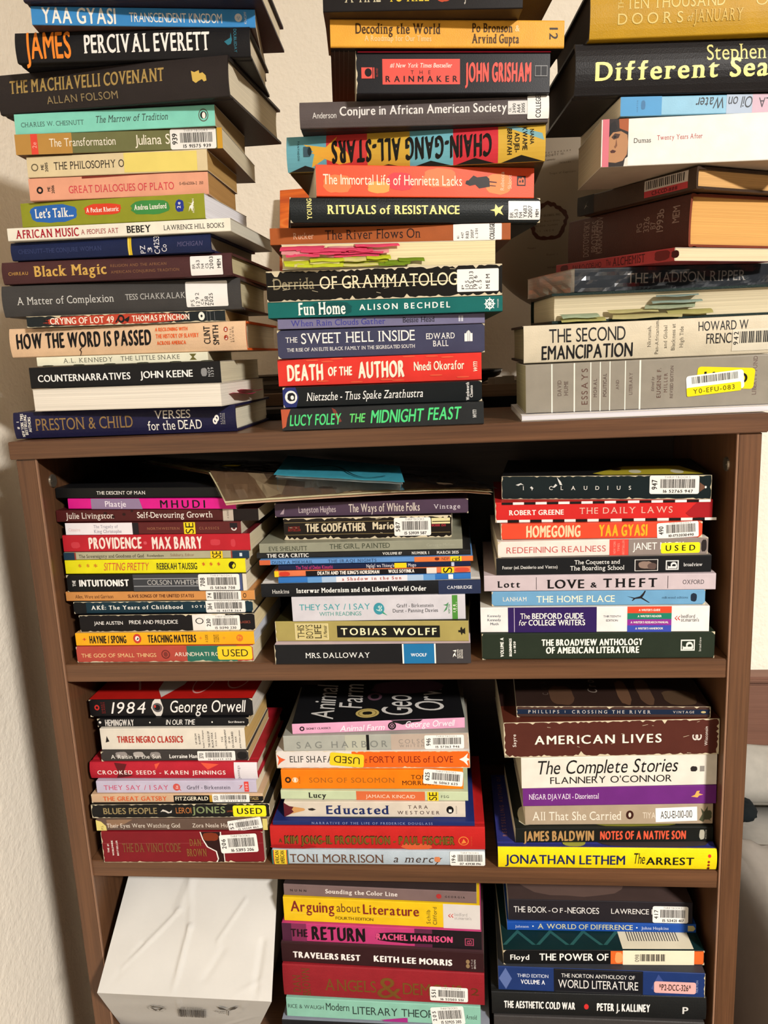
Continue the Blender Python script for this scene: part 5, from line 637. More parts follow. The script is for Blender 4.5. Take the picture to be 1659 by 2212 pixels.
(0.12314,0.02969,-0.08775,-0.03019,-0.00429,0.0074,0.21577,0.0212,0.14003,{'label': "red paperback with black and white checkered borders, second down, upper shelf's right stack", 'sp': 'c92a28', 'pg': 'e6d9bd', 'wear': 'l', 'deco': [('t', 'ROBERT GREENE', 0.0639, 0.3228, 0.36, 0.6, 'f0e6dc', 'fb', 0), ('t', 'THE DAILY LAWS', 0.3962, 0.8221, 0.38, 0.68, 'dfb0a0', 'f', 0), ('t', 'P', 0.9115, 0.9507, 0.4, 0.72, '2a2a7a', 'fb', 90), ('p', ((0.8823, 0.35), (0.9407, 0.95), (1.0008, 0.98), (1.0008, 0.05), (0.899, 0.2)), 'a01c22'), ('r', 0.0305, 0.0823, 0.88, 1.0, '1a1616', 0), ('r', 0.0839, 0.1357, 0.88, 1.0, 'eae6e0', 0), ('r', 0.1374, 0.1891, 0.88, 1.0, '1a1616', 0), ('r', 0.1908, 0.2426, 0.88, 1.0, 'eae6e0', 0), ('r', 0.2443, 0.296, 0.88, 1.0, '1a1616', 0), ('r', 0.2977, 0.3495, 0.88, 1.0, 'eae6e0', 0), ('r', 0.3511, 0.4029, 0.88, 1.0, '1a1616', 0), ('r', 0.4046, 0.4564, 0.88, 1.0, 'eae6e0', 0), ('r', 0.458, 0.5098, 0.88, 1.0, '1a1616', 0), ('r', 0.5115, 0.5633, 0.88, 1.0, 'eae6e0', 0), ('r', 0.5649, 0.6167, 0.88, 1.0, '1a1616', 0), ('r', 0.6184, 0.6701, 0.88, 1.0, 'eae6e0', 0), ('r', 0.6718, 0.7236, 0.88, 1.0, '1a1616', 0), ('r', 0.7253, 0.777, 0.88, 1.0, 'eae6e0', 0), ('r', 0.7787, 0.8305, 0.88, 1.0, '1a1616', 0), ('r', 0.8322, 0.8839, 0.88, 1.0, 'eae6e0', 0), ('r', 0.8856, 0.9374, 0.88, 1.0, '1a1616', 0), ('r', 0.939, 0.9908, 0.88, 1.0, 'eae6e0', 0), ('r', 0.0054, 0.0572, 0, 0.13, 'eae6e0', 0), ('r', 0.0589, 0.1106, 0, 0.13, '1a1616', 0), ('r', 0.1123, 0.1641, 0, 0.13, 'eae6e0', 0), ('r', 0.1658, 0.2175, 0, 0.13, '1a1616', 0), ('r', 0.2192, 0.271, 0, 0.13, 'eae6e0', 0), ('r', 0.2727, 0.3244, 0, 0.13, '1a1616', 0), ('r', 0.3261, 0.3779, 0, 0.13, 'eae6e0', 0), ('r', 0.3795, 0.4313, 0, 0.13, '1a1616', 0), ('r', 0.433, 0.4848, 0, 0.13, 'eae6e0', 0), ('r', 0.4864, 0.5382, 0, 0.13, '1a1616', 0), ('r', 0.5399, 0.5916, 0, 0.13, 'eae6e0', 0), ('r', 0.5933, 0.6451, 0, 0.13, '1a1616', 0), ('r', 0.6468, 0.6985, 0, 0.13, 'eae6e0', 0), ('r', 0.7002, 0.752, 0, 0.13, '1a1616', 0), ('r', 0.7537, 0.8054, 0, 0.13, 'eae6e0', 0), ('r', 0.8071, 0.8589, 0, 0.13, '1a1616', 0), ('r', 0.8605, 0.9123, 0, 0.13, 'eae6e0', 0), ('r', 0.914, 0.9658, 0, 0.13, '1a1616', 0), ('r', 0.9674, 1.0192, 0, 0.13, 'eae6e0', 0)]}),
(0.1282,0.0233,-0.10473,-0.02747,-0.00323,0.00608,0.20009,0.01646,0.13203,{'label': "orange-red paperback with cream and yellow capitals, third down, upper shelf's right stack", 'sp': 'dc4a30', 'pg': 'd9c9a0', 'wear': 'cl', 'deco': [('t', 'HOMEGOING', 0.1291, 0.4026, 0.14, 0.86, 'eec9a0', 'sbc', 0), ('t', 'YAA GYASI', 0.4944, 0.7337, 0.16, 0.86, 'e8a828', 'sbc', 0), ('TB', 0.7805, 0.982, 0.0, 0.98, '490', '10-1752030490', 3, 0)]}),
(0.12435,0.01549,-0.12192,0.0139,-0.00225,0.00459,0.20997,0.01671,0.14003,{'label': "white paperback with thin red capitals and yellow sticker, fourth down, upper shelf's right stack", 'sp': 'dcd6cc', 'pg': 'e6d9bd', 'wear': 'c', 'deco': [('t', 'REDEFINING REALNESS', 0.0418, 0.5198, 0.26, 0.64, 'c05a58', 's', 0), ('r', 0.5371, 0.6277, 0, 1, 'd8483c', 0), ('t', 'NEW YORK', 0.5561, 0.5664, 0.1, 0.9, 'e89080', 's', 90), ('t', 'TIMES', 0.5751, 0.5854, 0.25, 0.75, 'e89080', 's', 90), ('t', 'BESTSELLER', 0.5975, 0.6079, 0.05, 0.95, 'e89080', 's', 90), ('r', 0.6277, 1.0013, 0, 1, '8a7d76', 0), ('t', 'JANET MOCK', 0.6475, 0.8909, 0.32, 0.76, 'eae4dc', 's', 0), ('w', 0.9685, 0.9944, 0.1, 0.9, '2a2424'), ('US', 0.7804, 0.9633, 0.06, 0.72, 'USED', 0, 'ecdf22', 'sb', 1)]}),
(0.12227,0.01373,-0.14017,-0.00268,-0.00175,0.00323,0.21445,0.0178,0.14002,{'label': "black paperback with a small sculpture picture, fifth down, upper shelf's right stack", 'sp': '191a1c', 'top': '9a8f86', 'pg': 'e6d9bd', 'deco': [('t', 'Foster (ed. Desiderio and Vietto)', 0.0282, 0.2901, 0.36, 0.54, 'e2e0dc', 'f', 0), ('t', 'The Coquette and', 0.3701, 0.5823, 0.58, 0.82, 'e8e6e2', 'f', 0), ('t', 'The Boarding School', 0.3499, 0.6025, 0.22, 0.48, 'e8e6e2', 'f', 0), ('r', 0.6497, 0.7575, 0.12, 0.8, 'dcd8d2', 0), ('r', 0.6531, 0.7541, 0.15, 0.77, '241f1e', 0), ('w', 0.6665, 0.7339, 0.25, 0.7, '8a7468'), ('w', 0.7086, 0.7507, 0.2, 0.6, '5c4a44'), ('r', 0.7928, 0.8518, 0.16, 0.72, 'dcdad8', 0), ('r', 0.7979, 0.8467, 0.22, 0.66, '191a1c', 0), ('t', 'b', 0.8029, 0.8434, 0.2, 0.62, 'dcdad8', 'fb', 90), ('t', 'broadview', 0.8737, 0.9596, 0.36, 0.56, 'dcdad8', 'f', 0)]}),
(0.10946,0.0135,-0.15741,-0.02336,-0.0014,0.00211,0.23072,0.01688,0.15202,{'label': "pale pink-grey paperback with heavy black slab lettering, sixth down, upper shelf's right stack", 'sp': 'c3b4b8', 'pg': 'e6d9bd', 'deco': [('t', 'Lott', 0.0582, 0.1614, 0.24, 0.64, '151315', 'fb', 0), ('r', 0.2302, 0.2325, 0.1, 0.88, '3a3438', 0), ('t', 'LOVE', 0.2771, 0.4412, 0.16, 0.7, '151315', 'fb', 0), ('t', '&', 0.4678, 0.4959, 0.2, 0.52, '151315', 'fb', 0), ('t', 'THEFT', 0.5225, 0.7538, 0.2, 0.74, '151315', 'fb', 0), ('r', 0.7976, 0.7999, 0.1, 0.88, '3a3438', 0), ('t', 'OXFORD', 0.8617, 0.9508, 0.36, 0.62, '4a4448', 'f', 0)]}),
(0.11701,0.01253,-0.17317,-0.01918,-0.00095,0.00127,0.21338,0.01541,0.13203,{'label': "sky blue paperback with cream serif title and black twigs, seventh down, upper shelf's right stack", 'sp': '6a9cc0', 'pg': 'e6d9bd', 'wear': 'c', 'deco': [('t', 'LANHAM', 0.0522, 0.1684, 0.34, 0.62, 'e6e0d0', 'f', 0), ('t', 'THE HOME PLACE', 0.2143, 0.5842, 0.24, 0.68, 'efe8cc', 'f', 0), ('p', ((0.6402, 0.62), (0.6759, 0.5), (0.7013, 0.6), (0.714, 0.8), (0.7225, 0.98), (0.7285, 0.98), (0.72, 0.7), (0.7115, 0.52), (0.748, 0.15), (0.742, 0.15), (0.7056, 0.45), (0.6801, 0.42), (0.6674, 0.28), (0.6631, 0.3), (0.6716, 0.44)), '231e22'), ('t', 'milkweed editions', 0.8031, 0.9219, 0.42, 0.58, '3f5f7a', 's', 0), ('w', 0.9338, 0.9627, 0.2, 0.8, '1f2a3a')]}),
(0.10491,0.00881,-0.20066,-0.02111,-0.0005,0.00054,0.22896,0.02718,0.16502,{'label': "white textbook with purple title block and four coloured bands, second from bottom, upper shelf's right", 'sp': 'e4e0dc', 'top': 'd9d3c6', 'pg': 'efe9dc', 'deco': [('t', 'Kennedy', 0.0313, 0.0915, 0.62, 0.72, '3a4a5c', 's', 0), ('t', 'Kennedy', 0.0313, 0.0915, 0.46, 0.56, '3a4a5c', 's', 0), ('t', 'Muth', 0.044, 0.0804, 0.3, 0.4, '3a4a5c', 's', 0), ('r', 0.1232, 0.516, 0, 1, '2f1d56', 0), ('t', 'The', 0.1786, 0.2214, 0.54, 0.76, 'f4efe4', 's', 0), ('t', 'BEDFORD GUIDE', 0.2309, 0.4574, 0.54, 0.76, 'f4efe4', 'sb', 0), ('t', 'for', 0.1723, 0.2071, 0.28, 0.5, 'f4efe4', 'si', 0), ('t', 'COLLEGE WRITERS', 0.215, 0.4653, 0.28, 0.5, 'f4efe4', 'sb', 0), ('r', 0.1501, 0.1525, 0.02, 0.98, 'c9bcd0', 0), ('t', 'THIRTEENTH', 0.5446, 0.6206, 0.58, 0.66, '4a4a5c', 's', 0), ('t', 'EDITION', 0.5572, 0.6079, 0.42, 0.5, '4a4a5c', 's', 0), ('r', 0.6491, 0.8392, 0.74, 1, 'e0482c', 0), ('r', 0.6491, 0.8392, 0.5, 0.74, '1f7a62', 0), ('r', 0.6491, 0.8392, 0.26, 0.5, '8a2f8f', 0), ('r', 0.6491, 0.8392, 0, 0.26, '3a4aa8', 0), ('t', "A WRITER'S GUIDE", 0.6982, 0.7901, 0.82, 0.9, 'f4efe4', 'sb', 0), ('t', "A WRITER'S READER", 0.6935, 0.7964, 0.58, 0.66, 'f4efe4', 'sb', 0), ('t', "A WRITER'S RESEARCH MANUAL", 0.6634, 0.8265, 0.34, 0.42, 'f4efe4', 'sb', 0), ('t', "A WRITER'S HANDBOOK", 0.684, 0.8044, 0.1, 0.18, 'f4efe4', 'sb', 0), ('t', '<<', 0.8535, 0.8756, 0.4, 0.66, 'c8342c', 'sb', 0), ('t', 'bedford', 0.8804, 0.939, 0.54, 0.68, '6a6a6c', 's', 0), ('t', "st.martin's", 0.8804, 0.9564, 0.4, 0.54, '6a6a6c', 's', 0)]}),
(0.10562,0.00504,-0.22915,-0.00194,-0.00014,0.00012,0.23445,0.02824,0.16001,{'label': "dark green anthology with two lines of white capitals, lowest, upper shelf's right stack", 'sp': '262f24', 'pg': 'e6d9bd', 'wear': 'c', 'deco': [('t', 'VOLUME A', 0.081, 0.095, 0.1, 0.85, 'e4e4dc', 'sbc', 90), ('t', 'BEGINNINGS', 0.1199, 0.1308, 0.12, 0.82, 'e4e4dc', 'sbc', 90), ('t', 'to 1820', 0.1386, 0.148, 0.24, 0.7, 'e4e4dc', 'sbc', 90), ('t', 'THE BROADVIEW ANTHOLOGY', 0.2617, 0.6978, 0.52, 0.76, 'eceadf', 'sbc', 0), ('t', 'OF AMERICAN LITERATURE', 0.2804, 0.6822, 0.22, 0.46, 'eceadf', 'sbc', 0), ('r', 0.8583, 0.9174, 0.28, 0.7, 'dcdcd4', 0), ('r', 0.8629, 0.9128, 0.33, 0.65, '262f24', 0), ('t', 'b', 0.8676, 0.9097, 0.3, 0.62, 'dcdcd4', 'fb', 90), ('t', 'broadview', 0.9346, 0.9439, 0.25, 0.8, 'c9c9c0', 'f', 90)]}),
(-0.34579,0.0301,-0.30539,0.01438,-0.00397,0.00107,0.19207,0.02111,0.125,{'label': "black-spined pocket paperback with red cover and white brush lettering, topmost, lower shelf's left stack", 'sp': '151315', 'top': 'c2201a', 'pg': 'd6cdc0', 'wear': 'c', 'deco': [('o', 0.03, 0.0608, 0.38, 0.7, 'c8302a', 0.25), ('t', 'SIGNET', 0.0727, 0.083, 0.2, 0.85, '9a2824', 's', 90), ('t', 'CLASSICS', 0.0864, 0.0958, 0.2, 0.85, '9a2824', 's', 90), ('t', '1984', 0.1309, 0.3483, 0.18, 0.84, 'efeae4', 'si', 0), ('p', ((0.3808, 0.5), (0.3937, 0.85), (0.4082, 1), (0.4424, 1), (0.4493, 0.75), (0.4561, 0.5), (0.4476, 0.2), (0.4365, 0.02), (0.4082, 0.02), (0.3937, 0.2)), 'dcd6ce'), ('e', 0.3894, 0.4493, 0.24, 0.78, '5a5658'), ('e', 0.4014, 0.4373, 0.34, 0.68, '151315'), ('e', 0.3997, 0.4116, 0.5, 0.66, 'c8342c'), ('t', 'George Orwell', 0.4989, 0.9611, 0.22, 0.9, 'efeae4', 'si', 0)], 'tops': [('p', ((0.38, 0.2), (0.44, 0.02), (0.52, 0.3), (0.54, 0.9), (0.34, 0.9)), 'd9d4cc'), ('o', 0.58, 0.7, 0.1, 0.6, 'e6a8a0', 0.05), ('o', 0.78, 0.92, 0.2, 0.7, 'e6a8a0', 0.05), ('p', ((0.15, 0.6), (0.26, 0.18), (0.27, 0.2), (0.16, 0.62)), 'e6a8a0')]}),
(-0.33622,0.02568,-0.31575,0.01435,-0.0037,0.00054,0.17767,0.01013,0.132,{'label': "thin black paperback with white condensed lettering, second down, lower shelf's left stack", 'sp': '141416', 'pg': 'c9b48c', 'wear': 'c', 'deco': [('e', 0.0088, 0.0255, 0.4, 0.7, 'e4e0da'), ('t', 'HEMINGWAY', 0.0514, 0.244, 0.12, 0.86, 'cfcac4', 'sbc', 0), ('t', 'IN OUR TIME', 0.456, 0.6505, 0.2, 0.82, 'ece8e2', 'si', 0), ('t', 'Scribners', 0.8681, 0.9718, 0.38, 0.62, 'ece8e2', 'fb', 0), ('e', 0.3458, 0.3551, 0.4, 0.58, 'f4efe4'), ('e', 0.7569, 0.7662, 0.4, 0.58, 'f4efe4')]}),
(-0.33235,0.02106,-0.34212,0.01307,-0.00392,0.001,0.16954,0.02629,0.10599,{'label': "cream pocket paperback with red capitals, third down, lower shelf's left stack", 'sp': 'ddd5c6', 'pg': 'c9a668', 'deco': [('p', ((0.0319, 0.35), (0.0435, 0.66), (0.059, 0.4)), '1e1a1a'), ('t', 'THREE NEGRO CLASSICS', 0.1151, 0.5738, 0.34, 0.64, 'b0352a', 'sbc', 0), ('t', 'UP FROM', 0.657, 0.6686, 0.25, 0.75, '3a3432', 'sc', 90), ('t', 'SLAVERY', 0.6802, 0.6918, 0.25, 0.75, '3a3432', 'sc', 90), ('t', 'Booker T. Washington', 0.7073, 0.717, 0.08, 0.9, '6a625c', 'sc', 90), ('t', 'THE SOULS OF', 0.7441, 0.7576, 0.1, 0.86, '3a3432', 'sc', 90), ('t', 'BLACK FOLK', 0.7692, 0.7808, 0.1, 0.8, '3a3432', 'sc', 90), ('t', 'W.E.B. Dubois', 0.7944, 0.8041, 0.15, 0.8, '6a625c', 'sc', 90), ('t', 'THE', 0.837, 0.8486, 0.35, 0.6, '3a3432', 'sc', 90), ('t', 'AUTOBIOGRAPHY', 0.8602, 0.8718, 0.04, 0.94, '3a3432', 'sc', 90), ('t', 'OF AN', 0.8853, 0.897, 0.3, 0.6, '3a3432', 'sc', 90), ('t', 'EX-COLOURED', 0.9086, 0.9202, 0.1, 0.84, '3a3432', 'sc', 90), ('t', 'MAN', 0.9318, 0.9415, 0.35, 0.6, '3a3432', 'sc', 90), ('t', 'James Weldon Johnson', 0.9589, 0.9686, 0.06, 0.9, '6a625c', 'sc', 90)]}),
(-0.33244,0.01718,-0.35438,0.02355,-0.00353,0.00106,0.17248,0.01213,0.106,{'label': "grey photographic paperback with small white lettering, fourth down, lower shelf's left stack", 'sp': '3a3634', 'pg': 'c4a878', 'wear': 'c', 'deco': [('w', 0.0972, 0.1825, 0.3, 0.98, '8f8884'), ('w', 0.2204, 0.2962, 0.4, 0.98, 'a8a29c'), ('w', 0.3341, 0.41, 0.3, 0.95, '8a8480'), ('t', 'A Raisin in the Sun', 0.0668, 0.4081, 0.26, 0.66, 'e8e4dc', 's', 0), ('t', 'Lorraine Hansberry', 0.4668, 0.7512, 0.28, 0.66, 'f0ece6', 'sb', 0), ('TB', 0.6583, 0.9123, 0.0, 0.98, '370', '16 52429 370', 0, 0), ('w', 0.9218, 0.9929, 0.1, 0.9, '1c1a1a')]}),
(-0.34644,0.01515,-0.37503,0.01065,-0.00327,0.0011,0.19654,0.02055,0.14,{'label': "red and crimson jacketed hardcover with white library end label, fifth down, lower shelf's left stack", 'sp': 'b02030', 'ty': 'hc', 'top': 'a8202c', 'pg': 'c9bca8', 'bu': 0.08, 'deco': [('p', ((0.1497, 0.98), (0.225, 0.9), (0.2083, 0.5), (0.2585, 0.2), (0.1581, 0.05), (0.1748, 0.4)), '5a161c'), ('p', ((0.6683, 0.98), (0.7771, 0.9), (0.7102, 0.6)), 'd8503a'), ('p', ((0.3923, 0.9), (0.4258, 0.98), (0.4007, 0.6)), 'd8503a'), ('t', 'CROOKED SEEDS - KAREN JENNINGS', 0.0452, 0.8139, 0.3, 0.54, 'eedcd6', 'sb', 0), ('r', 0.8649, 1.0013, 0, 1, 'dcd6da', 0), ('t', 'Jennings', 0.8825, 0.8975, 0.0, 0.82, '2a2628', 's', 90)]}),
(-0.3386,0.00946,-0.39006,0.02273,-0.00303,0.00125,0.18723,0.01491,0.11999,{'label': "pale lilac textbook with pink capitals, sixth down, lower shelf's left stack", 'sp': 'bdb5c9', 'pg': 'e6d9bd', 'deco': [('t', 'THEY SAY / I SAY', 0.0453, 0.4516, 0.26, 0.66, 'c24a6c', 's', 0), ('e', 0.4813, 0.5266, 0.18, 0.78, 'c8524a'), ('p', ((0.5153, 0.3), (0.5327, 0.15), (0.5196, 0.45)), 'c8524a'), ('t', '6e', 0.4952, 0.5144, 0.35, 0.62, 'e8c9c4', 's', 90), ('t', 'Graff - Birkenstein', 0.5684, 0.8387, 0.3, 0.6, '3a3440', 'f', 0), ('p', ((0.8875, 0.6), (0.9032, 0.55), (0.891, 0.3), (0.9032, 0.4), (0.9163, 0.65), (0.9032, 0.6)), 'c8443c'), ('r', 0.9241, 0.952, 0.08, 0.92, 'd8443c', 0), ('t', '100', 0.9311, 0.9451, 0.25, 0.75, 'e8c9c4', 'sb', 90)]}),
(-0.34493,0.00678,-0.40069,0.02613,-0.00251,0.00108,0.20039,0.01044,0.13199,{'label': "worn tan paperback with orange outlined capitals, seventh down, lower shelf's left stack", 'sp': 'c9a888', 'pg': 'bda070', 'wear': 'c', 'deco': [('t', 'THE GREAT GATSBY', 0.068, 0.4426, 0.22, 0.74, 'cf5a2c', 'sc', 0), ('r', 0.4833, 0.6918, 0.04, 0.84, '141212', 0), ('t', 'FITZGERALD', 0.4931, 0.6836, 0.24, 0.68, 'e6dcc4', 'sb', 0), ('r', 0.6918, 0.7081, 0.04, 0.84, 'b88a28', 0), ('r', 0.923, 1.0012, 0.1, 0.7, '141212', 0), ('t', 'TALES', 0.9263, 0.9735, 0.26, 0.6, 'cfae70', 's', 0), ('TB', 0.7081, 0.923, -0.02, 1.0, '553', '15 57620 553', 0, 0)]}),
(-0.3449,0.00345,-0.41784,0.03113,-0.00216,0.00103,0.20789,0.017,0.13499,{'label': "worn black paperback with bronze lettering and bright used sticker, eighth down, lower shelf's left stack", 'sp': '171717', 'pg': 'a8987c', 'wear': 'tblrc', 'deco': [('t', 'BLUES PEOPLE', 0.0662, 0.37, 0.28, 0.72, '93825a', 'sb', 0), ('p', ((0.388, 0.4), (0.4037, 0.6), (0.4233, 0.5), (0.4389, 0.38), (0.4546, 0.55), (0.4507, 0.35), (0.4311, 0.3), (0.4154, 0.42), (0.3998, 0.45)), 'cfc9c0'), ('t', 'LEROI', 0.4765, 0.5626, 0.3, 0.72, 'b8703a', 's', 0), ('t', 'JONES', 0.5673, 0.7522, 0.3, 0.78, '7d8a60', 'sb', 0), ('t', '(AMIRI', 0.7616, 0.7952, 0.38, 0.5, 'a8502c', 's', 0), ('US', 0.7952, 0.9792, 0.04, 0.86, 'USED', 0, 'f2e422', 'sb', 1)]}),
(-0.33961,0.00071,-0.43217,0.02861,-0.00172,0.00089,0.19901,0.01414,0.13199,{'label': "brown-toned paperback with fine white serif title, second from bottom, lower shelf's left stack", 'sp': '5f4c42', 'pg': 'b8a888', 'deco': [('p', ((-0.0025, 0), (-0.0025, 0.95), (0.0287, 0.8), (0.0549, 0.4), (0.0573, 0)), 'd9c978'), ('t', 'P.S.', 0.0254, 0.0385, 0.1, 0.45, '5a4a20', 's', 90), ('p', ((0.0614, 0.98), (0.2169, 0.98), (0.1678, 0.6), (0.086, 0.2), (0.063, 0.4)), '8a6c54'), ('t', 'Their Eyes Were Watching God', 0.0598, 0.4937, 0.26, 0.62, 'd9cdbf', 'f', 0), ('t', 'Zora Neale Hurston', 0.5641, 0.8473, 0.26, 0.6, 'd9cdbf', 'f', 0), ('r', 0.9742, 1.0012, 0, 1, 'cfc070', 0), ('TB', 0.7736, 0.9701, -0.04, 1.0, '52', '15 55249 862', 8, 1)]}),
(-0.33462,-0.00171,-0.47099,0.02818,-0.00126,0.00083,0.18871,0.03864,0.1249,{'label': "thick crimson pocket paperback with black torn stripe, lowest, lower shelf's left stack", 'sp': '78161f', 'pg': 'b8ab98', 'wear': 'bcl', 'deco': [('r', -0.0065, 0.9978, 0.62, 0.63, '9a4a48', 0), ('t', 'THE #1', 0.0299, 0.0403, 0.32, 0.6, 'f4efe4', 'sb', 90), ('t', 'WORLDWIDE', 0.0576, 0.068, 0.22, 0.72, 'f4efe4', 'sb', 90), ('t', 'BESTSELLER', 0.087, 0.0974, 0.22, 0.72, 'f4efe4', 'sb', 90), ('t', 'THE DA VINCI CODE', 0.1251, 0.4887, 0.34, 0.62, '7a4a2c', 'fc', 0), ('t', 'DAN', 0.5476, 0.6186, 0.54, 0.76, '86582e', 'fc', 0), ('t', 'BROWN', 0.5234, 0.6463, 0.2, 0.44, '86582e', 'fc', 0), ('p', ((0.6152, 1), (0.7468, 1), (0.745, 0.6), (0.7554, 0.45), (0.7571, 0.0), (0.6991, 0.0), (0.7121, 0.1), (0.7035, 0.35), (0.6515, 0.5), (0.6273, 0.75)), 'e8e0d8'), ('p', ((0.6221, 1), (0.7398, 1), (0.7381, 0.6), (0.7502, 0.45), (0.7519, 0.0), (0.7087, 0.0), (0.719, 0.12), (0.7104, 0.37), (0.6584, 0.52), (0.6342, 0.76)), '2a1010'), ('w', 0.6299, 0.7294, 0.7, 0.98, '7a3018'), ('TB', 0.7346, 0.9649, 0.32, 0.92, '206', '16 53193 206', 3, 1)]}),
(-0.10849,0.02664,-0.32562,0.08326,-0.00141,0.002,0.19438,0.01239,0.106,{'label': "pink-spined pocket paperback under a black cover with brush lettering, topmost, lower shelf's centre stack", 'sp': 'dca0bc', 'top': '171719', 'pg': 'c9c0b0', 'deco': [('o', 0.0425, 0.0711, 0.3, 0.75, '1c181a', 0.25), ('t', 'SIGNET CLASSICS', 0.0812, 0.2225, 0.42, 0.6, '3a2830', 'sb', 0), ('t', 'Animal Farm', 0.2754, 0.5362, 0.12, 0.68, 'f4eaf0', 'si', 0), ('p', ((0.574, 1), (0.759, 1), (0.7422, 0.8), (0.7002, 0.75), (0.6413, 0.55), (0.6161, 0.7), (0.5908, 0.8)), '171719'), ('o', 0.5555, 0.6026, 0.1, 0.86, '1c181a', 0.2), ('o', 0.5673, 0.5908, 0.3, 0.66, '1c181a', 0.3), ('t', 'George Orwell', 0.6581, 0.9441, 0.26, 0.86, 'f4eaf0', 'si', 0)], 'tops': [('t', 'Animal', 0.1, 0.235, 0.06, 0.98, 'dedad4', 'si', 90), ('t', 'Farm', 0.26, 0.4, 0.3, 0.95, 'dedad4', 'si', 90), ('t', 'Geo', 0.52, 0.7, 0.1, 0.6, 'dedad4', 'si', 90), ('t', 'Orw', 0.72, 0.89, 0.18, 0.8, 'dedad4', 'si', 90), ('o', 0.43, 0.52, 0.48, 0.68, '6a4a58', 0.2), ('w', 0.44, 0.92, 0.62, 1.0, '5a3a4a'), ('e', 0.365, 0.505, 0.06, 0.28, 'cbb46c'), ('o', 0.38, 0.49, 0.085, 0.255, '8a7434', 0.05), ('w', 0.405, 0.465, 0.13, 0.21, '1c1a14')]}),
(-0.11877,0.02275,-0.34433,0.04285,-0.00136,0.0021,0.20765,0.01862,0.132,{'label': "pale grey paperback with faint thin capitals and barcode sticker, second down, lower shelf's centre stack", 'sp': 'a5a69c', 'top': '9a9a90', 'pg': 'e6d9bd', 'wear': 'r', 'deco': [('t', 'SAG HARBOR', 0.071, 0.564, 0.18, 0.6, '80827c', 's', 0), ('r', 0.3356, 0.4509, 0, 1, 'b4b4a2', 0), ('r', 0.4509, 0.4666, 0, 1, '151515', 0), ('r', 0.5844, 0.9988, 0, 1, 'b5a394', 0), ('t', 'SAG HARBOR', 0.071, 0.564, 0.18, 0.6, '7c7e78', 's', 0), ('t', 'COLSON', 0.626, 0.8104, 0.38, 0.66, '8a8078', 's', 0), ('t', 'WHITEHEAD', 0.6299, 0.834, 0.14, 0.32, '8a8078', 's', 0), ('TB', 0.7649, 0.9768, -0.02, 0.9, '946', '15 57363 946', 0, 1)]}),
(-0.1287,0.02353,-0.36542,0.0156,-0.00125,0.00226,0.21851,0.02099,0.132,{'label': "white and orange paperback with an upside-down yellow sticker, third down, lower shelf's centre stack", 'sp': 'd9d2cc', 'pg': 'e6d9bd', 'wear': 'tblrc', 'deco': [('r', 0.3951, 1.0004, 0.04, 0.96, 'e8641c', 0), ('t', 'ELIF SHAFAK', 0.0708, 0.3315, 0.34, 0.7, '2a2626', 'f', 0), ('t', 'The', 0.4288, 0.4738, 0.3, 0.66, '8a2a14', 'fi', 0), ('t', 'FORTY RULES of LOVE', 0.4843, 0.9142, 0.32, 0.68, '7a1c10', 'f', 0), ('p', ((0.0034, 0.8), (0.0243, 0.6), (0.0483, 0.5), (0.0243, 0.35), (0.0049, 0.15), (0.0131, 0.5)), 'd8582c'), ('p', ((0.9457, 0.5), (0.9682, 0.62), (0.9906, 0.85), (0.9846, 0.6), (0.9981, 0.5), (0.9846, 0.4), (0.9906, 0.12), (0.9682, 0.38)), 'f0e4dc'), ('US', 0.2805, 0.4573, 0.1, 0.86, 'USED', 175, 'ecc828', 's', 1)]}),
(-0.12368,0.01947,-0.38891,0.01411,-0.00083,0.00218,0.20548,0.02331,0.13201,{'label': "orange paperback with outlined capitals and tilted barcode, fourth down, lower shelf's centre stack", 'sp': 'e67a10', 'pg': 'e6d9bd', 'deco': [('o', 0.0203, 0.0538, 0.32, 0.64, '2a1810', 0.25), ('o', 0.0602, 0.0937, 0.34, 0.62, 'f0d0a0', 0.15), ('e', 0.0698, 0.0842, 0.38, 0.58, 'e8e0d4'), ('t', 'PLUME', 0.0985, 0.1049, 0.3, 0.65, '3a2010', 's', 90), ('t', 'SONG OF SOLOMON', 0.156, 0.6282, 0.34, 0.6, '9c5a1c', 'f', 0), ('t', 'TONI', 0.7176, 0.8197, 0.52, 0.74, '3c1c10', 'f', 0), ('t', 'MORRISON', 0.6665, 0.8596, 0.22, 0.44, '3c1c10', 'f', 0), ('TB', 0.7846, 0.9984, 0.22, 1.02, '625', '16 50163 625', -5, 1)]}),
(-0.12493,0.01666,-0.40009,0.0014,-0.00053,0.00195,0.21161,0.01099,0.13201,{'label': "slim pale green paperback with an orange band, fifth down, lower shelf's centre stack", 'sp': 'bcc8a4', 'pg': 'e6d9bd', 'deco': [('t', 'Lucy', 0.1498, 0.2489, 0.2, 0.78, '1f1f1c', 'fb', 0), ('r', 0.4084, 0.7739, 0, 1, 'd0683c', 0), ('t', 'JAMAICA KINCAID', 0.4595, 0.7213, 0.24, 0.62, 'ecd0b8', 's', 0), ('US', 0.7863, 0.8451, -0.04, 1.02, 'SE', 90, 'ecca22', 's', 0), ('t', 'FSG', 0.8575, 0.8993, 0.32, 0.6, '3a3a34', 'f', 0)]}),
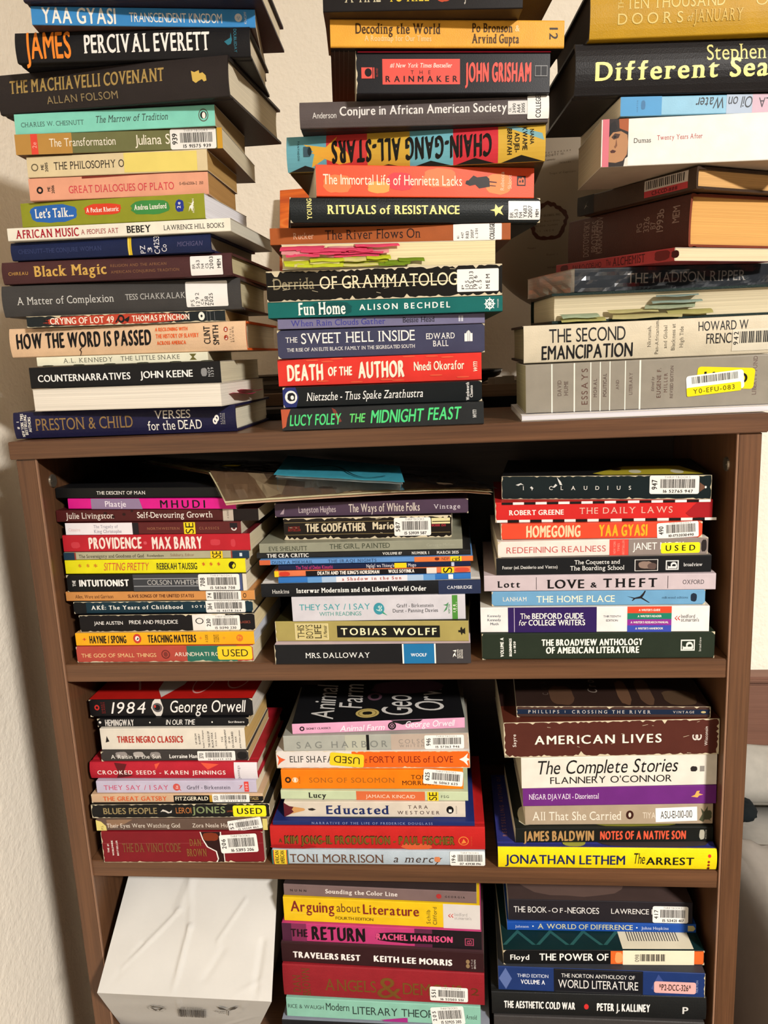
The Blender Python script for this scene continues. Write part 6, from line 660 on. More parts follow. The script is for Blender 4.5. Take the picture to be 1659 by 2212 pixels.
(-0.12072,0.01165,-0.41915,0.01678,-0.00016,0.00159,0.20403,0.01883,0.132,{'label': "cream paperback with pencil tip and large navy title, sixth down, lower shelf's centre stack", 'sp': 'cfc4b4', 'pg': 'e6d9bd', 'deco': [('p', ((-0.0032, 0.0), (-0.0032, 0.95), (0.0289, 0.72), (0.0529, 0.68), (0.0409, 0.5), (0.0513, 0.35), (0.0329, 0.2)), '5a1a24'), ('p', ((0.0273, 0.72), (0.1091, 0.58), (0.1171, 0.5), (0.1091, 0.42), (0.0329, 0.2), (0.0513, 0.35), (0.0409, 0.5), (0.0529, 0.68)), 'c9955c'), ('p', ((0.1315, 0.55), (0.1572, 0.6), (0.1772, 0.5), (0.1572, 0.42), (0.1371, 0.45)), '2a2422'), ('t', 'Educated', 0.2342, 0.5838, 0.2, 0.76, '1d2a5c', 'fb', 0), ('t', 'TARA', 0.6881, 0.7955, 0.56, 0.78, '3a1c1c', 's', 0), ('t', 'WESTOVER', 0.6287, 0.8581, 0.2, 0.42, '3a1c1c', 's', 0), ('e', 0.8966, 0.9366, 0.24, 0.74, '151315'), ('r', 0.9094, 0.9254, 0.34, 0.52, 'e4dfd8', 0), ('t', 'RANDOM', 0.9479, 0.9543, 0.25, 0.75, '6a625c', 's', 90)]}),
(-0.1333,0.0042,-0.42479,0.01254,-6e-05,0.0012,0.22631,0.00546,0.14,{'label': "thin blue paperback with tiny capitals and wide blue cover, seventh down, lower shelf's centre stack", 'sp': '1d2a60', 'top': '1f2c68', 'pg': 'e6d9bd', 'deco': [('t', 'NARRATIVE OF THE LIFE OF FREDERICK DOUGLASS', 0.1958, 0.7952, 0.3, 0.8, '8a94b8', 'f', 0)], 'tops': [('r', 0.33, 0.8, 0.03, 0.15, '3a4048', 0)]}),
(-0.13673,0.00237,-0.45286,0.01289,7e-05,0.00085,0.24073,0.02788,0.155,{'label': "red jacketed book with heavy gold-on-black capitals, second from bottom, lower shelf's centre stack", 'sp': 'b82220', 'ty': 'hc', 'top': 'b01e20', 'pg': 'e6d9bd', 'bu': 0.04, 'deco': [('w', -0.0125, 0.2175, 0.0, 0.2, '9a1a1c'), ('w', 0.6099, 0.7588, 0.0, 0.3, 'cf5a34'), ('t', 'A', 0.0382, 0.0551, 0.3, 0.48, '5a3a18', 'sbc', 0), ('t', 'KIM JONG-IL PRODUCTION - PAUL FISCHER', 0.066, 0.8616, 0.24, 0.62, '241409', 'sbc', 0), ('t', 'KIM JONG-IL PRODUCTION - PAUL FISCHER', 0.0687, 0.8603, 0.26, 0.59, '6e5420', 'sbc', 0), ('o', 0.8779, 0.9252, 0.22, 0.62, 'dc8038', 0.08), ('p', ((0.8907, 0.3), (0.9022, 0.52), (0.9144, 0.34)), 'dc8038'), ('t', 'FLATIRON', 0.9347, 0.9401, 0.2, 0.62, 'cf5a34', 's', 90)]}),
(-0.13577,0.00031,-0.47121,0.0135,8e-05,0.00037,0.23932,0.01813,0.15,{'label': "pale blue jacketed book with brown serif lettering, lowest, lower shelf's centre stack", 'sp': 'aab6bf', 'ty': 'hc', 'pg': 'e6d9bd', 'bu': 0.05, 'deco': [('r', -0.0024, 0.0774, 0, 1, '2c6a64', 0), ('r', 0.0044, 0.0713, 0, 1, 'b8402c', 0), ('r', 0.0085, 0.0672, 0, 1, 'e0c030', 0), ('t', 'AFRICAN', 0.014, 0.0317, 0.05, 0.95, '1a1712', 'sb', 90), ('t', 'AMERICAN', 0.0385, 0.0576, 0.05, 0.95, '1a1712', 'sb', 90), ('t', 'TONI MORRISON', 0.0849, 0.5297, 0.18, 0.74, '5f3f2c', 'f', 0), ('t', 'a mercy', 0.5747, 0.8039, 0.22, 0.72, '3c2c24', 'fi', 0), ('w', 0.7643, 0.7937, 0.25, 0.65, 'c87a50'), ('TB', 0.838, 0.999, 0.02, 1.0, '196', '07 43938 196', 0, 1)]}),
(0.14188,0.0259,-0.3044,-0.03557,-0.00578,-0.0121,0.20162,0.01256,0.132,{'label': "brown photographic paperback with a navy title band, topmost, lower shelf's right stack", 'sp': '46302a', 'top': '33241f', 'pg': 'e6d9bd', 'wear': 'tlrc', 'deco': [('r', -0.0013, 1.0009, 0.28, 0.72, '17253c', 0), ('t', 'PHILLIPS', 0.061, 0.2249, 0.36, 0.64, 'cfc6bc', 'f', 0), ('r', 0.2552, 0.257, 0.4, 0.62, 'cfc6bc', 0), ('t', 'CROSSING THE RIVER', 0.2927, 0.6989, 0.36, 0.64, 'cfc6bc', 'f', 0), ('t', 'VINTAGE', 0.8111, 0.918, 0.4, 0.6, 'cfc6bc', 'f', 0), ('e', 0.9519, 0.9768, 0.4, 0.6, 'b8a878')], 'tops': [('w', 0.18, 0.32, 0.0, 0.4, '5a4030'), ('w', 0.55, 0.62, 0.0, 0.5, '6a4c38'), ('w', 0.66, 0.74, 0.0, 0.55, '5f4534'), ('w', 0.78, 0.96, 0.0, 0.3, '54402f'), ('t', 'Crossing', 0.4, 0.45, 0.25, 0.95, '9a8c80', 'fi', 90), ('t', 'CARYL', 0.15, 0.18, 0.2, 0.7, '5f5048', 'f', 90)]}),
(0.1273,0.01277,-0.34538,0.01794,-0.00647,-0.01209,0.22548,0.04072,0.15205,{'label': "thick red-brown paperback with chipped white edges, second down, lower shelf's right stack", 'sp': '512820', 'top': '57281c', 'pg': 'b0a48c', 'wear': 'tblrcx', 'deco': [('t', 'Sayre', 0.0408, 0.0568, 0.3, 0.66, 'd8cfc4', 'sb', 90), ('t', 'AMERICAN LIVES', 0.1448, 0.7368, 0.36, 0.6, 'ece6d6', 'sb', 0), ('o', 0.8776, 0.9048, 0.4, 0.62, 'd8cfc4', 0.2), ('o', 0.892, 0.9208, 0.4, 0.62, 'd8cfc4', 0.2), ('r', 0.876, 0.9224, 0.56, 0.66, '512820', 0), ('t', 'Wisconsin', 0.9336, 0.948, 0.25, 0.78, 'd8cfc4', 's', 90)], 'tops': [('r', 0, 0.16, 0.25, 1, '241412', 0)]}),
(0.1452,0.01115,-0.3816,0.03591,-0.00455,-0.01071,0.20718,0.03605,0.13808,{'label': "thick ivory paperback with flowing black script, third down, lower shelf's right stack", 'sp': 'ddd7ca', 'pg': 'b5aa90', 'deco': [('t', 'The Complete Stories', 0.0871, 0.8047, 0.46, 0.9, '1a1818', 'si', 0), ('t', "FLANNERY O'CONNOR", 0.1489, 0.7729, 0.14, 0.36, '1f1c1c', 's', 0), ('w', 0.8665, 0.9019, 0.44, 0.62, '2a2626'), ('r', 0.9143, 0.9373, 0.44, 0.62, '8a857e', 0)]}),
(0.14649,0.01245,-0.4037,0.02913,-0.003,-0.00921,0.2061,0.0218,0.13218,{'label': "plain violet paperback with one line of white lettering, fourth down, lower shelf's right stack", 'sp': '6a2a78', 'pg': '8a7c68', 'deco': [('t', 'NÉGAR DJAVADI - Disoriental', 0.0312, 0.3975, 0.38, 0.66, 'e6d9e8', 'f', 0), ('p', ((0.8717, 0.4), (0.8913, 0.5), (0.9002, 0.7), (0.9162, 0.72), (0.9109, 0.58), (0.934, 0.5), (0.9135, 0.46), (0.9046, 0.35), (0.8895, 0.38)), 'e0a85a')]}),
(0.14893,0.01514,-0.42815,0.02191,-0.0009,-0.00689,0.20115,0.02409,0.13213,{'label': "beige linen-toned paperback with a white paper label, fifth down, lower shelf's right stack", 'sp': 'a8967f', 'pg': 'e6d9bd', 'deco': [('t', 'All That She Carried', 0.0373, 0.5182, 0.24, 0.66, 'e6dccb', 'f', 0), ('e', 0.5421, 0.5827, 0.26, 0.7, '3a1c16'), ('e', 0.555, 0.5698, 0.36, 0.6, 'c9bca8'), ('t', 'TIYA MILES', 0.6306, 0.7798, 0.3, 0.6, 'd8cbb8', 's', 0), ('US', 0.6988, 0.918, 0.14, 0.84, 'ASU-E1-010-010', 2, 'f0edea', 's', 0), ('p', ((0.9291, 0.2), (0.9456, 0.5), (0.9364, 0.8), (0.9549, 0.6), (0.9733, 0.9), (0.9714, 0.6), (0.9963, 0.6), (0.9733, 0.4), (0.9917, 0.15), (0.9641, 0.3), (0.9503, 0.1)), '4a4c38'), ('w', 0.9503, 0.9963, 0.2, 0.7, '4a4c38')]}),
(0.1376,0.00886,-0.44606,0.02908,0.00024,-0.0043,0.21195,0.0176,0.14005,{'label': "black paperback with tan and coral condensed capitals, second from bottom, lower shelf's right stack", 'sp': '181a17', 'top': '1b1e1a', 'pg': 'e6d9bd', 'deco': [('t', 'JAMES BALDWIN', 0.0407, 0.4013, 0.14, 0.8, 'ad8654', 'sbc', 0), ('t', 'NOTES OF A NATIVE SON', 0.4328, 0.8652, 0.2, 0.76, 'd8583c', 'sbc', 0), ('w', 0.9317, 0.9597, 0.12, 0.85, 'a8a494'), ('t', 'BEACON', 0.9615, 0.9685, 0.2, 0.8, 'a8a494', 's', 90)], 'tops': [('w', 0.02, 0.13, 0.02, 0.3, 'c9c3a8'), ('w', 0.4, 0.85, 0.0, 0.1, '7a7a2c')]}),
(0.11759,0.00102,-0.4713,0.00763,0.00066,-0.00173,0.23257,0.02505,0.14988,{'label': "bright yellow jacketed book with navy and black capitals, lowest, lower shelf's right stack", 'sp': 'e4cd14', 'ty': 'hc', 'top': '2e3274', 'pg': '1e1c50', 'oc': '1e1c50', 'bu': 0.06, 'deco': [('t', 'JONATHAN LETHEM', 0.0332, 0.5866, 0.24, 0.68, '1b2454', 'sb', 0), ('t', 'The', 0.6277, 0.6767, 0.3, 0.8, '161616', 'si', 0), ('t', 'ARREST', 0.6814, 0.898, 0.26, 0.62, '161616', 'sb', 0), ('e', 0.9597, 0.9739, 0.62, 0.78, 'd8342c'), ('e', 0.9581, 0.9692, 0.36, 0.48, '8a2a1a'), ('e', 0.9581, 0.9692, 0.2, 0.32, '8a2a1a'), ('e', 0.9581, 0.9692, 0.04, 0.16, '5a1a1a')], 'tops': [('t', 'BESTSELLING AUTHOR OF', 0.03, 0.05, 0.12, 0.95, '9a6a60', 's', 90), ('w', 0.3, 0.42, 0.0, 0.14, '9a9a40'), ('w', 0.45, 0.98, 0.0, 0.13, '3c3434')]}),
(-0.12936,0.01257,-0.52069,-0.02267,-0.00163,0.00808,0.22223,0.01474,0.14,{'label': "mauve grey paperback with old-style white lettering, topmost, bottom shelf's centre stack", 'sp': '75605e', 'top': '3c302f', 'pg': 'e6d9bd', 'deco': [('t', 'NUNN', 0.0339, 0.1197, 0.38, 0.58, '2c2424', 'sb', 0), ('t', 'Sounding the Color Line', 0.2205, 0.5969, 0.34, 0.7, 'e0d6d0', 'fb', 0), ('e', 0.7956, 0.8227, 0.3, 0.72, 'a8302f'), ('t', 'GEORGIA', 0.8408, 0.9417, 0.42, 0.58, '2c2424', 'sb', 0)]}),
(-0.13059,0.00945,-0.55185,-0.01888,-0.00156,0.00816,0.2265,0.03107,0.16,{'label': "yellow textbook with maroon rounded lettering, second down, bottom shelf's centre stack", 'sp': 'e0b81c', 'pg': 'd6d2c4', 'deco': [('t', 'Arguing', 0.0366, 0.2645, 0.42, 0.86, '7a2424', 'sb', 0), ('t', 'about', 0.2764, 0.3977, 0.48, 0.84, '6a3a20', 's', 0), ('t', 'Literature', 0.4125, 0.6966, 0.44, 0.84, '7a2424', 'sb', 0), ('t', 'FOURTH EDITION', 0.269, 0.4628, 0.16, 0.28, '5a4014', 's', 0), ('r', 0.0366, 0.6966, 0.36, 0.37, 'ecd060', 0), ('t', 'Schilb', 0.7336, 0.7529, 0.15, 0.72, '3a3020', 's', 90), ('t', 'Clifford', 0.7662, 0.7854, 0.12, 0.85, '3a3020', 's', 90), ('r', 0.818, 1.0015, 0, 1, 'cfc9c4', 0), ('t', '<<', 0.8431, 0.8683, 0.4, 0.64, 'c8342c', 'sb', 0), ('t', 'bedford', 0.8742, 0.9378, 0.52, 0.66, 'a8a4a0', 's', 0), ('t', "st.martin's", 0.8742, 0.9586, 0.38, 0.5, 'a8a4a0', 's', 0)]}),
(-0.13341,0.00607,-0.57544,-0.01725,-0.00156,0.00823,0.23049,0.02351,0.15,{'label': "hot pink to black paperback with black and pink capitals, third down, bottom shelf's centre stack", 'sp': 'b83a70', 'pg': 'cfc8c0', 'deco': [('r', -0.0007, 0.0481, 0, 1, '4a2038', 0), ('r', 0.0481, 0.1246, 0, 1, '7a2c50', 0), ('r', 0.671, 0.7585, 0, 1, '5a2440', 0), ('r', 0.7585, 1.0011, 0, 1, '1c161a', 0), ('t', 'THE', 0.043, 0.1304, 0.26, 0.68, '241018', 'sbc', 0), ('t', 'RETURN', 0.1508, 0.4233, 0.14, 0.86, '171013', 'sbc', 0), ('w', 0.4641, 0.875, 0.14, 0.78, '151013'), ('t', 'RACHEL HARRISON', 0.4787, 0.859, 0.32, 0.64, 'd0507c', 'sbc', 0), ('r', 0.9188, 0.9625, 0.2, 0.6, 'a0405c', 0), ('r', 0.9231, 0.9581, 0.24, 0.56, '1c161a', 0), ('t', 'B', 0.929, 0.9523, 0.28, 0.52, 'a0405c', 's', 90)]}),
(-0.13537,0.00293,-0.60127,-0.02546,-0.00162,0.0083,0.23458,0.02576,0.155,{'label': "dark plum book with spaced white capitals, fourth down, bottom shelf's centre stack", 'sp': '32191c', 'top': '4a3034', 'pg': 'e6d9bd', 'deco': [('t', 'TRAVELERS REST', 0.0573, 0.3971, 0.26, 0.56, 'ece4e0', 'sbc', 0), ('t', 'KEITH LEE MORRIS', 0.4631, 0.8473, 0.28, 0.58, 'ece4e0', 'sbc', 0), ('e', 0.9133, 0.9319, 0.2, 0.42, '8a7050'), ('e', 0.9133, 0.9319, 0.42, 0.64, '8a7050'), ('t', 'LITTLE', 0.9391, 0.9462, 0.2, 0.65, 'cfc6be', 's', 90), ('t', 'BROWN', 0.952, 0.9606, 0.2, 0.65, 'cfc6be', 's', 90)]}),
(-0.13511,-0.00089,-0.64366,-0.01402,-0.00159,0.00852,0.23408,0.04229,0.158,{'label': "thick red cloth hardcover with dull gold lettering, fifth down, bottom shelf's centre stack", 'sp': '8c2028', 'ty': 'hc', 'pg': 'e6d9bd', 'bu': 0.03, 'deco': [('t', 'DAN', 0.0505, 0.088, 0.15, 0.7, '6a4420', 'f', 90), ('t', 'BROWN', 0.0981, 0.137, 0.04, 0.92, '6a4420', 'f', 90), ('t', 'ANGELS', 0.2092, 0.4681, 0.26, 0.62, '6e4a1e', 'f', 0), ('t', '&', 0.4731, 0.5943, 0.1, 0.76, '6e4a1e', 'f', 0), ('t', 'DEMONS', 0.6015, 0.89, 0.26, 0.62, '6e4a1e', 'f', 0), ('t', '2', 0.9333, 0.973, 0.34, 0.56, '5a3418', 'f', 0), ('TB', 0.7342, 0.9189, 0.1, 0.56, '551', '16 52503 551', 0, 1)]}),
(-0.1328,-0.00401,-0.66951,-0.00906,-0.00159,0.00846,0.22661,0.02572,0.14,{'label': "pale mint paperback with thin dark lettering, second from bottom, bottom shelf's centre stack", 'sp': '84b8a4', 'pg': 'e6d9bd', 'deco': [('t', 'RICE & WAUGH', 0.0071, 0.1954, 0.46, 0.66, '3c5048', 's', 0), ('t', 'Modern', 0.2074, 0.3285, 0.44, 0.82, '2c3c36', 's', 0), ('t', 'LITERARY THEORY', 0.3464, 0.8008, 0.3, 0.7, '2a3834', 's', 0), ('p', ((0.4839, 0.06), (0.614, 0.24), (0.6289, 0.24), (0.6289, 0.0), (0.5019, 0.0), (0.5093, 0.03)), '9c2c7c'), ('t', 'Arnold', 0.9264, 0.9817, 0.34, 0.56, '3c5048', 'f', 0), ('TB', 0.75, 0.9189, 0.0, 0.94, '205', '15 52925 205', 6, 1)]}),
(-0.13892,-0.00715,-0.7133,-0.00687,0,0,0.24294,0.04155,0.155,{'label': "glossy black book at the lower frame edge, below the mint one, lowest, bottom shelf's centre", 'sp': '1a1b1e', 'top': '8a8f9c', 'pg': 'e6d9bd'}),
(0.13017,0.04031,-0.56927,-0.00665,-0.00125,-0.00788,0.20836,0.02783,0.138,{'label': "charcoal paperback with thin white capitals, topmost, bottom shelf's right stack", 'sp': '262226', 'top': '4c3c38', 'pg': 'e6d9bd', 'deco': [('t', 'THE BOOK', 0.0296, 0.2118, 0.4, 0.68, 'dcd8d4', 's', 0), ('t', '-OF-', 0.2215, 0.3204, 0.42, 0.64, 'dcd8d4', 'f', 0), ('t', 'NEGROES', 0.3262, 0.4988, 0.4, 0.68, 'dcd8d4', 's', 0), ('t', 'LAWRENCE HILL', 0.5647, 0.8497, 0.42, 0.66, 'dcd8d4', 's', 0), ('TB', 0.7877, 0.9777, 0.04, 0.82, '417', '15 53421 417', 0, 1)], 'tops': [('w', 0.05, 0.7, 0.03, 0.5, '6a544c')]}),
(0.1282,0.03787,-0.58063,0.00344,-0.00122,-0.00805,0.21472,0.01119,0.14,{'label': "slim bright blue paperback with golden serif title, second down, bottom shelf's right stack", 'sp': '1d4a9c', 'pg': 'e6d9bd', 'deco': [('t', 'Johnson', 0.043, 0.1167, 0.34, 0.62, 'c9cede', 'f', 0), ('t', 'A WORLD OF DIFFERENCE', 0.1639, 0.6703, 0.26, 0.82, 'd8cf9c', 'f', 0), ('e', 0.1356, 0.1431, 0.45, 0.6, 'f4efe4'), ('e', 0.6873, 0.6958, 0.45, 0.6, 'f4efe4'), ('t', 'Johns Hopkins', 0.7156, 0.8573, 0.34, 0.66, 'c9cede', 'f', 0), ('p', ((0.9575, 0.2), (0.9575, 0.85), (0.9858, 0.85), (0.9972, 0.5), (0.9858, 0.2)), 'b8ac78')]}),
(0.12173,0.00667,-0.59913,0.02371,-0.00126,-0.00837,0.22298,0.01829,0.15,{'label': "black paperback with zigzag teal cover and folded label, third down, bottom shelf's right stack", 'sp': '131314', 'top': '0f2a2b', 'pg': 'e6d9bd', 'wear': 'c', 'deco': [('t', 'Floyd', 0.0346, 0.1304, 0.32, 0.68, 'e6e2dc', 'sb', 0), ('t', 'THE POWER OF', 0.1818, 0.5277, 0.28, 0.76, 'ece8e2', 'sb', 0), ('r', 0.5384, 0.996, 0.04, 0.96, 'd8642a', 0), ('w', 0.5588, 0.5987, 0.1, 0.9, 'e89a5c'), ('r', 0.5987, 0.9499, -0.02, 1.0, 'e6dcc0', 0), ('t', '098', 0.659, 0.6785, 0.2, 0.72, '1c1a1a', 's', 90), ('r', 0.6838, 0.6865, 0.25, 0.75, '1a1818', 0), ('r', 0.6918, 0.6971, 0.25, 0.75, '1a1818', 0), ('r', 0.6998, 0.7051, 0.25, 0.75, '1a1818', 0), ('r', 0.7078, 0.7104, 0.25, 0.75, '1a1818', 0), ('r', 0.7157, 0.7211, 0.25, 0.75, '1a1818', 0), ('r', 0.7237, 0.729, 0.25, 0.75, '1a1818', 0), ('r', 0.7317, 0.7344, 0.25, 0.75, '1a1818', 0), ('r', 0.7397, 0.745, 0.25, 0.75, '1a1818', 0), ('r', 0.7477, 0.753, 0.25, 0.75, '1a1818', 0), ('r', 0.7557, 0.7583, 0.25, 0.75, '1a1818', 0), ('r', 0.7636, 0.769, 0.25, 0.75, '1a1818', 0), ('r', 0.7716, 0.7769, 0.25, 0.75, '1a1818', 0), ('r', 0.7796, 0.7823, 0.25, 0.75, '1a1818', 0), ('r', 0.7876, 0.7929, 0.25, 0.75, '1a1818', 0), ('r', 0.7956, 0.8009, 0.25, 0.75, '1a1818', 0), ('r', 0.8035, 0.8062, 0.25, 0.75, '1a1818', 0)], 'tops': [('p', ((0.0, 0.04), (0.085, 0.2), (0.17, 0.04), (0.15, 0.04), (0.085, 0.16), (0.02, 0.04)), '2a5a58'), ('p', ((0.17, 0.04), (0.255, 0.2), (0.34, 0.04), (0.32, 0.04), (0.255, 0.16), (0.19, 0.04)), '2a5a58'), ('p', ((0.34, 0.04), (0.425, 0.2), (0.51, 0.04), (0.49, 0.04), (0.425, 0.16), (0.36, 0.04)), '2a5a58'), ('p', ((0.51, 0.04), (0.595, 0.2), (0.68, 0.04), (0.66, 0.04), (0.595, 0.16), (0.53, 0.04)), '2a5a58'), ('r', 0.6, 0.95, 0, 0.26, 'e0d6bc', 0), ('r', 0.64, 0.645, 0.08, 0.2, '4a4440', 0), ('r', 0.653, 0.658, 0.08, 0.2, '4a4440', 0), ('r', 0.666, 0.671, 0.08, 0.2, '4a4440', 0), ('r', 0.679, 0.684, 0.08, 0.2, '4a4440', 0), ('r', 0.692, 0.697, 0.08, 0.2, '4a4440', 0), ('r', 0.705, 0.71, 0.08, 0.2, '4a4440', 0), ('r', 0.718, 0.723, 0.08, 0.2, '4a4440', 0), ('r', 0.731, 0.736, 0.08, 0.2, '4a4440', 0), ('r', 0.744, 0.749, 0.08, 0.2, '4a4440', 0), ('r', 0.757, 0.762, 0.08, 0.2, '4a4440', 0), ('r', 0.77, 0.775, 0.08, 0.2, '4a4440', 0), ('r', 0.783, 0.788, 0.08, 0.2, '4a4440', 0), ('r', 0.796, 0.801, 0.08, 0.2, '4a4440', 0), ('r', 0.809, 0.814, 0.08, 0.2, '4a4440', 0), ('r', 0.822, 0.827, 0.08, 0.2, '4a4440', 0), ('r', 0.835, 0.84, 0.08, 0.2, '4a4440', 0), ('r', 0.848, 0.853, 0.08, 0.2, '4a4440', 0), ('r', 0.861, 0.866, 0.08, 0.2, '4a4440', 0), ('r', 0.874, 0.879, 0.08, 0.2, '4a4440', 0), ('r', 0.887, 0.892, 0.08, 0.2, '4a4440', 0)]}),
(0.11529,0.00322,-0.63035,-0.01681,-0.00076,-0.0085,0.22703,0.03103,0.15,{'label': "blue and black anthology with a pink barcode sticker, fourth down, bottom shelf's right stack", 'sp': '1f3468', 'top': '34363c', 'pg': 'e6d9bd', 'wear': 'r', 'deco': [('p', ((0.003, 0.5), (0.0375, 0.95), (0.0678, 0.5), (0.0375, 0.05)), '5a6ca0'), ('r', 0.2749, 0.7065, 0, 1, '191a1f', 0), ('r', 0.281, 0.7005, 0.04, 0.05, '444', 0), ('r', 0.281, 0.7005, 0.95, 0.96, '444', 0), ('t', 'THIRD EDITION', 0.0945, 0.2482, 0.58, 0.72, 'c9cede', 's', 0), ('t', 'VOLUME A', 0.1118, 0.2309, 0.3, 0.48, 'e0e2ea', 'sb', 0), ('t', 'THE NORTON ANTHOLOGY OF', 0.312, 0.6677, 0.64, 0.8, 'd8d6d2', 's', 0), ('t', 'WORLD LITERATURE', 0.2965, 0.6832, 0.2, 0.54, 'dcdad6', 's', 0), ('p', ((0.7454, 0.3), (0.7799, 0.9), (0.823, 0.4), (0.7885, 0.1)), '3a4c86'), ('t', 'NORTON', 0.9577, 0.9681, 0.2, 0.7, '8a94b4', 's', 90), ('US', 0.7592, 0.9577, 0.14, 0.62, '*P2-DCC-326*', 0, 'e0a8a4', 'sb', 1), ('w', 0.8144, 0.8662, 0.42, 0.62, '1a1414'), ('r', 0.7764, 0.779, 0.44, 0.56, '4a2c2c', 0), ('r', 0.7859, 0.7911, 0.44, 0.56, '4a2c2c', 0), ('r', 0.7954, 0.8006, 0.44, 0.56, '4a2c2c', 0), ('r', 0.8049, 0.8075, 0.44, 0.56, '4a2c2c', 0), ('r', 0.8144, 0.8196, 0.44, 0.56, '4a2c2c', 0), ('r', 0.8239, 0.8291, 0.44, 0.56, '4a2c2c', 0), ('r', 0.8334, 0.836, 0.44, 0.56, '4a2c2c', 0), ('r', 0.8429, 0.8481, 0.44, 0.56, '4a2c2c', 0), ('r', 0.8524, 0.8576, 0.44, 0.56, '4a2c2c', 0), ('r', 0.8619, 0.8645, 0.44, 0.56, '4a2c2c', 0), ('r', 0.8714, 0.8766, 0.44, 0.56, '4a2c2c', 0), ('r', 0.8809, 0.8861, 0.44, 0.56, '4a2c2c', 0), ('r', 0.8904, 0.893, 0.44, 0.56, '4a2c2c', 0), ('r', 0.8999, 0.905, 0.44, 0.56, '4a2c2c', 0), ('r', 0.9094, 0.9145, 0.44, 0.56, '4a2c2c', 0), ('r', 0.9189, 0.9215, 0.44, 0.56, '4a2c2c', 0), ('r', 0.9284, 0.9335, 0.44, 0.56, '4a2c2c', 0), ('r', 0.9379, 0.943, 0.44, 0.56, '4a2c2c', 0)]}),
(0.10725,0.00029,-0.66033,-0.0008,-0.00088,-0.0087,0.23733,0.02976,0.155,{'label': "black jacketed hardcover with white capitals and a red dot, second from bottom, bottom shelf's right", 'sp': '1b1c1c', 'ty': 'hc', 'pg': 'e6d9bd', 'bu': 0.06, 'deco': [('t', 'THE AESTHETIC COLD WAR', 0.0583, 0.3947, 0.36, 0.66, 'e6e4e0', 'sbc', 0), ('e', 0.4363, 0.458, 0.38, 0.62, 'c8302f'), ('t', 'PETER J. KALLINEY', 0.4963, 0.7427, 0.34, 0.66, 'e6e4e0', 'sbc', 0), ('t', 'P', 0.8909, 0.9176, 0.3, 0.6, 'cfcdc8', 'sb', 0)]}),
(0.10916,-0.00163,-0.7133,1e-05,0,0,0.23371,0.05274,0.15,{'label': "charcoal grey hardcover at the lower frame edge, lowest, bottom shelf's right stack", 'sp': '3a3736', 'ty': 'hc', 'pg': 'e6d9bd', 'bu': 0.03}),
]
for row in BOOKS:
    for it in row[-1].get("deco", ()):
        for part_ in it:
            if isinstance(part_, str): CHARS |= set(part_)
        if it[0] == "CL":
            for ln in it[5]: CHARS |= set(ln[0])
CHARS.discard(" "); CHARS = sorted(CHARS)
CAP = load_glyphs()

# ------------------------------------------------------------------ the setting
def plane_box(name, x0, x1, y0, y1, z0, z1, m):
    bm = bmesh.new(); box(bm, x0, x1, y0, y1, z0, z1); return bm_obj(name, bm, m, None, kind='structure')
WM = wall_mat('textured_wall_paint', 'f4ead8')
plane_box('wall_back', -.6, 2.9, .62, .70, FLOOR, CEIL, WM)
plane_box('wall_left', -.58, -.50, -3.4, .62, FLOOR, CEIL, WM)
plane_box('floor', -.58, 2.9, -3.4, .70, FLOOR - .05, FLOOR, mat('carpet', '8a7a68', .95, bump=.8, bscale=400, mottle=.2, mscale=200))
plane_box('ceiling', -.58, 2.9, -3.4, .70, CEIL, CEIL + .05, WM)
plane_box('baseboard_left', -.50, -.488, -3.4, .62, FLOOR, FLOOR + .09, mat('paint', 'e8e2d6', .4))

# ------------------------------------------------------------------ bookcase
WX, WZ, WY = wood_mat('walnut_laminate_x', 0), wood_mat('walnut_laminate_z', 2), wood_mat('walnut_laminate_y', 1)
XI, XO, DEP = .3536, .375, .228
bc = empty('bookcase', (0, 0, FLOOR))
def part(name, x0, x1, y0, y1, z0, z1, m, bev=.0008):
    bm = bmesh.new(); box(bm, x0, x1, y0, y1, z0 - FLOOR, z1 - FLOOR); return bm_obj(name, bm, m, bc, bevel=bev)
part('side_panel', -XO, -XI, 0, DEP, FLOOR, -.0001, WZ); part('side_panel', XI, XO, 0, DEP, FLOOR, -.0001, WZ)
part('top_board', -XO - .004, XO + .004, -.004, DEP, 0, .0185, WX)
for z in SHELVES: part('shelf', -XI, XI, .0012, DEP - .006, z - .0203, z, WX)
part('back_panel', -XI, XI, DEP - .0055, DEP - .001, FLOOR + .02, 0, wood_mat('dark_back_board', 0, '3a2a20', '2c1f18'))
part('plinth', -XI, XI, .02, .035, FLOOR, SHELVES[-1] - .0203, WX)
for sx, y, z in ((-1, .028, -.028), (1, .03, -.034)):
    bm = bmesh.new(); bmesh.ops.create_cone(bm, cap_ends=True, segments=24, radius1=.0075, radius2=.0068, depth=.0016, matrix=Matrix.Translation((sx * (XI - .0008), y, z - FLOOR)) @ Matrix.Rotation(-sx * pi / 2, 4, 'Y'))
    box(bm, sx * XI - .002 if sx > 0 else -XI + .0010, sx * XI - .0010 if sx > 0 else -XI + .002, y - .004, y + .004, z - FLOOR - .0008, z - FLOOR + .0008)
    bm_obj('cam_bolt', bm, mat('metal', '8c8070', .35, metal=.8, mottle=0), bc)
for sx in (-1, 1):  # thin lighter strips, painting in the highlight along the panels' inner bevels
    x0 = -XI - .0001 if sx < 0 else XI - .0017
    part('bevel_highlight', x0, x0 + .0018, -.0006, .0016, FLOOR, -.0002, mat('highlight_tone', '8e6b54', .35), 0)
tag(bc, 'walnut brown laminate bookcase holding stacks of books on every shelf', 'bookcase')

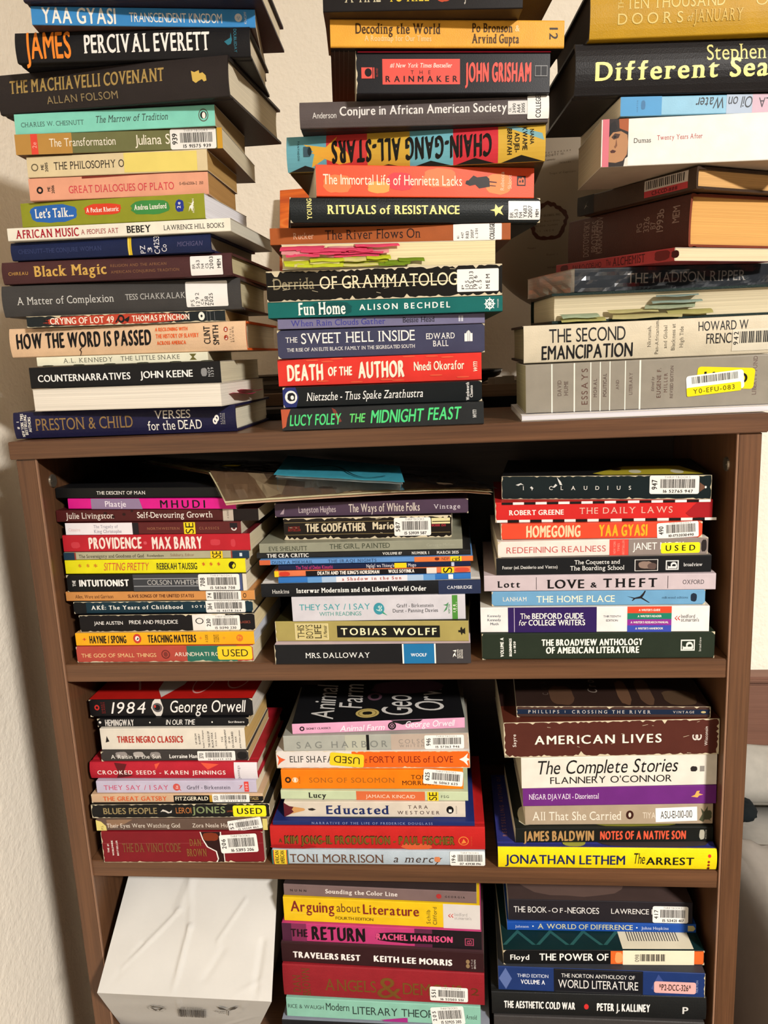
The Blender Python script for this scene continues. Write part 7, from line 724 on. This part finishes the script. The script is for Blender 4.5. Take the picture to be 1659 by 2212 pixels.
# ------------------------------------------------------------------ books
def RM(x, y, z, yaw, pit, rol):
    return Matrix.Translation((x, y, z)) @ Matrix.Rotation(yaw, 4, 'Z') @ Matrix.Rotation(rol, 4, 'Y') @ Matrix.Rotation(pit, 4, 'X')
for x, y, z, yaw, pit, rol, W, t, D, d in BOOKS:
    make_book('book', RM(x, y, z, yaw, pit, rol), W, t, D, d)

# ------------------------------------------------------------------ desk behind the bookcase, globe, art book
dk = empty('writing_desk', (0, .42, FLOOR)); DT = .046
def dpart(name, x0, x1, y0, y1, z0, z1, m):
    bm = bmesh.new(); box(bm, x0, x1, y0 - .42, y1 - .42, z0 - FLOOR, z1 - FLOOR); return bm_obj(name, bm, m, dk, bevel=.001)
DM = wood_mat('greyed_wood', 0, '8a7360', '6e5947', .5)
dpart('desktop', -.42, .385, .27, .612, DT - .016, DT, DM)
for x in (-.41, .35):
    for y in (.28, .575): dpart('leg', x, x + .03, y, y + .03, FLOOR, DT - .016, mat('metal_paint', '1b1a1a', .5))
dpart('back_panel', -.38, .34, .585, .60, -.5, DT - .016, mat('metal_paint', '1b1a1a', .5))
tag(dk, 'plain grey-brown desk with dark legs standing behind the bookcase', 'desk')

def globe():
    c = Vector((.273, .455, .288)); R = .150
    g = empty('desk_globe', (c.x, c.y, DT))
    loc = c - Vector((c.x, c.y, DT))
    bm = bmesh.new(); bmesh.ops.create_uvsphere(bm, u_segments=64, v_segments=40, radius=R, matrix=Matrix.Translation(loc))
    bm_obj('sphere', bm, mat('globe_paper', '8e8272', .35, mottle=.05, mscale=8), g, smooth=True)
    # printed frame of the title plate, straits of lettering and meridians, laid on the ball
    vdir = (Vector((0.08692, -0.76214, 0.08400)) - c).normalized()
    right = Vector((-vdir.y, vdir.x, 0)).normalized()
    if right.x < 0: right = -right
    up = vdir.cross(right)
    if up.z < 0: up = -up
    def on(a, b, l):   # a, b metres on the tangent plane
        p = right * a + up * b + vdir * math.sqrt(max(R * R - a * a - b * b, 1e-6))
        return p.normalized() * (R + .0003 + l * .00004) + loc
    S = 1.245 / 1661.
    def G(px, py): return ((px - 1246) * S, (452 - py) * S)
    fl = Flat()
    ring = []; n = 60
    cx, cy = G(1193, 468)
    for i in range(n):
        a = 2 * pi * i / n; w = 1 + .05 * sin(5 * a) + .04 * abs(sin(9 * a)) + .02 * sin(17 * a)
        ring.append((cx + 33 * S * w * cos(a), cy + 31 * S * w * sin(a)))
    ring2 = [(cx + (x - cx) * (.80 + .05 * sin(i * .9)), cy + (y - cy) * (.80 + .04 * sin(i * 1.3))) for i, (x, y) in enumerate(ring)]
    fl.add(ring + ring2, [(i, (i + 1) % n, n + (i + 1) % n, n + i) for i in range(n)], '4a2a22', 'x')
    lines = [('REPLOGLE GLOBES, INC.', 1160, 1216, 459, 3.0), ('Replogle World Globe', 1166, 1213, 468, 2.4), ('CHICAGO, ILLINOIS', 1168, 1210, 475, 2.4), ('12 INCH', 1175, 1203, 484, 3)]
    for s, x0, x1, y, h in lines:
        p0, p1 = G(x0, y), G(x1, y); put_text(fl, s, p0[0], p1[0], p0[1], p0[1] + h * S, '4a3a2c', 's')
    for s, x0, x1, y, h in (('Is.', 1192, 1203, 322, 3), ('Marquesas', 1188, 1232, 357, 3), ('SOCIETY IS.', 1186, 1222, 362, 3), ('Tuamotu', 1188, 1206, 369, 3), ('Islands', 1214, 1232, 376, 3), ('Tropic of Capricorn', 1196, 1240, 392, 3), ('Pitcairn', 1156, 1170, 512, 3), ('Easter I.', 1190, 1210, 525, 3), ('ANTARCTIC', 1190, 1212, 548, 3)):
        p0, p1 = G(x0, y), G(x1, y); f3 = Flat(); put_text(f3, s, p0[0], p1[0], p0[1], p0[1] + h * S, '57493a', 's'); flat_obj('map_lettering', f3, g, on, 0, 1, 'print', .4)
    flat_obj('printed_cartouche', fl, g, on, 0, 1, 'print', .4)
    bm = bmesh.new()
    bmesh.ops.create_cone(bm, cap_ends=True, segments=48, radius1=.085, radius2=.03, depth=.018, matrix=Matrix.Translation((0, 0, .009)))
    bmesh.ops.create_cone(bm, cap_ends=True, segments=24, radius1=.012, radius2=.009, depth=loc.z - R - .012, matrix=Matrix.Translation((0, 0, .014 + (loc.z - R - .012) / 2)))
    bm_obj('stand', bm, mat('stained_wood', '3a241a', .35), g, bevel=0)
    bm = bmesh.new(); n = 40; prev = None
    for i in range(n + 1):
        a = pi * i / n - pi / 2 - .4
        q = []
        for rr, yy in ((R + .004, -.004), (R + .009, -.004), (R + .009, .004), (R + .004, .004)):
            q.append(bm.verts.new((rr * cos(a), yy, loc.z + rr * sin(a))))
        if prev:
            for k in range(4): bm.faces.new((prev[k], prev[(k + 1) % 4], q[(k + 1) % 4], q[k]))
        prev = q
    bm_obj('meridian_arm', bm, mat('brass', '6b5330', .4, metal=.6, mottle=0), g)
    tag(g, 'antique-toned globe in shadow behind the stacks, with an ornate brown cartouche', 'globe')
globe()

ab = empty('art_book', M=Matrix.Translation((-.205, .505, DT + .0085)) @ Matrix.Rotation(rad(-3), 4, 'Z') @ Matrix.Rotation(rad(-15.5), 4, 'X'))
def orange():
    m = bpy.data.materials.new('marbled_orange_cover'); m.use_nodes = True; nt = m.node_tree; b = nt.nodes['Principled BSDF']; b.inputs['Roughness'].default_value = .4
    tc = nt.nodes.new('ShaderNodeTexCoord'); mp = nt.nodes.new('ShaderNodeMapping'); mp.inputs['Rotation'].default_value = (0, .7, 0); mp.inputs['Scale'].default_value = (7, 7, 34)
    n = nt.nodes.new('ShaderNodeTexNoise'); n.inputs['Scale'].default_value = 1.0; n.inputs['Detail'].default_value = 6; n.inputs['Distortion'].default_value = 1.2
    cr = nt.nodes.new('ShaderNodeValToRGB'); e = cr.color_ramp.elements
    e[0].position = .35; e[0].color = lin('9a2c12'); e[1].position = .62; e[1].color = lin('df6a1e')
    k = e.new(.75); k.color = lin('f0a04a')
    nt.links.new(tc.outputs['Object'], mp.inputs[0]); nt.links.new(mp.outputs[0], n.inputs[0]); nt.links.new(n.outputs['Fac'], cr.inputs[0]); nt.links.new(cr.outputs[0], b.inputs['Base Color'])
    return m
OM = orange()
bm = bmesh.new(); box(bm, 0, .24, 0, .0025, 0, .33); bm_obj('front_cover', bm, OM, ab, bevel=.0006)
bm = bmesh.new(); box(bm, 0, .24, .0245, .027, 0, .33); bm_obj('back_cover', bm, OM, ab, bevel=.0006)
bm = bmesh.new(); box(bm, .237, .24, .0026, .0244, 0, .33); bm_obj('spine', bm, OM, ab)
bm = bmesh.new(); box(bm, .003, .236, .0027, .0243, .003, .327); bm_obj('pages', bm, page_mat('d8c9a8'), ab)
tag(ab, 'tall orange marbled book standing upright behind the centre stack', 'book')

# small things on the desk, glimpsed between the stacks
ds = empty('shallow_dish', (.092, .345, DT))
bm = bmesh.new(); prof = [(.004, .0), (.030, .0), (.055, .010), (.060, .018), (.058, .019), (.052, .012), (.028, .003), (.004, .003)]
N = 36; rings = [[bm.verts.new((r * cos(2 * pi * i / N), r * .8 * sin(2 * pi * i / N), z)) for r, z in prof] for i in range(N)]
for i in range(N):
    for k in range(len(prof)): bm.faces.new((rings[i][k], rings[(i + 1) % N][k], rings[(i + 1) % N][(k + 1) % len(prof)], rings[i][(k + 1) % len(prof)]))
bm_obj('bowl', bm, mat('gloss_black', '141312', .2), ds, smooth=True)
bm = bmesh.new(); 
for k in range(7):
    a = k * .9; box(bm, .035 + .012 * cos(a), .050 + .012 * cos(a), -.05 + .01 * sin(a), -.032 + .01 * sin(a), .0, .004 + .001 * k)
tag(ds, 'shallow glossy black dish on the desk behind the bookcase', 'dish')
bm_obj('wrapper_scrap', bm, mat('wrapper', 'a89c90', .3), None)
o = bpy.data.objects['wrapper_scrap']; o.location = (.105, .335, DT); tag(o, 'crumpled silvery wrapper scrap beside the black dish on the desk', 'wrapper')
def papers(name, x, y, z, w, dd, n, cols, label, cat, rz=0.1):
    r = empty(name, (x, y, z)); rn = random.Random(n)
    zz = 0
    for i in range(n):
        h = .003 + rn.random() * .004; bm = bmesh.new(); dx, dy = (rn.random() - .5) * .014, (rn.random() - .5) * .01
        box(bm, dx, w + dx, dy, dd + dy, zz, zz + h - .0004); zz += h
        bmesh.ops.rotate(bm, cent=(w / 2, dd / 2, 0), matrix=Matrix.Rotation((rn.random() - .5) * rz, 3, 'Z'), verts=bm.verts[:])
        bm_obj('folder', bm, mat('folder', cols[i % len(cols)], .3), r, bevel=.0003)
    tag(r, label, cat)
papers('document_pile', -.215, .30, DT, .15, .16, 5, ['8a8078', '5a534c', 'b4aba0', '6e675f', 'a79e94'], 'low pile of grey papers on the desk, glimpsed beside the left stack', 'papers')
papers('tablet_case', -.185, .165, .0186, .075, .05, 2, ['2a2826', '4c4844'], 'small flat dark case lying on the bookcase top behind the stacks', 'case')

# ------------------------------------------------------------------ bag of magazines and blue notebook on the upper shelf
def sheet(name, C, th, m, parent, amp=0, nx=36, ny=14, seed=1, droop=None):
    """bilinear slab between four corners FL FR BR BL (top surface)"""
    rn = random.Random(seed); bm = bmesh.new(); T_ = []; 
    ph = [rn.random() * 6 for _ in range(6)]
    for j in range(ny + 1):
        row = []
        for i in range(nx + 1):
            u, v = i / nx, j / ny
            p = (C[0] * (1 - u) * (1 - v) + C[1] * u * (1 - v) + C[2] * u * v + C[3] * (1 - u) * v)
            z = amp * (sin(u * 23 + ph[0] + v * 9) * .4 + sin(u * 51 + ph[1] - v * 17) * .3 + sin(v * 31 + ph[2] + u * 13) * .3 + rn.random() * .5)
            if droop: z += droop(u, v)
            row.append(bm.verts.new(p + Vector((0, 0, z))))
        T_.append(row)
    for j in range(ny):
        for i in range(nx): bm.faces.new((T_[j][i], T_[j][i + 1], T_[j + 1][i + 1], T_[j + 1][i]))
    bmesh.ops.solidify(bm, geom=bm.faces[:], thickness=th)
    return bm_obj(name, bm, m, parent, smooth=False)
mb = empty('magazine_bag', (0, 0, 0))
FL, FR, BR, BL = Vector((-.160, .006, -.0215)), Vector((.1265, .030, -.0535)), Vector((.085, .195, -.0520)), Vector((-.310, .150, -.0200))
def droop(u, v): return -.030 * max(0, 1 - v / .13) * max(0, 1 - u / .9) ** 1.2
dz = Vector((0, 0, -1))
def photo_mat():
    m = bpy.data.materials.new('glossy_magazine'); m.use_nodes = True; nt = m.node_tree; b = nt.nodes['Principled BSDF']; b.inputs['Roughness'].default_value = .25
    tc = nt.nodes.new('ShaderNodeTexCoord'); n = nt.nodes.new('ShaderNodeTexVoronoi'); n.inputs['Scale'].default_value = 22
    cr = nt.nodes.new('ShaderNodeValToRGB'); e = cr.color_ramp.elements; e[0].color = lin('6a5244'); e[1].color = lin('b8a888'); k = e.new(.5); k.color = lin('7a6048')
    nt.links.new(tc.outputs['Object'], n.inputs['Vector']); nt.links.new(n.outputs['Color'], cr.inputs[0]); nt.links.new(cr.outputs[0], b.inputs['Base Color'])
    return m
PM = photo_mat()
ins = lambda C, k, dzv: [C[i] + (C[(i + 2) % 4] - C[i]) * k + Vector((0, 0, dzv)) for i in range(4)]
base = [FL, FR, BR, BL]
sheet('magazine', ins(base, .015, -.0006), -.0020, PM, mb, .0002, seed=2, droop=droop)
sheet('magazine', ins(base, .012, -.0028), -.0023, mat('paperstock', 'ece4bc', .4), mb, .0002, seed=2, droop=droop)
sheet('magazine', ins(base, .015, -.0053), -.0020, mat('paperstock', 'e9c2a4', .4), mb, .0002, seed=2, droop=droop)
PL = plastic()
sheet('plastic_sleeve', [p + Vector((0, 0, .0002)) for p in base], -.0080, PL, mb, .0017, 60, 22, seed=9, droop=droop)
bm = bmesh.new(); fl = Flat(); draw(fl, ('p', [(0, .3), (.9, .0), (1, .5), (.2, .9)], 'e6d81e'), .022, .016)
flat_obj('sticker_scrap', fl, mb, lambda u, v, l: (-.170 + u, .040 + v, -.0205))
tag(mb, 'clear plastic bag of magazines lying across the left and centre upper stacks', 'bag')
nb = empty('blue_notebook', (0, 0, 0))
nC = [Vector((-.103, .006, -.0265)), Vector((.032, .0004, -.0375)), Vector((.0185, .1174, -.0370)), Vector((-.1177, .1447, -.0235))]
sheet('cover', nC, -.0022, mat('cyan_card', '58cbe4', .45), nb, .0003, 20, 8, seed=4)
sheet('pages', ins(nC, .012, -.0024), -.0018, page_mat('e6e2d8'), nb, .0002, 10, 6, seed=4)
cu = []
for k in range(40):
    f = k / 39; cu.append(Vector((-.075 + .085 * f, .062 - .034 * f + .024 * sin(f * 2 * pi), 0)))
bm = bmesh.new()
for a, b_ in zip(cu, cu[1:]):
    n_ = Vector((-(b_ - a).y, (b_ - a).x, 0)).normalized() * .0010
    def zz(p): return -.0252 - .0110 * (p.x + .101) / .133 + (p.y - .01) * .010
    q = [bm.verts.new((p.x, p.y, zz(p))) for p in (a - n_, b_ - n_, b_ + n_, a + n_)]; bm.faces.new(q)
bm_obj('pen_drawing', bm, mat('ink', '10222a', .5, mottle=0), nb)
tag(nb, 'turquoise blue notebook with a black pen squiggle on the magazine bag', 'notebook')

# ------------------------------------------------------------------ white paper bag on the bottom shelf
pb = empty('paper_bag', (0, 0, 0))
KM = mat('white_kraft', 'cbc8c2', .8, bump=.25, bscale=250, mottle=.03, mscale=20)
def bagpt(s, k):   # profile in y,z with left and right x
    Pf = [(-.040, -.613, -.342, -.139), (.086, -.5005, -.338, -.145), (.150, -.5005, -.338, -.148), (.165, -.7125, -.345, -.175), (.020, -.7125, -.352, -.176)]
    return Pf[k]
Pf = [(-.040, -.612, -.343, -.139, -.6155), (.086, -.5000, -.3335, -.150, -.5005), (.150, -.5005, -.335, -.155, -.5005), (.165, -.7125, -.340, -.180, -.7125), (.018, -.7125, -.3525, -.178, -.7125)]
def panel(name, a, b, nx, ny, amp, seed, creases=()):
    rn = random.Random(seed); bm = bmesh.new(); G_ = []
    A, B = Pf[a], Pf[b]
    for j in range(ny + 1):
        row = []
        for i in range(nx + 1):
            u, v = i / nx, j / ny
            pa = Vector((A[2] + (A[3] - A[2]) * u, A[0], A[1] + (A[4] - A[1]) * u)); pb_ = Vector((B[2] + (B[3] - B[2]) * u, B[0], B[1] + (B[4] - B[1]) * u))
            p = pa.lerp(pb_, v)
            edge = min(u, 1 - u, v, 1 - v) * 6; edge = min(edge, 1)
            h = 0
            for (u0, v0, u1, v1, wd, hh) in creases:
                du, dv = u1 - u0, v1 - v0; L = math.hypot(du, dv); s_ = ((u - u0) * du + (v - v0) * dv) / L / L
                d_ = abs((u - u0) * dv - (v - v0) * du) / L
                if -.05 < s_ < 1.05: h += hh * max(0, 1 - d_ / wd)
            h += amp * .35 * (sin(u * 9 + v * 4) + sin(v * 13 - u * 5))
            nrm = Vector((0, -.66, .75)) if a == 0 else Vector((0, -.9, -.4))
            row.append(bm.verts.new(p + nrm * h * edge * 2.0))
        G_.append(row)
    for j in range(ny):
        for i in range(nx): bm.faces.new((G_[j][i], G_[j][i + 1], G_[j + 1][i + 1], G_[j + 1][i]))
    return bm_obj(name, bm, KM, pb, smooth=True)
panel('front_panel', 0, 1, 90, 70, .0012, 2, [(.43, .0, .47, .42, .022, .0016), (.47, .42, .40, .9, .03, .0007), (.12, .16, .38, .52, .018, .0012), (.38, .52, .44, .78, .05, .0010), (.90, .0, .93, .35, .03, -.0022), (.78, .02, .93, .12, .02, .0012), (.66, .34, .80, .60, .018, .0008), (.60, .1, .70, .3, .03, -.0006), (-.05, .80, 1.05, .84, .02, .0010), (.05, .02, .20, .30, .03, -.0006)])
panel('bottom_panel', 4, 0, 60, 30, .0003, 3, [(.46, .55, .47, 1, .012, .0009), (.84, .6, .86, 1, .012, .0009), (.95, .5, .7, 0, .02, .0006)])
bm = bmesh.new(); L = [bm.verts.new((p[2], p[0], p[1])) for p in Pf]; Rr = [bm.verts.new((p[3], p[0], p[4])) for p in Pf]
bm.faces.new(L[::-1]); bm.faces.new(Rr)
for k in (1, 2, 3): bm.faces.new((L[k], L[k + 1], Rr[k + 1], Rr[k]))
bm_obj('side_gusset', bm, KM, pb)
fl = Flat()
Wb, Hb = .19, .11
for r0, r1 in ((.0, .0),):
    n = 3; cxm, cym, rr = .062, .072, .0078
    for i in range(3):
        a = 90 + 120 * i; P0 = [(cxm + rr * cos(rad(a + s_)) * q, cym + rr * sin(rad(a + s_)) * q) for s_, q in ((-45, 1), (35, 1), (35, .65), (-45, .65))]
        fl.add(P0, [(0, 1, 2, 3)], '4a4844', 'q')
        ar = [(cxm + rr * cos(rad(a + 35)) * 1.25, cym + rr * sin(rad(a + 35)) * 1.25), (cxm + rr * cos(rad(a + 62)) * .82, cym + rr * sin(rad(a + 62)) * .82), (cxm + rr * cos(rad(a + 35)) * .4, cym + rr * sin(rad(a + 35)) * .4)]
        fl.add(ar, [(0, 1, 2)], '4a4844', 'q')
    ring_s = 'COMPOSTABLE - RECYCLABLE - REUSABLE - '
    for i, ch in enumerate(ring_s):
        if ch == ' ': continue
        V_, F_ = text2d(ch, 's'); a = 200 - i * 360 / len(ring_s)
        P0 = [((v[0] - .5) * .0013 + cxm, cym + .0095 + v[1] * .0018) for v in V_]
        fl.add(rotp(P0, cxm, cym, a - 90), F_, '4a4844', 'q')
put_text(fl, 'CUB WHITE KRAFT', .091, .116, .0790, .0815, '3a3836', 's'); put_text(fl, 'PAPER SHOPPING BAG', .087, .120, .0745, .0770, '3a3836', 's')
barcode(fl, .086, .120, .045, .0725, c='2a2826')
for pts in ([(.146, .076), (.150, .087), (.156, .091), (.153, .082)], [(.146, .076), (.140, .084), (.133, .0885), (.136, .079)]):
    fl.add(pts, [(0, 1, 2, 3)][:1], '5a5854', 'leafp')
fl.add([(.1455, .076), (.1465, .076), (.1475, .058), (.1465, .058)], [(3, 2, 1, 0)], '5a5854', 'leafp')
put_text(fl, 'Green', .130, .144, .070, .0742, '4a4844', 'si'); put_text(fl, 'Way', .135, .144, .0645, .0680, '4a4844', 'si')
A_, B_ = Pf[4], Pf[0]
def onbag(u, v, l):
    uu, vv = u / Wb, v / Hb
    pa = Vector((A_[2] + (A_[3] - A_[2]) * uu, A_[0], A_[1] + (A_[4] - A_[1]) * uu)); pb_ = Vector((B_[2] + (B_[3] - B_[2]) * uu, B_[0], B_[1] + (B_[4] - B_[1]) * uu))
    return pa.lerp(pb_, vv) + Vector((0, -.9, -.4)) * .0018
flat_obj('printed_marks', fl, pb, onbag, mkey='print')
tag(pb, 'white kraft paper shopping bag slumped out of the bottom shelf', 'bag')

# ------------------------------------------------------------------ bed to the right of the bookcase
bd = empty('bed', (1.2, .3, FLOOR))
def bpart(name, x0, x1, y0, y1, z0, z1, m, bev=.004):
    bm = bmesh.new(); box(bm, x0 - 1.2, x1 - 1.2, y0 - .3, y1 - .3, z0 - FLOOR, z1 - FLOOR); return bm_obj(name, bm, m, bd, bevel=bev)
HM = wood_mat('headboard_laminate', 0, '7a5646', '6a4a3c', .5)
bpart('headboard', .52, 2.2, .585, .615, FLOOR + .35, -.516, HM); bpart('headboard_rail', .52, 2.2, .578, .618, -.514, -.502, HM)
bpart('bed_base', .50, 2.2, -1.5, .58, FLOOR + .12, -.92, mat('cloth', '6a6058', .9)); 
for x in (.55, 2.1):
    for y in (-1.4, .45): bpart('leg', x, x + .06, y, y + .06, FLOOR, FLOOR + .12, HM)
def soft(name, x0, x1, y0, y1, z0, z1, h, amp, m, parent, nx=60, ny=80, seed=1, off=(1.2, .3)):
    rn = random.Random(seed); bm = bmesh.new(); G_ = []
    for j in range(ny + 1):
        row = []
        for i in range(nx + 1):
            u, v = i / nx, j / ny; x, y = x0 + (x1 - x0) * u, y0 + (y1 - y0) * v
            e = min(1, min(u, 1 - u) * (x1 - x0) / h, min(v, 1 - v) * (y1 - y0) / h); e = math.sqrt(max(0, 1 - (1 - e) ** 2))
            wv = amp * (abs(sin(x * 31 + 2.5 * sin(y * 6))) ** .6 + .6 * sin(y * 11 + x * 17 + seed) + .5 * sin(x * 57 - y * 9))
            row.append(bm.verts.new((x - off[0], y - off[1], z0 + (z1 - z0) * e + wv * e - FLOOR)))
        G_.append(row)
    for j in range(ny):
        for i in range(nx): bm.faces.new((G_[j][i], G_[j][i + 1], G_[j + 1][i + 1], G_[j + 1][i]))
    bmesh.ops.solidify(bm, geom=bm.faces[:], thickness=.003)
    return bm_obj(name, bm, m, parent, smooth=True)
SH = mat('cotton', 'cfc6bc', .9, mottle=.03)
soft('mattress', .46, 2.2, -1.5, .575, -.92, -.715, .05, .002, mat('cotton', 'ded8ce', .9), bd, 30, 40)
soft('duvet', .42, 2.2, -1.5, .465, -.95, -.695, .10, .014, SH, bd, 110, 150, seed=4)
tag(bd, 'bed with a brown headboard and rumpled pale sheets right of the bookcase', 'bed')
pw = empty('pillow', (.78, .49, FLOOR))
soft('pillow_case', .50, 1.1, .47, .575, -.685, -.600, .07, .002, mat('cotton', 'e0dace', .9), pw, 40, 24, off=(.78, .49))
soft('pillow_underside', .50, 1.1, .47, .575, -.680, -.684, .07, .001, mat('cotton', 'e0dace', .9), pw, 10, 8, off=(.78, .49))
tag(pw, 'plump white pillow against the brown headboard', 'pillow')
bm = bmesh.new(); bmesh.ops.create_uvsphere(bm, u_segments=24, v_segments=16, radius=1, matrix=Matrix.Translation((.530, .425, -.664)) @ Matrix.Diagonal((.024, .030, .015, 1)))
rn = random.Random(8)
for v in bm.verts: v.co += Vector(((rn.random() - .5) * .003, (rn.random() - .5) * .003, (rn.random() - .5) * .003))
o = bm_obj('sleep_mask', bm, mat('plush', '12181a', .9), None, smooth=True)
tag(o, 'small dark rounded cloth item lying on the pale bed sheet', 'eye mask')
